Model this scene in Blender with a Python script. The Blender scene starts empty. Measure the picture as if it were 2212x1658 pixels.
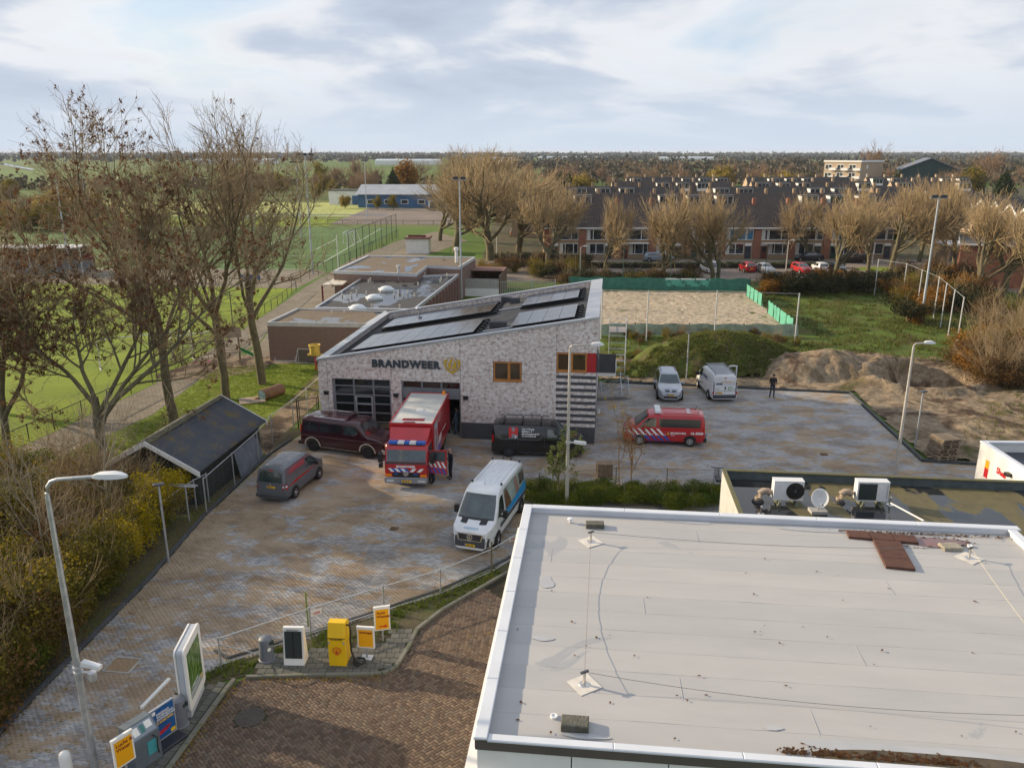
import bpy, bmesh, math, random
import numpy as np
from mathutils import Vector, Matrix
from mathutils.bvhtree import BVHTree
R = math.radians
scene = bpy.context.scene
COL = scene.collection
CAM_H = 17.4; PITCH = R(16.16); FPX = 1728.0; CXP = 1106.0; CYP = 829.0   # focal length and centre in 2212 px wide photo units
cam_d = bpy.data.cameras.new('camera'); cam = bpy.data.objects.new('camera', cam_d); COL.objects.link(cam)
cam.location = (0, 0, CAM_H); cam.rotation_euler = (math.pi/2 - PITCH, 0, 0)
cam_d.sensor_fit = 'HORIZONTAL'; cam_d.sensor_width = 36; cam_d.lens = 36*FPX/2212
cam_d.clip_start = 0.5; cam_d.clip_end = 30000
scene.camera = cam
SUN_EL = 18.5; SUN_AZ = 159.0          # azimuth of the sun counted from +x towards +y
def make_world():
    w = bpy.data.worlds.new('World'); scene.world = w; w.use_nodes = True
    nt = w.node_tree; nt.nodes.clear(); N = nt.nodes.new; L = nt.links.new
    out = N('ShaderNodeOutputWorld'); bg = N('ShaderNodeBackground'); bg.inputs['Strength'].default_value = 0.1
    sky = N('ShaderNodeTexSky'); sky.sky_type = 'NISHITA'; sky.sun_disc = False
    sky.sun_elevation = R(SUN_EL); sky.sun_rotation = R(90 - SUN_AZ); sky.altitude = 20; sky.dust_density = 1.5
    tc = N('ShaderNodeTexCoord'); sep = N('ShaderNodeSeparateXYZ'); L(tc.outputs['Generated'], sep.inputs[0])
    def math_(op, a, b=None, clamp=False):
        m = N('ShaderNodeMath'); m.operation = op; m.use_clamp = clamp
        for i, s in enumerate((a, b)):
            if s is None: continue
            if isinstance(s, (int, float)): m.inputs[i].default_value = s
            else: L(s, m.inputs[i])
        return m.outputs[0]
    z = math_('ADD', math_('MAXIMUM', sep.outputs[2], 0.0), 0.14)
    comb = N('ShaderNodeCombineXYZ')
    L(math_('DIVIDE', sep.outputs[0], z), comb.inputs[0]); L(math_('DIVIDE', sep.outputs[1], z), comb.inputs[1]); comb.inputs[2].default_value = 3.7
    def noise(scale, detail, rough, dist, sc=(1, 1, 1), loc=(0, 0, 0)):
        mp = N('ShaderNodeMapping'); mp.inputs['Scale'].default_value = sc; mp.inputs['Location'].default_value = loc; L(comb.outputs[0], mp.inputs[0])
        n = N('ShaderNodeTexNoise'); n.inputs['Scale'].default_value = scale; n.inputs['Detail'].default_value = detail
        n.inputs['Roughness'].default_value = rough; n.inputs['Distortion'].default_value = dist; L(mp.outputs[0], n.inputs['Vector']); return n.outputs[0]
    big = noise(0.55, 6, 0.48, 0.6, (1.0, 0.8, 1), (6.3, 2.2, 0))
    fine = noise(2.0, 6, 0.55, 0.4, (1.0, 0.8, 1), (9.1, 3.3, 0))
    dens = math_('ADD', math_('MULTIPLY', big, 0.78), math_('MULTIPLY', fine, 0.22))
    ramp = N('ShaderNodeValToRGB'); L(dens, ramp.inputs[0])
    e = ramp.color_ramp.elements
    e[0].position = 0.36; e[0].color = (4.67, 5.53, 6.70, 1)          # thin veil, pale blue
    e[1].position = 0.64; e[1].color = (3.19, 3.66, 4.60, 1)          # shaded cloud base
    for p, c in ((0.43, (5.99, 6.23, 6.62, 1)), (0.475, (5.84, 5.99, 6.31, 1)), (0.53, (4.13, 4.60, 5.45, 1))):
        k = e.new(p); k.color = c
    cover = N('ShaderNodeValToRGB'); L(big, cover.inputs[0]); cover.color_ramp.elements[0].position = 0.30; cover.color_ramp.elements[0].color = (.62,)*3+(1,)
    cover.color_ramp.elements[1].position = 0.46; cover.color_ramp.elements[1].color = (.97,)*3+(1,)
    mix = N('ShaderNodeMixRGB'); L(cover.outputs[0], mix.inputs[0]); L(sky.outputs[0], mix.inputs[1]); L(ramp.outputs[0], mix.inputs[2])
    hz = N('ShaderNodeMapRange'); L(sep.outputs[2], hz.inputs[0]); hz.inputs[1].default_value = 0.0; hz.inputs[2].default_value = 0.11; hz.inputs[3].default_value = 0.93; hz.inputs[4].default_value = 0.0
    hz.interpolation_type = 'SMOOTHSTEP'
    mix2 = N('ShaderNodeMixRGB'); L(hz.outputs[0], mix2.inputs[0]); L(mix.outputs[0], mix2.inputs[1]); mix2.inputs[2].default_value = (4.6, 5.2, 6.05, 1)
    L(mix2.outputs[0], bg.inputs[0]); L(bg.outputs[0], out.inputs[0])
make_world()
sun_d = bpy.data.lights.new('sun', 'SUN'); sun_d.energy = 5.0; sun_d.angle = R(0.8); sun_d.color = (1.0, 0.80, 0.54)
sun = bpy.data.objects.new('sun', sun_d); COL.objects.link(sun)
_sd = Vector((math.cos(R(SUN_EL))*math.cos(R(SUN_AZ)), math.cos(R(SUN_EL))*math.sin(R(SUN_AZ)), math.sin(R(SUN_EL))))
sun.rotation_euler = _sd.to_track_quat('Z', 'Y').to_euler(); sun.location = (-60, 20, 60)
vs = scene.view_settings
vs.view_transform = 'Standard'; vs.look = 'None'; vs.exposure = 0.52; vs.gamma = 1.0; vs.use_curve_mapping = False
scene.cycles.max_bounces = 6; scene.cycles.diffuse_bounces = 3; scene.cycles.glossy_bounces = 3; scene.cycles.transmission_bounces = 4; scene.cycles.transparent_max_bounces = 8

def px(x, y, z=0.0):
    """photo pixel (2212 px wide units) -> point of the horizontal plane at height z"""
    dx = (x-CXP)/FPX; dy = -(y-CYP)/FPX
    d = (dx, math.cos(PITCH)+dy*math.sin(PITCH), -math.sin(PITCH)+dy*math.cos(PITCH))
    t = (z-CAM_H)/d[2]
    return Vector((d[0]*t, d[1]*t, z))
def ztop(yb, yt, zb=0.0):
    """height of a point straight above the base seen at row yb, itself seen at row yt"""
    return CAM_H - px(CXP, yb, zb).y*math.tan(math.atan((yt-CYP)/FPX)+PITCH)
SITE = R(-7)                      # the fire station and its yard are turned 7 degrees
def tag(o, label=None, cat=None, group=None, kind=None):
    if label: o['label'] = label
    if cat: o['category'] = cat
    if group: o['group'] = group
    if kind: o['kind'] = kind
    return o
def root(name, loc, rz, label, cat, group=None):
    o = bpy.data.objects.new(name, None); COL.objects.link(o); o.empty_display_size = .2
    o.location = loc; o.rotation_euler = (0, 0, rz)
    return tag(o, label, cat, group)
def link(name, me, parent=None, loc=None, rot=None):
    o = bpy.data.objects.new(name, me); COL.objects.link(o)
    if parent: o.parent = parent
    if loc is not None: o.location = loc
    if rot is not None: o.rotation_euler = rot
    return o
def copy_tree(o, parent=None):
    c = o.copy(); COL.objects.link(c); c.parent = parent
    for ch in list(o.children): copy_tree(ch, c)
    return c
def fast(name, V, F, mats, smooth=False, mi=None):
    """mesh from numpy vertices (n,3) and equal sided faces (m,k)"""
    V = np.asarray(V, np.float32).reshape(-1, 3); F = np.asarray(F, np.int32)
    me = bpy.data.meshes.new(name); m, k = F.shape
    me.vertices.add(len(V)); me.vertices.foreach_set('co', V.ravel())
    me.loops.add(m*k); me.loops.foreach_set('vertex_index', F.ravel())
    me.polygons.add(m); me.polygons.foreach_set('loop_start', np.arange(0, m*k, k, dtype=np.int32))
    if smooth: me.polygons.foreach_set('use_smooth', np.ones(m, bool))
    for x in (mats if isinstance(mats, (list, tuple)) else [mats]): me.materials.append(x)
    if mi is not None: me.polygons.foreach_set('material_index', np.asarray(mi, np.int32))
    me.update(calc_edges=True); return me
def rotz(a): return Matrix.Rotation(a, 4, 'Z')
class MB:
    """collects simple shapes; build() links them as ONE mesh object"""
    def __init__(s): s.v = []; s.f = []; s.m = []
    def add(s, vs, fs, mi=0):
        b = len(s.v); s.v += [tuple(p) for p in vs]; s.f += [tuple(i+b for i in f) for f in fs]; s.m += [mi]*len(fs); return s
    def box(s, x0, x1, y0, y1, z0, z1, mi=0, M=None):
        p = [Vector(q) for q in ((x0,y0,z0),(x1,y0,z0),(x1,y1,z0),(x0,y1,z0),(x0,y0,z1),(x1,y0,z1),(x1,y1,z1),(x0,y1,z1))]
        if M is not None: p = [M @ q for q in p]
        return s.add(p, [(3,2,1,0),(4,5,6,7),(0,1,5,4),(1,2,6,5),(2,3,7,6),(3,0,4,7)], mi)
    def cbox(s, c, d, rz=0, mi=0):
        M = Matrix.Translation(c) @ rotz(rz); return s.box(-d[0]/2, d[0]/2, -d[1]/2, d[1]/2, -d[2]/2, d[2]/2, mi, M)
    def bev(s, x0, x1, y0, y1, z0, z1, b, mi=0, M=None):
        """box whose upper edges are chamfered"""
        p = [(x0,y0,z0),(x1,y0,z0),(x1,y1,z0),(x0,y1,z0),(x0,y0,z1-b),(x1,y0,z1-b),(x1,y1,z1-b),(x0,y1,z1-b),(x0+b,y0+b,z1),(x1-b,y0+b,z1),(x1-b,y1-b,z1),(x0+b,y1-b,z1)]
        if M is not None: p = [M @ Vector(q) for q in p]
        return s.add(p, [(3,2,1,0),(0,1,5,4),(1,2,6,5),(2,3,7,6),(3,0,4,7),(4,5,9,8),(5,6,10,9),(6,7,11,10),(7,4,8,11),(8,9,10,11)], mi)
    def prism(s, poly, z0, z1, mi=0):
        n = len(poly); p = [(q[0], q[1], z0) for q in poly]+[(q[0], q[1], z1) for q in poly]
        return s.add(p, [tuple(range(n-1, -1, -1)), tuple(range(n, 2*n))]+[(i, (i+1) % n, n+(i+1) % n, n+i) for i in range(n)], mi)
    def extr(s, poly, a, b, axis='y', mi=0):
        """polygon in the plane across axis, extruded from a to b (y: poly is x,z   x: poly is y,z)"""
        n = len(poly)
        f = (lambda q, t: (q[0], t, q[1])) if axis == 'y' else (lambda q, t: (t, q[0], q[1]))
        p = [f(q, a) for q in poly]+[f(q, b) for q in poly]
        return s.add(p, [tuple(range(n)), tuple(range(2*n-1, n-1, -1))]+[(i, n+i, n+(i+1) % n, (i+1) % n) for i in range(n)], mi)
    def tube(s, pts, r, n=6, mi=0, cap=True):
        pts = [Vector(p) for p in pts]; rs = r if isinstance(r, (list, tuple)) else [r]*len(pts); vs = []; fs = []
        for i, p in enumerate(pts):
            t = (pts[min(i+1, len(pts)-1)]-pts[max(i-1, 0)]).normalized()
            a = t.cross(Vector((0,0,1)) if abs(t.z) < .9 else Vector((1,0,0))).normalized(); b = t.cross(a)
            vs += [p+(a*math.cos(2*math.pi*k/n)+b*math.sin(2*math.pi*k/n))*rs[i] for k in range(n)]
        for i in range(len(pts)-1):
            fs += [(i*n+k, i*n+(k+1) % n, (i+1)*n+(k+1) % n, (i+1)*n+k) for k in range(n)]
        if cap: fs += [tuple(range(n-1, -1, -1)), tuple(range((len(pts)-1)*n, len(pts)*n))]
        return s.add(vs, fs, mi)
    def lathe(s, prof, n=16, mi=0, M=None):
        """prof: (radius, z) list turned round the z axis"""
        vs = []; fs = []
        for r, z in prof: vs += [Vector((r*math.cos(2*math.pi*k/n), r*math.sin(2*math.pi*k/n), z)) for k in range(n)]
        if M is not None: vs = [M @ q for q in vs]
        for i in range(len(prof)-1): fs += [(i*n+k, i*n+(k+1) % n, (i+1)*n+(k+1) % n, (i+1)*n+k) for k in range(n)]
        fs += [tuple(range(n-1, -1, -1)), tuple(range((len(prof)-1)*n, len(prof)*n))]
        return s.add(vs, fs, mi)
    def data(s, name, mats, smooth=None):
        me = bpy.data.meshes.new(name); me.from_pydata(s.v, [], s.f)
        for x in (mats if isinstance(mats, (list, tuple)) else [mats]): me.materials.append(x)
        me.polygons.foreach_set('material_index', s.m)
        bm = bmesh.new(); bm.from_mesh(me); bmesh.ops.recalc_face_normals(bm, faces=bm.faces); bm.to_mesh(me); bm.free()
        if smooth is not None:
            me.polygons.foreach_set('use_smooth', [True]*len(me.polygons)); me.set_sharp_from_angle(angle=R(smooth))
        me.update(); return me
    def build(s, name, mats, parent=None, loc=None, rot=None, smooth=None):
        return link(name, s.data(name, mats, smooth), parent, loc, rot)
def inside(poly, X, Y):
    X = np.asarray(X); Y = np.asarray(Y); r = np.zeros(X.shape, bool); n = len(poly)
    for i in range(n):
        x0, y0 = poly[i][:2]; x1, y1 = poly[(i+1) % n][:2]
        if y0 == y1: continue
        r ^= ((y0 > Y) != (y1 > Y)) & (X < (x1-x0)*(Y-y0)/(y1-y0)+x0)
    return r
MATS = {}
def mat(name, col, rough=.6, var=.12, scale=2.0, metal=0.0, bump=0.0, bscale=20.0, col2=None, spec=.5, rnd=0.0, detail=4, thr=None, emit=None, coat=0.0):
    """procedural material: noise drifts the colour (towards col2 if given), a finer noise makes relief, rnd varies it from copy to copy"""
    if name in MATS: return MATS[name]
    m = bpy.data.materials.new(name); m.use_nodes = True; nt = m.node_tree; N = nt.nodes.new; L = nt.links.new
    b = nt.nodes['Principled BSDF']; b.inputs['Roughness'].default_value = rough; b.inputs['Metallic'].default_value = metal
    b.inputs['Specular IOR Level'].default_value = spec; b.inputs['Coat Weight'].default_value = coat; b.inputs['Coat Roughness'].default_value = .05
    tc = N('ShaderNodeTexCoord'); n = N('ShaderNodeTexNoise'); n.inputs['Scale'].default_value = scale; n.inputs['Detail'].default_value = detail
    L(tc.outputs['Object'], n.inputs['Vector'])
    rp = N('ShaderNodeValToRGB'); L(n.outputs[0], rp.inputs[0]); e = rp.color_ramp.elements
    a, c = thr if thr else (.3, .7)
    e[0].position = a; e[1].position = c
    if col2 is None:
        e[0].color = (*[x*(1-var) for x in col], 1); e[1].color = (*[min(1, x*(1+var)) for x in col], 1)
    else: e[0].color = (*col, 1); e[1].color = (*col2, 1)
    last = rp.outputs[0]
    if rnd:
        oi = N('ShaderNodeObjectInfo'); mr = N('ShaderNodeMapRange'); L(oi.outputs['Random'], mr.inputs[0]); mr.inputs[3].default_value = 1-rnd; mr.inputs[4].default_value = 1+rnd
        hs = N('ShaderNodeHueSaturation'); L(mr.outputs[0], hs.inputs['Value']); L(last, hs.inputs['Color']); last = hs.outputs[0]
    L(last, b.inputs['Base Color'])
    if bump:
        n2 = N('ShaderNodeTexNoise'); n2.inputs['Scale'].default_value = bscale; n2.inputs['Detail'].default_value = 5; L(tc.outputs['Object'], n2.inputs['Vector'])
        bp = N('ShaderNodeBump'); bp.inputs['Strength'].default_value = bump; bp.inputs['Distance'].default_value = .05; L(n2.outputs[0], bp.inputs['Height']); L(bp.outputs[0], b.inputs['Normal'])
    if emit: b.inputs['Emission Color'].default_value = (*emit, 1); b.inputs['Emission Strength'].default_value = 1
    MATS[name] = m; return m
def nodes_mat(name):
    m = bpy.data.materials.new(name); m.use_nodes = True; MATS[name] = m
    nt = m.node_tree; return m, nt, nt.nodes.new, nt.links.new, nt.nodes['Principled BSDF']
def ramp(N, L, src, stops):
    r = N('ShaderNodeValToRGB'); L(src, r.inputs[0]); e = r.color_ramp.elements
    e[0].position, e[0].color = stops[0][0], (*stops[0][1], 1); e[1].position, e[1].color = stops[-1][0], (*stops[-1][1], 1)
    for p, c in stops[1:-1]: k = e.new(p); k.color = (*c, 1)
    return r.outputs[0]
def nz(N, L, vec, scale, detail=4, rough=.5, dist=0.0):
    n = N('ShaderNodeTexNoise'); n.inputs['Scale'].default_value = scale; n.inputs['Detail'].default_value = detail; n.inputs['Roughness'].default_value = rough; n.inputs['Distortion'].default_value = dist
    L(vec, n.inputs['Vector']); return n.outputs[0]
def mixc(N, L, fac, a, b, mode='MIX'):
    m = N('ShaderNodeMixRGB'); m.blend_type = mode
    for i, s in enumerate((fac, a, b)):
        if isinstance(s, (int, float)): m.inputs[i].default_value = s
        elif isinstance(s, tuple): m.inputs[i].default_value = (*s, 1)
        else: L(s, m.inputs[i])
    return m.outputs[0]
def bumpn(N, L, b, h, strength, dist=.02):
    bp = N('ShaderNodeBump'); bp.inputs['Strength'].default_value = strength; bp.inputs['Distance'].default_value = dist; L(h, bp.inputs['Height']); L(bp.outputs[0], b.inputs['Normal'])
def leaf_mat(name, stops, scale=.6, rough=.6, trans=.35):
    """leaf colours drift through the stops from clump to clump, and a little light passes through"""
    m, nt, N, L, b = nodes_mat(name)
    tc = N('ShaderNodeTexCoord'); oi = N('ShaderNodeObjectInfo'); ad = N('ShaderNodeVectorMath'); ad.operation = 'MULTIPLY_ADD'
    cb = N('ShaderNodeCombineXYZ'); L(oi.outputs['Random'], cb.inputs[0]); L(oi.outputs['Random'], cb.inputs[1])
    L(cb.outputs[0], ad.inputs[0]); ad.inputs[1].default_value = (40, 23, 0); L(tc.outputs['Object'], ad.inputs[2])
    n1 = nz(N, L, ad.outputs[0], scale, 3); n2 = nz(N, L, ad.outputs[0], scale*9, 2)
    mm = N('ShaderNodeMath'); mm.operation = 'MULTIPLY_ADD'; L(n2, mm.inputs[0]); mm.inputs[1].default_value = .55; L(n1, mm.inputs[2])
    m2 = N('ShaderNodeMath'); m2.operation = 'MULTIPLY'; L(mm.outputs[0], m2.inputs[0]); m2.inputs[1].default_value = .645
    c = ramp(N, L, m2.outputs[0], stops); L(c, b.inputs['Base Color']); b.inputs['Roughness'].default_value = rough; b.inputs['Specular IOR Level'].default_value = .2
    tr = N('ShaderNodeBsdfTranslucent'); L(c, tr.inputs[0]); ms = N('ShaderNodeMixShader'); ms.inputs[0].default_value = trans
    L(b.outputs[0], ms.inputs[1]); L(tr.outputs[0], ms.inputs[2]); L(ms.outputs[0], nt.nodes['Material Output'].inputs[0]); return m
def brick_mat(name, c1, c2, mortar, bw, bh, patch=None, patch_amt=.5, ms=.008, rough=.85, bias=0.0, ps=.9):
    """bricks laid in the plane of any upright wall: (x+y, z) of the object"""
    m, nt, N, L, b = nodes_mat(name)
    tc = N('ShaderNodeTexCoord'); s = N('ShaderNodeSeparateXYZ'); L(tc.outputs['Object'], s.inputs[0])
    a = N('ShaderNodeMath'); a.operation = 'ADD'; L(s.outputs[0], a.inputs[0]); L(s.outputs[1], a.inputs[1])
    v = N('ShaderNodeCombineXYZ'); L(a.outputs[0], v.inputs[0]); L(s.outputs[2], v.inputs[1])
    t = N('ShaderNodeTexBrick'); L(v.outputs[0], t.inputs['Vector']); t.inputs['Scale'].default_value = 1; t.inputs['Brick Width'].default_value = bw; t.inputs['Row Height'].default_value = bh
    t.inputs['Mortar Size'].default_value = ms; t.inputs['Bias'].default_value = bias; t.inputs['Mortar Smooth'].default_value = .2
    t.inputs['Color1'].default_value = (*c1, 1); t.inputs['Color2'].default_value = (*c2, 1); t.inputs['Mortar'].default_value = (*mortar, 1)
    c = t.outputs['Color']
    if patch:
        n = nz(N, L, v.outputs[0], ps, 8, .75); f = ramp(N, L, n, [(.48, (0,0,0)), (.62, (patch_amt,)*3)]); c = mixc(N, L, f, c, patch)
    n3 = nz(N, L, v.outputs[0], .25, 3); c = mixc(N, L, .35, c, ramp(N, L, n3, [(.3, (.75,.75,.75)), (.7, (1,1,1))]), 'MULTIPLY')
    L(c, b.inputs['Base Color']); b.inputs['Roughness'].default_value = rough; b.inputs['Specular IOR Level'].default_value = .25
    bumpn(N, L, b, t.outputs['Fac'], -.5, .01); return m
WHITE = mat('white_paint', (.72,.72,.70), .45, .06, 1.2)
WHITE_D = mat('white_plastic', (.66,.67,.68), .4, .08, 3)
BLACK = mat('black_plastic', (.015,.015,.017), .45, .3, 8)
DGREY = mat('dark_grey', (.05,.055,.065), .5, .2, 3)
GALV = mat('galvanised_steel', (.42,.44,.46), .45, .18, 6, metal=.55)
ALU = mat('aluminium', (.55,.57,.60), .35, .1, 4, metal=.6)
GLASS = mat('dark_window_glass', (.012,.016,.018), .06, .3, .8, spec=.8); GLASS.node_tree.nodes['Principled BSDF'].inputs['IOR'].default_value = 1.7
GLASS_B = mat('house_window_glass', (.03,.04,.05), .07, .6, .7, spec=.8, rnd=.5)
RUBBER = mat('tyre_rubber', (.012,.012,.013), .8, .3, 10)
WOOD_G = mat('weathered_wood', (.20,.16,.12), .85, .3, 5, bump=.3, rnd=.15)
CONC = mat('concrete', (.34,.33,.31), .85, .15, 3, bump=.25, bscale=40, rnd=.08)
KERB_D = mat('dark_kerb', (.055,.058,.064), .75, .25, 4, bump=.2, rnd=.1)
_TX = {}
def text_geo(s, size, bold=.0, space=1.0):
    """flat lettering as (vertices in x,y ; triangles/ngons), start at x = 0"""
    k = (s, size, bold, space)
    if k in _TX: return _TX[k]
    cu = bpy.data.curves.new('t', 'FONT'); cu.body = s; cu.size = size; cu.offset = bold; cu.space_character = space; cu.resolution_u = 3
    o = bpy.data.objects.new('t', cu); me = bpy.data.meshes.new_from_object(o)
    V = [tuple(v.co) for v in me.vertices]; Fc = [tuple(p.vertices) for p in me.polygons]
    bpy.data.objects.remove(o); bpy.data.curves.remove(cu); bpy.data.meshes.remove(me)
    _TX[k] = (V, Fc); return V, Fc
def text_part(s, size, material, parent, M, bold=.0, depth=.004, name='lettering', align='L', space=1.0, each=False):
    """lettering laid on a surface by M (x along the line, y up the letters, z out of the surface)"""
    V, Fc = text_geo(s, size, bold, space)
    if not V: return
    xs = [v[0] for v in V]; w = max(xs); dx = {'L': 0, 'C': -w/2, 'R': -w}[align]
    def make(V, Fc):
        mb = MB(); n = len(V); P = [M @ Vector((v[0]+dx, v[1], 0)) for v in V]+[M @ Vector((v[0]+dx, v[1], depth)) for v in V]
        edge = {}
        for f in Fc:
            for i in range(len(f)):
                a, b = f[i], f[(i+1) % len(f)]; edge[(a, b)] = edge.get((a, b), 0)+1
        side = [(a, b, b+n, a+n) for (a, b) in edge if (b, a) not in edge]
        mb.add(P, [tuple(i+n for i in f) for f in Fc]+side); return mb.build(name, material, parent)
    if not each: return make(V, Fc)
    par = list(range(len(V)))
    def fd(i):
        while par[i] != i: par[i] = par[par[i]]; i = par[i]
        return i
    for f in Fc:
        for i in f[1:]: par[fd(i)] = fd(f[0])
    isl = {}
    for f in Fc: isl.setdefault(fd(f[0]), []).append(f)
    for fs in isl.values():
        ids = sorted({i for f in fs for i in f}); mp = {i: k for k, i in enumerate(ids)}
        make([V[i] for i in ids], [tuple(mp[i] for i in f) for f in fs])
def basis(o, x, y):
    x = Vector(x).normalized(); y = Vector(y).normalized(); z = x.cross(y)
    return Matrix(((x.x, y.x, z.x, o[0]), (x.y, y.y, z.y, o[1]), (x.z, y.z, z.z, o[2]), (0,0,0,1)))
def geo_pos(N): return N('ShaderNodeNewGeometry')
def ground_mat(name, build):
    m, nt, N, L, b = nodes_mat(name); g = geo_pos(N); b.inputs['Roughness'].default_value = .9; b.inputs['Specular IOR Level'].default_value = .2
    build(N, L, b, g.outputs['Position'], g); return m
def m_country(N, L, b, P, g):
    mp = N('ShaderNodeMapping'); mp.inputs['Rotation'].default_value = (0, 0, .35); mp.inputs['Scale'].default_value = (.004, .0075, 1); L(P, mp.inputs[0])
    vo = N('ShaderNodeTexVoronoi'); vo.distance = 'CHEBYCHEV'; vo.inputs['Scale'].default_value = 1; L(mp.outputs[0], vo.inputs['Vector'])
    s = N('ShaderNodeSeparateColor'); L(vo.outputs['Color'], s.inputs[0])
    c = ramp(N, L, s.outputs[0], [(.0, (.075,.125,.022)), (.4, (.10,.17,.03)), (.7, (.085,.14,.03)), (1., (.13,.15,.05))])
    n = nz(N, L, P, .05, 6, .6); c = mixc(N, L, .5, c, ramp(N, L, n, [(.35, (.6,.6,.6)), (.65, (1.25,1.2,1.1))]), 'MULTIPLY')
    L(c, b.inputs['Base Color'])
def m_soil(N, L, b, P, g):
    n = nz(N, L, P, .35, 7, .65); c = ramp(N, L, n, [(.35, (.06,.05,.033)), (.5, (.10,.085,.05)), (.62, (.08,.09,.03))])
    L(c, b.inputs['Base Color']); bumpn(N, L, b, nz(N, L, P, 6, 6, .7), .8, .06)
def m_lawn(N, L, b, P, g):
    n = nz(N, L, P, .3, 6, .6); n2 = nz(N, L, P, 8, 4, .6)
    c = ramp(N, L, n, [(.3, (.12,.155,.018)), (.55, (.17,.225,.025)), (.72, (.155,.16,.035))]); c = mixc(N, L, .5, c, ramp(N, L, n2, [(.3, (.62,.64,.6)), (.7, (1.2,1.2,1.2))]), 'MULTIPLY')
    L(c, b.inputs['Base Color']); bumpn(N, L, b, n2, .7, .05)
def m_pitch(N, L, b, P, g):
    w = N('ShaderNodeTexWave'); w.inputs['Scale'].default_value = .045; w.inputs['Distortion'].default_value = .6; w.inputs['Detail'].default_value = 2
    mp = N('ShaderNodeMapping'); mp.inputs['Rotation'].default_value = (0, 0, R(80)); L(P, mp.inputs[0]); L(mp.outputs[0], w.inputs['Vector'])
    c = ramp(N, L, w.outputs['Fac'], [(.3, (.155,.215,.018)), (.7, (.185,.245,.022))])
    n = nz(N, L, P, .25, 6, .6); c = mixc(N, L, .5, c, ramp(N, L, n, [(.35, (.75,.75,.7)), (.65, (1.15,1.12,1.)),]), 'MULTIPLY')
    n2 = nz(N, L, P, 7, 4, .6); c = mixc(N, L, .4, c, ramp(N, L, n2, [(.3, (.7,.7,.7)), (.7, (1.2,1.2,1.2))]), 'MULTIPLY'); L(c, b.inputs['Base Color']); bumpn(N, L, b, n2, .5, .04)
def m_turf(N, L, b, P, g):
    n = nz(N, L, P, .12, 5, .6); c = ramp(N, L, n, [(.3, (.075,.135,.04)), (.7, (.095,.16,.05))]); L(c, b.inputs['Base Color'])
def m_far_pitch(N, L, b, P, g):
    n = nz(N, L, P, .1, 5, .6); c = ramp(N, L, n, [(.3, (.30,.33,.10)), (.7, (.38,.40,.14))]); L(c, b.inputs['Base Color'])
def m_rough(N, L, b, P, g):
    n = nz(N, L, P, .22, 7, .62, .5); n2 = nz(N, L, P, 3, 5, .6)
    c = ramp(N, L, n, [(.34, (.10,.075,.03)), (.44, (.085,.10,.022)), (.55, (.085,.135,.02)), (.68, (.13,.13,.04))])
    c = mixc(N, L, .5, c, ramp(N, L, n2, [(.3, (.55,.55,.5)), (.7, (1.25,1.25,1.2))]), 'MULTIPLY'); L(c, b.inputs['Base Color']); bumpn(N, L, b, n2, 1., .12)
def m_dirt(N, L, b, P, g):
    n = nz(N, L, P, .28, 8, .65, .6); n2 = nz(N, L, P, 2.5, 6, .7)
    c = ramp(N, L, n, [(.34, (.045,.032,.022)), (.43, (.13,.09,.06)), (.50, (.30,.24,.165)), (.57, (.20,.15,.10)), (.66, (.10,.09,.035)), (.74, (.07,.09,.02))])
    c = mixc(N, L, .55, c, ramp(N, L, n2, [(.35, (.35,.33,.32)), (.65, (1.35,1.3,1.25))]), 'MULTIPLY'); L(c, b.inputs['Base Color']); bumpn(N, L, b, n2, 1., .15)
def m_sand(N, L, b, P, g):
    n = nz(N, L, P, 1.9, 5, .7, .4); n2 = nz(N, L, P, .12, 4)
    c = ramp(N, L, n, [(.34, (.20,.155,.105)), (.5, (.42,.35,.26)), (.66, (.56,.48,.37))]); c = mixc(N, L, .5, c, ramp(N, L, n2, [(.35, (.8,.8,.8)), (.65, (1.1,1.1,1.1))]), 'MULTIPLY')
    L(c, b.inputs['Base Color']); bumpn(N, L, b, n, 1., .25)
def m_street(N, L, b, P, g):
    t = N('ShaderNodeTexBrick'); L(P, t.inputs['Vector']); t.inputs['Scale'].default_value = 1; t.inputs['Brick Width'].default_value = .4; t.inputs['Row Height'].default_value = .2
    for k, c in (('Color1', (.20,.165,.14)), ('Color2', (.26,.22,.19)), ('Mortar', (.14,.12,.10))): t.inputs[k].default_value = (*c, 1)
    n = nz(N, L, P, .15, 6, .6); L(mixc(N, L, .6, t.outputs[0], ramp(N, L, n, [(.3, (.7,.68,.66)), (.7, (1.2,1.2,1.2))]), 'MULTIPLY'), b.inputs['Base Color'])
def m_pathway(N, L, b, P, g):
    t = N('ShaderNodeTexBrick'); L(P, t.inputs['Vector']); t.inputs['Scale'].default_value = 1; t.inputs['Brick Width'].default_value = .3; t.inputs['Row Height'].default_value = .3; t.inputs['Mortar Size'].default_value = .012
    for k, c in (('Color1', (.215,.185,.145)), ('Color2', (.27,.235,.19)), ('Mortar', (.09,.09,.05))): t.inputs[k].default_value = (*c, 1)
    n = nz(N, L, P, .5, 6, .65); L(mixc(N, L, .6, t.outputs[0], ramp(N, L, n, [(.3, (.62,.6,.5)), (.7, (1.15,1.15,1.15))]), 'MULTIPLY'), b.inputs['Base Color'])
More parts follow.
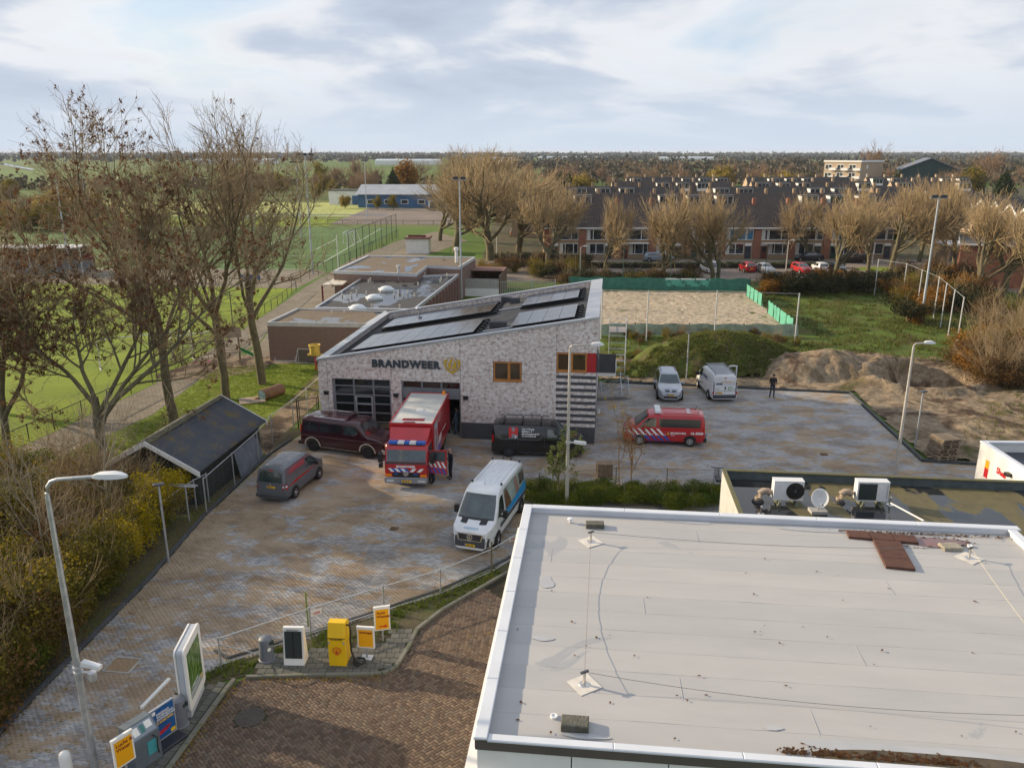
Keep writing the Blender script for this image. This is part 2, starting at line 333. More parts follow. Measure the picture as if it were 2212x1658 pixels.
def stain(N, L, P, c, sand=(.33,.235,.14), lo=.50, hi=.565):
    """washed-in sand left on the new paving: streaky patches with edges of their own"""
    mp = N('ShaderNodeMapping'); mp.inputs['Scale'].default_value = (.62, 1.0, 1); mp.inputs['Rotation'].default_value = (0, 0, .35); L(P, mp.inputs[0])
    n = nz(N, L, mp.outputs[0], .85, 10, .72, .4); n2 = nz(N, L, P, .07, 2)
    s = N('ShaderNodeSeparateXYZ'); L(P, s.inputs[0]); mr = N('ShaderNodeMapRange'); L(s.outputs[0], mr.inputs[0]); mr.inputs[1].default_value = -14; mr.inputs[2].default_value = 22; mr.inputs[3].default_value = .065; mr.inputs[4].default_value = -.02
    a = N('ShaderNodeMath'); a.operation = 'MULTIPLY_ADD'; L(n2, a.inputs[0]); a.inputs[1].default_value = .30; L(n, a.inputs[2])
    a2 = N('ShaderNodeMath'); a2.operation = 'ADD'; L(a.outputs[0], a2.inputs[0]); L(mr.outputs[0], a2.inputs[1])
    a3 = N('ShaderNodeMath'); a3.operation = 'SUBTRACT'; L(a2.outputs[0], a3.inputs[0]); a3.inputs[1].default_value = .15
    f = ramp(N, L, a3.outputs[0], [(lo, (0,0,0)), (hi, (.8,.8,.8))])
    damp = ramp(N, L, nz(N, L, mp.outputs[0], .6, 9, .72, .3), [(.44, (1.05,1.05,1.05)), (.60, (.62,.58,.55))])
    c = mixc(N, L, f, c, sand); return mixc(N, L, .8, c, damp, 'MULTIPLY')
def m_yard(N, L, b, P, g):
    mp = N('ShaderNodeMapping'); mp.inputs['Rotation'].default_value = (0, 0, R(7)); L(P, mp.inputs[0])
    t = N('ShaderNodeTexBrick'); L(mp.outputs[0], t.inputs['Vector']); t.inputs['Scale'].default_value = 1; t.inputs['Brick Width'].default_value = .21; t.inputs['Row Height'].default_value = .105; t.inputs['Mortar Size'].default_value = .009; t.inputs['Mortar Smooth'].default_value = .3
    for k, c in (('Color1', (.31,.305,.305)), ('Color2', (.41,.40,.395)), ('Mortar', (.14,.13,.12))): t.inputs[k].default_value = (*c, 1)
    L(stain(N, L, P, t.outputs[0]), b.inputs['Base Color']); bumpn(N, L, b, t.outputs['Fac'], -.4, .01); b.inputs['Roughness'].default_value = .8
def stone_mat(name, stops, stained):
    def f(N, L, b, P, g):
        oi = N('ShaderNodeObjectInfo'); a = N('ShaderNodeMath'); a.operation = 'ADD'; L(g.outputs['Random Per Island'], a.inputs[0]); L(oi.outputs['Random'], a.inputs[1])
        fr = N('ShaderNodeMath'); fr.operation = 'FRACT'; L(a.outputs[0], fr.inputs[0]); c = ramp(N, L, fr.outputs[0], stops)
        n = nz(N, L, P, 14, 4, .7); c = mixc(N, L, .4, c, ramp(N, L, n, [(.3, (.75,.75,.75)), (.7, (1.2,1.2,1.2))]), 'MULTIPLY')
        n = nz(N, L, P, .22, 5, .6); c = mixc(N, L, .5, c, ramp(N, L, n, [(.3, (.72,.72,.72)), (.7, (1.15,1.15,1.15))]), 'MULTIPLY')
        if stained: c = stain(N, L, P, c)
        L(c, b.inputs['Base Color']); b.inputs['Roughness'].default_value = .8; bumpn(N, L, b, nz(N, L, P, 60, 4), .25, .01)
    return ground_mat(name, f)
GM = {k: ground_mat(k, f) for k, f in dict(countryside=m_country, soil=m_soil, lawn=m_lawn, pitch_grass=m_pitch, turf=m_turf, pale_turf=m_far_pitch, rough_grass=m_rough, dirt=m_dirt, sand=m_sand, street_brick=m_street, path_slabs=m_pathway, yard_paving=m_yard).items()}
def sheet(name, poly, z, m):
    me = bpy.data.meshes.new(name); me.from_pydata([(p[0], p[1], z) for p in poly], [], [tuple(range(len(poly)))]); me.materials.append(m)
    bm = bmesh.new(); bm.from_mesh(me); bmesh.ops.recalc_face_normals(bm, faces=bm.faces)
    for f in bm.faces:
        if f.normal.z < 0: f.normal_flip()
    bmesh.ops.triangulate(bm, faces=bm.faces); bm.to_mesh(me); bm.free()
    return tag(link(name, me), kind='structure')
PIT = (27.0, 37.5, 55.0, 65.0)        # the dug hole lies inside this rectangle of the dirt
def big_ground():
    xs = [-9000, PIT[0], PIT[1], 9000]; ys = [-400, PIT[2], PIT[3], 14000]; mb = MB()
    mb.add([(x, y, 0) for y in ys for x in xs], [(j*4+i, j*4+i+1, j*4+i+5, j*4+i+4) for j in range(3) for i in range(3) if not (i == 1 and j == 1)])
    tag(mb.build('ground', GM['countryside']), kind='structure')
big_ground()
P2 = lambda *a: [px(*q)[:2] for q in a]
sheet('grass_pitch', P2((-260,603),(640,622),(600,660),(470,745),(330,830),(120,930),(-60,1010),(-420,1010)), .004, GM['pitch_grass'])
sheet('turf_pitch', [(-120,121),(-27,121),(-27,196),(-120,200)], .004, GM['turf'])
sheet('track_strip', P2((-300,604),(640,623),(705,590),(690,583),(-300,577)), .008, GM['path_slabs'])
sheet('pale_pitch', [(-150,232),(-33,228),(-36,290),(-160,300)], .004, GM['pale_turf'])
sheet('grass_verge', [(-130,200),(-45,198),(-47,222),(-130,228)], .004, GM['pitch_grass'])
sheet('handball_court', [(-46,204),(-12,202),(-12,262),(-46,265)], .008, GM['street_brick'])
sheet('path', P2((-60,1012),(120,932),(330,832),(470,747),(600,662),(660,620),(760,560),(860,520),(940,500),(1010,520),(900,560),(780,660),(590,700),(560,740),(470,790),(330,895),(120,990),(-40,1100)), .012, GM['path_slabs'])
sheet('clubhouse_terrace', P2((560,745),(600,690),(800,690),(800,790),(590,786),(500,790)), .016, GM['path_slabs'])
sheet('lawn', P2((-200,1140),(120,992),(330,897),(470,792),(590,788),(690,780),(694,860),(600,930),(560,1010),(240,1090),(100,1300),(-200,1420)), .016, GM['lawn'])
sheet('soil_strip', [(-40,10),(-15.6,10),(-15.9,22),(-15.3,30.3),(-15.3,36.2),(-14.4,45.2),(-13.4,49.4),(-15.5,50.0),(-17.5,46),(-24,38),(-40,33)], .020, GM['soil'])
YARD = [(-15.75,6),(-15.85,21),(-15.72,23.3),(-15.25,30.3),(-15.2,36.1),(-14.35,45),(-13.0,50.2),(4.0,64.0),(7.2,60.3),(13.7,59.3),(25.2,57.3),(23.9,43.6),(27.0,43.0),(60,38),(60,30),(8.5,34.0),(8.0,36.2),(2.0,36.8),(.45,32.5),(-.9,31.0),(-3.0,29.1),(-7.5,26.0),(-10.2,24.4),(-11.2,23.0),(-11.6,19.5),(-12.2,6)]
yard = sheet('yard', YARD, .024, GM['yard_paving'])
FORE = [(-12.5,5),(-10.35,17.0),(-10.0,19.5),(-9.55,23.0),(-9.1,23.72),(-4.75,23.85),(-4.05,24.3),(-3.72,25.2),(-3.5,26.6),(-2.6,28.0),(.3,31.2),(3.0,30.5),(3.0,5)]
m_bed = ground_mat('joint_sand', lambda N, L, b, P, g: L(ramp(N, L, nz(N, L, P, .8, 5), [(.35, (.03,.027,.02)), (.65, (.05,.05,.022))]), b.inputs['Base Color']))
fore = sheet('forecourt', FORE, .024, m_bed)
def stones(outline, X, Y, A, thick, z, bev=.004):
    """many equal pavers as numpy arrays: top face, chamfer and sides"""
    o = np.array(outline); c = o.mean(0); k = len(o); n = len(X)
    rings = [(o, 0.), (o, thick-bev), (c+(o-c)*(1-2*bev/.1), thick)]
    ca, sa = np.cos(A)[:, None], np.sin(A)[:, None]; V = np.zeros((n, 3*k, 3), np.float32)
    zz = z+np.random.default_rng(5).uniform(-.003, .002, n)[:, None]
    for j, (q, h) in enumerate(rings):
        V[:, j*k:(j+1)*k, 0] = X[:, None]+ca*q[:, 0]-sa*q[:, 1]; V[:, j*k:(j+1)*k, 1] = Y[:, None]+sa*q[:, 0]+ca*q[:, 1]; V[:, j*k:(j+1)*k, 2] = zz+h
    return V, k
def stone_mesh(name, V, k, m):
    n = len(V); me = bpy.data.meshes.new(name); s = np.arange(k); t = (s+1) % k
    quads = np.concatenate([np.stack([s, t, t+k, s+k], 1), np.stack([s+k, t+k, t+2*k, s+2*k], 1)])           # sides, chamfer
    top = 2*k+s; base = (np.arange(n)*3*k)[:, None]
    loops = np.concatenate([(base[:, :, None]+quads[None]).reshape(n, -1), base+top[None]], 1).ravel().astype(np.int32)
    sizes = np.tile(np.array([4]*(2*k)+[k]), n); st = np.concatenate([[0], np.cumsum(sizes)[:-1]]).astype(np.int32)
    me.vertices.add(n*3*k); me.vertices.foreach_set('co', V.reshape(-1)); me.loops.add(len(loops)); me.loops.foreach_set('vertex_index', loops)
    me.polygons.add(len(st)); me.polygons.foreach_set('loop_start', st); me.materials.append(m); me.update(calc_edges=True); return me
def in_frame(X, Y, m=6):
    zc = Y*math.cos(PITCH)+CAM_H*math.sin(PITCH); up = Y*math.sin(PITCH)-CAM_H*math.cos(PITCH)
    x = CXP+FPX*X/zc; y = CYP-FPX*up/zc; return (x > m) & (x < 2212-m) & (y < 1658-m), zc
def lay(name, parent, outline, X, Y, A, thick, z, m, hide=None):
    """the 300 pavers that show largest are objects of their own, the others one mesh"""
    ok, zc = in_frame(X, Y)
    vis = ok if hide is None else ok & ~hide
    order = np.argsort(np.where(vis, zc, 1e9))[:300]; sel = np.zeros(len(X), bool); sel[order] = True
    V, k = stones(outline, np.zeros(1), np.zeros(1), np.zeros(1), thick, 0); one = stone_mesh(name, V, k, m)
    rr = random.Random(3)
    for i in order:
        o = link(name, one, parent, (X[i], Y[i], z+rr.uniform(-.003, .002)), (rr.uniform(-.01, .01), rr.uniform(-.01, .01), A[i]))
    V, k = stones(outline, X[~sel], Y[~sel], A[~sel], thick, z); o = link(name+'_field', stone_mesh(name+'_field', V, k, m), parent); o['kind'] = 'stuff'
h = .1; top = [(0, 0), (.05, 0), (.072, .026), (.128, .026), (.15, 0), (.2, 0)]
ol = [(x-.1, y-h/2) for x, y in top]+[(x-.1, y+h/2) for x, y in reversed(top)]; c0 = np.mean(ol, 0); ol = [tuple(c0+(np.array(p)-c0)*np.array((.965, .94))) for p in ol]
M_PAVER = stone_mat('grey_paver', [(0, (.27,.27,.275)), (.5, (.34,.335,.335)), (1, (.43,.42,.41))], True)
gx, gy = np.meshgrid(np.arange(-90, 110), np.arange(0, 300)); a = SITE
lx = gx.ravel()*.2+(gy.ravel() % 2)*.1; ly = gy.ravel()*h+10
X = -2+lx*math.cos(a)-ly*math.sin(a); Y = lx*math.sin(a)+ly*math.cos(a)
k = inside(YARD, X, Y) & (Y < 37.5) & (Y > 15)
ok_, _z = in_frame(X, Y, -60); k &= ok_
CUT = [(-13.75,24.35,.9,.75), (-5.81,35.0,.42,.42)]   # openings for the hatch and the drain
for cx_, cy_, sx_, sy_ in CUT: k &= ~((abs(X-cx_) < sx_/2+.08) & (abs(Y-cy_) < sy_/2+.05))
lay('paving_stone', yard, ol, X[k], Y[k], np.full(k.sum(), a), .05, -.012, M_PAVER)
M_FORE = stone_mat('brown_paving_brick', [(0, (.092,.066,.052)), (.4, (.135,.095,.072)), (.75, (.18,.132,.096)), (1, (.12,.098,.08))], False)
bl, bw = .21, .105; pts = []
i, j = np.meshgrid(np.arange(-90, 130), np.arange(-90, 130)); i = i.ravel(); j = j.ravel()
kk = (i-j) % 4
H_ = kk == 0; V_ = kk == 3        # cell starts of lying and standing bricks
hx = (i[H_]+1)*bw; hy = (j[H_]+.5)*bw; vx = (i[V_]+.5)*bw; vy = (j[V_]+1)*bw
lx = np.concatenate([hx, vx]); ly = np.concatenate([hy, vy]); la = np.concatenate([np.zeros(len(hx)), np.full(len(vx), math.pi/2)])
a = R(45)+R(-4); X = -4+lx*math.cos(a)-ly*math.sin(a); Y = 12+lx*math.sin(a)+ly*math.cos(a)
ok_, _z = in_frame(X, Y, -40); k = inside(FORE, X, Y) & ok_ & (np.hypot(X+8.39, Y-21.63) > .5)
ob = [(-.097, -.0445), (.097, -.0445), (.097, .0445), (-.097, .0445)]
lay('paving_brick', fore, ob, X[k], Y[k], la[k]+a, .05, -.012, M_FORE, hide=(X > -.95+(Y-13)*.11)[k])
def kerb(pts, w, h, m, label, z=.02, piece=1.0, name='kerb'):
    r = bpy.data.objects.new(name, None); COL.objects.link(r); r['kind'] = 'structure'
    for p, q in zip(pts[:-1], pts[1:]):
        d = math.dist(p, q); n = max(1, round(d/piece)); ang = math.atan2(q[1]-p[1], q[0]-p[0]); s = d/n
        me = MB().bev(-s/2+.006, s/2-.006, -w/2, w/2, -.06, h, .012).data('kerb_stone', m)
        for i in range(n):
            t = (i+.5)/n; link('kerb_stone', me, r, (p[0]+(q[0]-p[0])*t, p[1]+(q[1]-p[1])*t, z), (0, 0, ang))
    return r
kerb([(-15.95,8),(-15.98,21),(-15.85,23.3),(-15.38,30.3),(-15.33,36.1),(-14.5,45),(-13.9,47.3)], .16, .12, KERB_D, '')
kerb([(-10.8,25.2),(-10.15,24.72),(-7.45,26.32),(-2.95,29.4),(-.85,31.3),(.5,32.75)], .10, .09, KERB_D, '')
kerb([(7.4,60.5),(13.7,59.5),(25.35,57.45),(24.05,43.75),(27.1,43.15),(45,40.7)], .16, .14, KERB_D, '')
KERB_C = mat('grey_kerb', (.17,.165,.15), .85, .25, 3, bump=.3, rnd=.12, col2=(.13,.14,.085))
arc = [(-4.75+.75*math.sin(t), 24.55-.75*math.cos(t)) for t in np.linspace(0, 1.35, 5)]
kerb([(-9.15,23.62),(-7.2,23.72),(-4.9,23.78)]+arc+[(-3.75,25.5),(-3.6,26.5),(-2.75,27.85),(.1,31.1)], .14, .11, KERB_C, '', piece=.9)
kerb([(-12.0,10),(-10.45,17.0),(-10.05,19.5),(-9.62,22.95),(-9.5,23.5)], .15, .11, KERB_C, '', piece=.9)
M_SLAB = mat('pavement_slab', (.115,.113,.108), .85, .2, 4, bump=.3, rnd=.2, col2=(.085,.088,.07))
def slabs(name, poly, ang, org, z, size=.3, bed=True):
    r = sheet(name, poly, z-.02, m_bed)
    n = 60; gx, gy = np.meshgrid(np.arange(-n, n), np.arange(-n, n)); lx = gx.ravel()*size+(gy.ravel() % 2)*size/2; ly = gy.ravel()*size
    X = org[0]+lx*math.cos(ang)-ly*math.sin(ang); Y = org[1]+lx*math.sin(ang)+ly*math.cos(ang); k = inside(poly, X, Y)
    me = MB().bev(-size/2+.008, size/2-.008, -size/2+.008, size/2-.008, -.045, 0, .006).data('pavement_slab', M_SLAB); rr = random.Random(1)
    for x, y in zip(X[k], Y[k]): link('pavement_slab', me, r, (x, y, z+rr.uniform(-.004, .004)), (rr.uniform(-.008, .008), rr.uniform(-.008, .008), ang))
slabs('pavement', [(-9.0,23.72),(-4.9,23.85),(-4.3,24.1),(-3.95,24.6),(-3.82,25.3),(-3.7,26.3),(-4.4,26.6),(-4.8,25.6),(-5.9,25.35),(-7.2,25.1),(-8.95,24.75)], R(0), (-9,23.9), .115)
slabs('pavement', [(-12.3,14),(-11.2,14),(-10.5,17),(-10.12,19.5),(-9.7,22.9),(-9.62,23.3),(-10.35,23.3),(-10.75,19.5),(-11.2,17)], R(83), (-10.3,19.6), .115)
sheet('planting_strip', [(-11.9,12),(-11.3,17),(-10.9,19.5),(-10.4,23.3),(-9.2,23.75),(-9.0,24.7),(-4.9,25.7),(-4.3,26.7),(-3.75,26.3),(-2.8,27.8),(.15,31.1),(.6,32.6),(-.9,31.2),(-3.0,29.3),(-7.5,26.2),(-10.2,24.55),(-11.35,23.1),(-11.8,19.5),(-12.5,12)], .030, GM['soil'])
sheet('rough_grass', [(6.6,60.8),(7.0,67.8),(14,68.8),(26.9,66.5),(26.9,65.2),(38,65.2),(40,66),(50,61),(61,47),(60,38),(85,60),(75,88),(60,112),(-8,112),(-6,74),(5.5,66)], .004, GM['rough_grass'])
sheet('street', [(-9,114),(-2,112),(58,112),(72,92),(80,60),(130,60),(160,100),(120,128),(80,131.2),(-9,131.2)], .008, GM['street_brick'])
sheet('pavement_front', [(-9,131.2),(80,131.2),(80,136),(-9,136)], .012, GM['path_slabs'])
sheet('housing_ground', [(-5,135),(230,120),(300,420),(-5,420)], .004, GM['soil'])
COURT = [px(1270,722)[:2], px(1712,722)[:2], px(1606,630)[:2], px(1290,628)[:2]]
COURT = [(6.9,77.5),(28.0,77.2),(30.6,102.5),(9.0,104.0)]
def heightfield(name, x0, x1, y0, y1, step, fz, keep, m, kind='structure', smooth=True):
    xs = np.arange(x0, x1+1e-6, step); ys = np.arange(y0, y1+1e-6, step); GX, GY = np.meshgrid(xs, ys)
    Z = fz(GX, GY); nx = len(xs); idx = np.arange(GX.size).reshape(GX.shape)
    F = np.stack([idx[:-1, :-1], idx[:-1, 1:], idx[1:, 1:], idx[1:, :-1]], -1).reshape(-1, 4)
    K = keep(GX, GY); kf = (K[:-1, :-1] & K[:-1, 1:] & K[1:, 1:] & K[1:, :-1]).ravel(); F = F[kf]
    V = np.stack([GX.ravel(), GY.ravel(), Z.ravel()], 1); u, inv = np.unique(F, return_inverse=True)
    return tag(link(name, fast(name, V[u], inv.reshape(F.shape), m, smooth)), kind=kind)
def vnoise(X, Y, s, seed=0):
    """smooth value noise"""
    r = np.random.default_rng(seed).random((64, 64)); x = X/s; y = Y/s; i = np.floor(x).astype(int); j = np.floor(y).astype(int); fx = x-i; fy = y-j
    fx = fx*fx*(3-2*fx); fy = fy*fy*(3-2*fy); g = lambda a, b: r[a % 64, b % 64]
    return (g(i, j)*(1-fx)+g(i+1, j)*fx)*(1-fy)+(g(i, j+1)*(1-fx)+g(i+1, j+1)*fx)*fy-.5
def fbm(X, Y, s, seed=0, o=4): return sum(vnoise(X, Y, s/2**k, seed+k)/1.8**k for k in range(o))
heightfield('sand_court', 6.5, 31, 77, 104.5, .3, lambda X, Y: .06+.10*(fbm(X, Y, .9, 3)+.4*fbm(X, Y, 4, 9)), lambda X, Y: inside(COURT, X, Y), GM['sand'])
DIRT = [(6.9,61.2),(13.8,59.65),(25.6,57.5),(24.3,43.9),(27.2,43.4),(60,38.5),(62,48),(50,62),(40,67),(30,70.5),(14,69),(7.2,68)]
def dirt_z(X, Y):
    z = .05+.10*fbm(X, Y, 3, 11)+.06*fbm(X, Y, .8, 21)
    def blob(cx, cy, rx, ry, h, p=1.5, sd=1):
        d = np.sqrt(((X-cx)/rx)**2+((Y-cy)/ry)**2)+.35*fbm(X, Y, 2.2, sd); return h*np.clip(1-d**p, 0, None)
    z = np.maximum(z, .06+blob(26.0,63.2,7.2,3.3,1.9,1.5,31)+.28*fbm(X, Y, .9, 5)); z = np.maximum(z, .05+blob(22.4,62.6,3.6,2.4,1.35,1.4,33))
    z = z+blob(28.5,58.9,4.5,1.3,.35,1.5,37)
    d = np.sqrt(((X-32.3)/3.9)**2+((Y-60.2)/2.8)**2)+.3*fbm(X, Y, 1.6, 35); z = z-1.3*np.clip(1-d**2.6, 0, None)*1.0+.45*np.exp(-((d-1.08)/.2)**2)
    return np.where((X > PIT[0]) & (X < PIT[1]) & (Y > PIT[2]) & (Y < PIT[3]), z, np.maximum(z, .014))
heightfield('dirt_ground', 6.5, 62, 38.5, 71, .25, dirt_z, lambda X, Y: inside(DIRT, X, Y), GM['dirt'])
MOUNDM = ground_mat('overgrown_mound', lambda N, L, b, P, g: (L(mixc(N, L, .5, ramp(N, L, nz(N, L, P, .45, 7, .65, .4), [(.38, (.10,.075,.045)), (.46, (.085,.085,.03)), (.56, (.085,.115,.022)), (.7, (.14,.14,.04))]), ramp(N, L, nz(N, L, P, 3, 5, .65), [(.3, (.5,.5,.5)), (.7, (1.25,1.25,1.25))]), 'MULTIPLY'), b.inputs['Base Color']), bumpn(N, L, b, nz(N, L, P, 4, 5, .7), 1., .15)))
def mound_z(X, Y):
    d = np.sqrt(((X-17.6)/7.6)**2+((Y-65.6)/4.3)**2)+.16*fbm(X, Y, 3, 41); z = 3.0*np.clip(1-d**1.7, 0, None)**.8
    d = np.sqrt(((X-11.5)/4.2)**2+((Y-63.4)/2.2)**2)+.2*fbm(X, Y, 2, 43); z = np.maximum(z, .8*np.clip(1-d**1.6, 0, None))
    return z+np.where(z > .02, .16*fbm(X, Y, 1.1, 44)+.08*fbm(X, Y, .4, 45), 0)-.05
heightfield('earth_mound', 6.8, 26.5, 60.4, 71, .25, mound_z, lambda X, Y: mound_z(X, Y) > -.02, MOUNDM)
LINE = mat('white_line_paint', (.62,.65,.60), .8, .15, 2)
def lines(name, segs, w=.12, z=.014):
    mb = MB()
    for (x0, y0), (x1, y1) in segs:
        d = Vector((x1-x0, y1-y0, 0)).normalized(); n = Vector((-d.y, d.x, 0))*w/2
        a = Vector((x0, y0, z)); b = Vector((x1, y1, z)); mb.add([a-n, b-n, b+n, a+n], [(0, 1, 2, 3)])
    return tag(mb.build(name, LINE), kind='structure')
lines('pitch_lines', [((-110,124),(-31,124)),((-31,124),(-31,193)),((-110,193),(-31,193)),((-72,124),(-72,193)),((-47.5,140),(-47.5,178)),((-47.5,140),(-31,140)),((-47.5,178),(-31,178)),((-36.5,149),(-36.5,168))]+[((-72+9*math.cos(t), 158.5+9*math.sin(t)), (-72+9*math.cos(t+.3), 158.5+9*math.sin(t+.3))) for t in np.arange(0, 6.2, .3)], .14)
BRW = brick_mat('station_brick', (.76,.72,.70), (.54,.45,.42), (.62,.58,.56), .23, .09, patch=(.24,.125,.09), patch_amt=.75, ps=4.5, bias=-.25)
BRD = brick_mat('dark_station_brick', (.085,.088,.10), (.065,.068,.078), (.10,.10,.105), .21, .062)
COPE = mat('roof_coping_metal', (.42,.44,.47), .35, .08, 1.5, metal=.4)
FELT = mat('roof_felt', (.052,.053,.057), .8, .35, 1.2, bump=.2)
FRAME_G = mat('grey_door_frame', (.19,.20,.22), .45, .1, 3)
TIMBER = mat('oiled_timber', (.42,.17,.035), .5, .2, 4)
RED_P = mat('red_panel', (.36,.012,.02), .4, .1, 2)
PVM = mat('solar_panel_glass', (.010,.013,.024), .10, .3, 3, spec=.9)
def fire_station():
    r = root('fire_station', (5.09, 46.6, 0), SITE, 'pale brick fire station with sloping solar panel roof and yellow flame emblem', 'fire station')
    W, Dp = 17.45, 15.0; T = lambda x: 7.93+.1771*x
    w = MB(); th = .35
    def col(x0, x1, z0, z1=None):
        w.extr([(x0, z0), (x1, z0), (x1, T(x1)-.02 if z1 is None else z1), (x0, T(x0)-.02 if z1 is None else z1)], 0, th)
    for a in ((-W,-16.62,0),(-16.62,-12.8,3.7),(-12.8,-12.12,0),(-12.12,-8.35,3.68),(-8.35,-6.3,0),(-6.3,-4.53,0,3.88),(-6.3,-4.53,5.12),(-4.53,-2.42,0),(-2.42,0,0,4.58),(-2.42,0,5.8)): col(*a)
    w.box(-W, -W+th, th, Dp, 0, T(-W)-.02); w.box(-th, 0, 1.6, Dp, 0, T(0)-.02); w.box(-th, 0, th, 1.6, 0, 4.58); w.box(-th, 0, th, 1.6, 5.8, T(-th)-.02)
    w.extr([(-W+th, 0), (-th, 0), (-th, T(-th)-.02), (-W+th, T(-W+th)-.02)], Dp-th, Dp)
    w.build('wall', BRW, r)
    pl = MB().box(-8.35, .004, -.004, th, 0, 1.1); pl.box(-.35, .004, th, Dp, 0, 1.1); pl.build('plinth', BRD, r)
    for i in range(8):
        z = 1.32+i*.408; b = MB().box(-2.42, .004, -.005, .02, z, z+.2); b.box(-.02, .005, .02, 3.0, z, z+.2); b.build('brick_band', BRD, r)
    for x, z0, z1 in ((-2.43, 5.8, 7.45), (-8.35, 3.7, 6.4), (-12.75, 3.7, 5.6), (-16.9, 0, 4.85)): MB().box(x, x+.02, -.003, .01, z0, z1).build('expansion_joint', DGREY, r)
    f = MB().add([(-W+.2, .2, T(-W+.2)-.42), (-.2, .2, T(-.2)-.42), (-.2, Dp-.2, T(-.2)-.42), (-W+.2, Dp-.2, T(-W+.2)-.42)], [(0, 1, 2, 3)])
    f.add([(-W+.2, .2, T(-W+.2)-.7), (-.2, .2, T(-.2)-.7), (-.2, Dp-.2, T(-.2)-.7), (-W+.2, Dp-.2, T(-W+.2)-.7)], [(3, 2, 1, 0)])
    roof = f.build('roof', FELT, r)
    par = MB()
    par.extr([(-W, T(-W)-.5), (0, T(0)-.5), (0, T(0)), (-W, T(-W))], Dp-.30, Dp+.01).build('parapet_lining', DGREY, roof)
    MB().extr([(-W+.3, T(-W+.3)-.5), (-.3, T(-.3)-.5), (-.3, T(-.3)), (-W+.3, T(-W+.3))], .36, .40).build('parapet_lining', DGREY, roof)
    c = MB(); d = .1
    c.extr([(-W-.08, T(-W-.08)-.03), (.08, T(.08)-.03), (.08, T(.08)+d), (-W-.08, T(-W-.08)+d)], -.07, .34)
    c.extr([(-W-.08, T(-W-.08)-.03), (.08, T(.08)-.03), (.08, T(.08)+d), (-W-.08, T(-W-.08)+d)], Dp-.30, Dp+.08)
    c.extr([(-W-.08, T(-W-.08)-.035), (-W+.62, T(-W+.62)-.035), (-W+.62, T(-W+.62)+d-.004), (-W-.08, T(-W-.08)+d-.004)], .34, Dp-.30)
    c.extr([(-.78, T(-.78)-.035), (.08, T(.08)-.035), (.08, T(.08)+d-.004), (-.78, T(-.78)+d-.004)], .34, Dp-.30)
    c.build('coping', COPE, roof)
    for x0, y0, n, m in ((-15.95, 2.1, 8, 3), (-15.85, 8.9, 8, 3), (-5.6, 9.2, 4, 3), (-5.5, 2.1, 4, 3)):
        pw, ph = 1.01, 1.67
        for i in range(n):
            for j in range(m):
                xa, xb = x0+i*pw+.012, x0+(i+1)*pw-.012; ya, yb = y0+j*ph+.012, y0+(j+1)*ph-.012
                zz = lambda x, y: T(x)-.42+.20+.02*(m*ph-(y-y0))
                MB().add([(xa,ya,zz(xa,ya)),(xb,ya,zz(xb,ya)),(xb,yb,zz(xb,yb)),(xa,yb,zz(xa,yb)),(xa,ya,zz(xa,ya)+.04),(xb,ya,zz(xb,ya)+.04),(xb,yb,zz(xb,yb)+.04),(xa,yb,zz(xa,yb)+.04)], [(3,2,1,0),(4,5,6,7),(0,1,5,4),(1,2,6,5),(2,3,7,6),(3,0,4,7)]).build('solar_panel', PVM, roof)
        rl = MB()
        for j in range(m*2):
            y = y0+(j+.5)*ph/2; rl.add([(x0-.1, y-.03, T(x0-.1)-.42), (x0+n*pw+.25, y-.03, T(x0+n*pw+.25)-.42), (x0+n*pw+.25, y+.03, T(x0+n*pw+.25)-.42), (x0-.1, y+.03, T(x0-.1)-.42), (x0-.1, y-.03, T(x0-.1)-.24), (x0+n*pw+.25, y-.03, T(x0+n*pw+.25)-.24), (x0+n*pw+.25, y+.03, T(x0+n*pw+.25)-.24), (x0-.1, y+.03, T(x0-.1)-.24)], [(3,2,1,0),(4,5,6,7),(0,1,5,4),(1,2,6,5),(2,3,7,6),(3,0,4,7)])
            rl.cbox((x0+n*pw+.3, y, T(x0+n*pw+.3)-.3), (.22, .16, .2))
        rl.build('panel_rail', BLACK, roof)
    for x, y in ((-7.3, 14.1), (-6.5, 12.9), (-6.75, 4.2), (-6.35, 3.9)):
        v = MB().cbox((x, y, T(x)-.25), (.75, .5, .34)); 
        for k in range(3): v.cbox((x, y-.16+k*.16, T(x)-.06), (.8, .07, .06))
        v.build('roof_vent', DGREY, roof)
    for y in (3.3, 10.6): MB().tube([(-7.6, y, T(-7.6)-.38), (-5.5, y, T(-5.5)-.38)], .04, 5).build('cable_duct', ALU, roof)
    MB().tube([(-14.2, 13.6, T(-14.2)-.42), (-14.2, 13.6, T(-14.2)+.1)], .03, 6).lathe([(.05,0),(.17,.04),(.2,.14),(.12,.25),(.03,.28)], 12, 0, Matrix.Translation((-14.2, 13.6, T(-14.2)+.1))).build('roof_fan', ALU, roof, smooth=40)
    def pane(x0, x1, z0, z1, y=.20, m=GLASS, n='pane', par=None): return MB().box(x0, x1, y, y+.02, z0, z1).build(n, m, par or r)
    d1 = MB(); xs = [-16.5, -15.22, -13.95, -12.86]; zs = [.12, .85, 1.45, 2.05, 2.62, 3.2, 3.66]
    for x in xs: d1.box(x-.05, x+.05, .12, .2, 0.03, 3.7)
    for z in zs: d1.box(-16.62, -12.8, .13, .195, z-.035, z+.035)
    d1.box(-16.62, -16.5, .10, .22, 0.03, 3.7); d1.build('sectional_door', FRAME_G, r); dr = r.children[-1]
    for i in range(3):
        for j in range(6): pane(xs[i]+.05, xs[i+1]-.05, zs[j]+.035, zs[j+1]-.035, .16, GLASS, 'pane', dr)
    pd = MB(); 
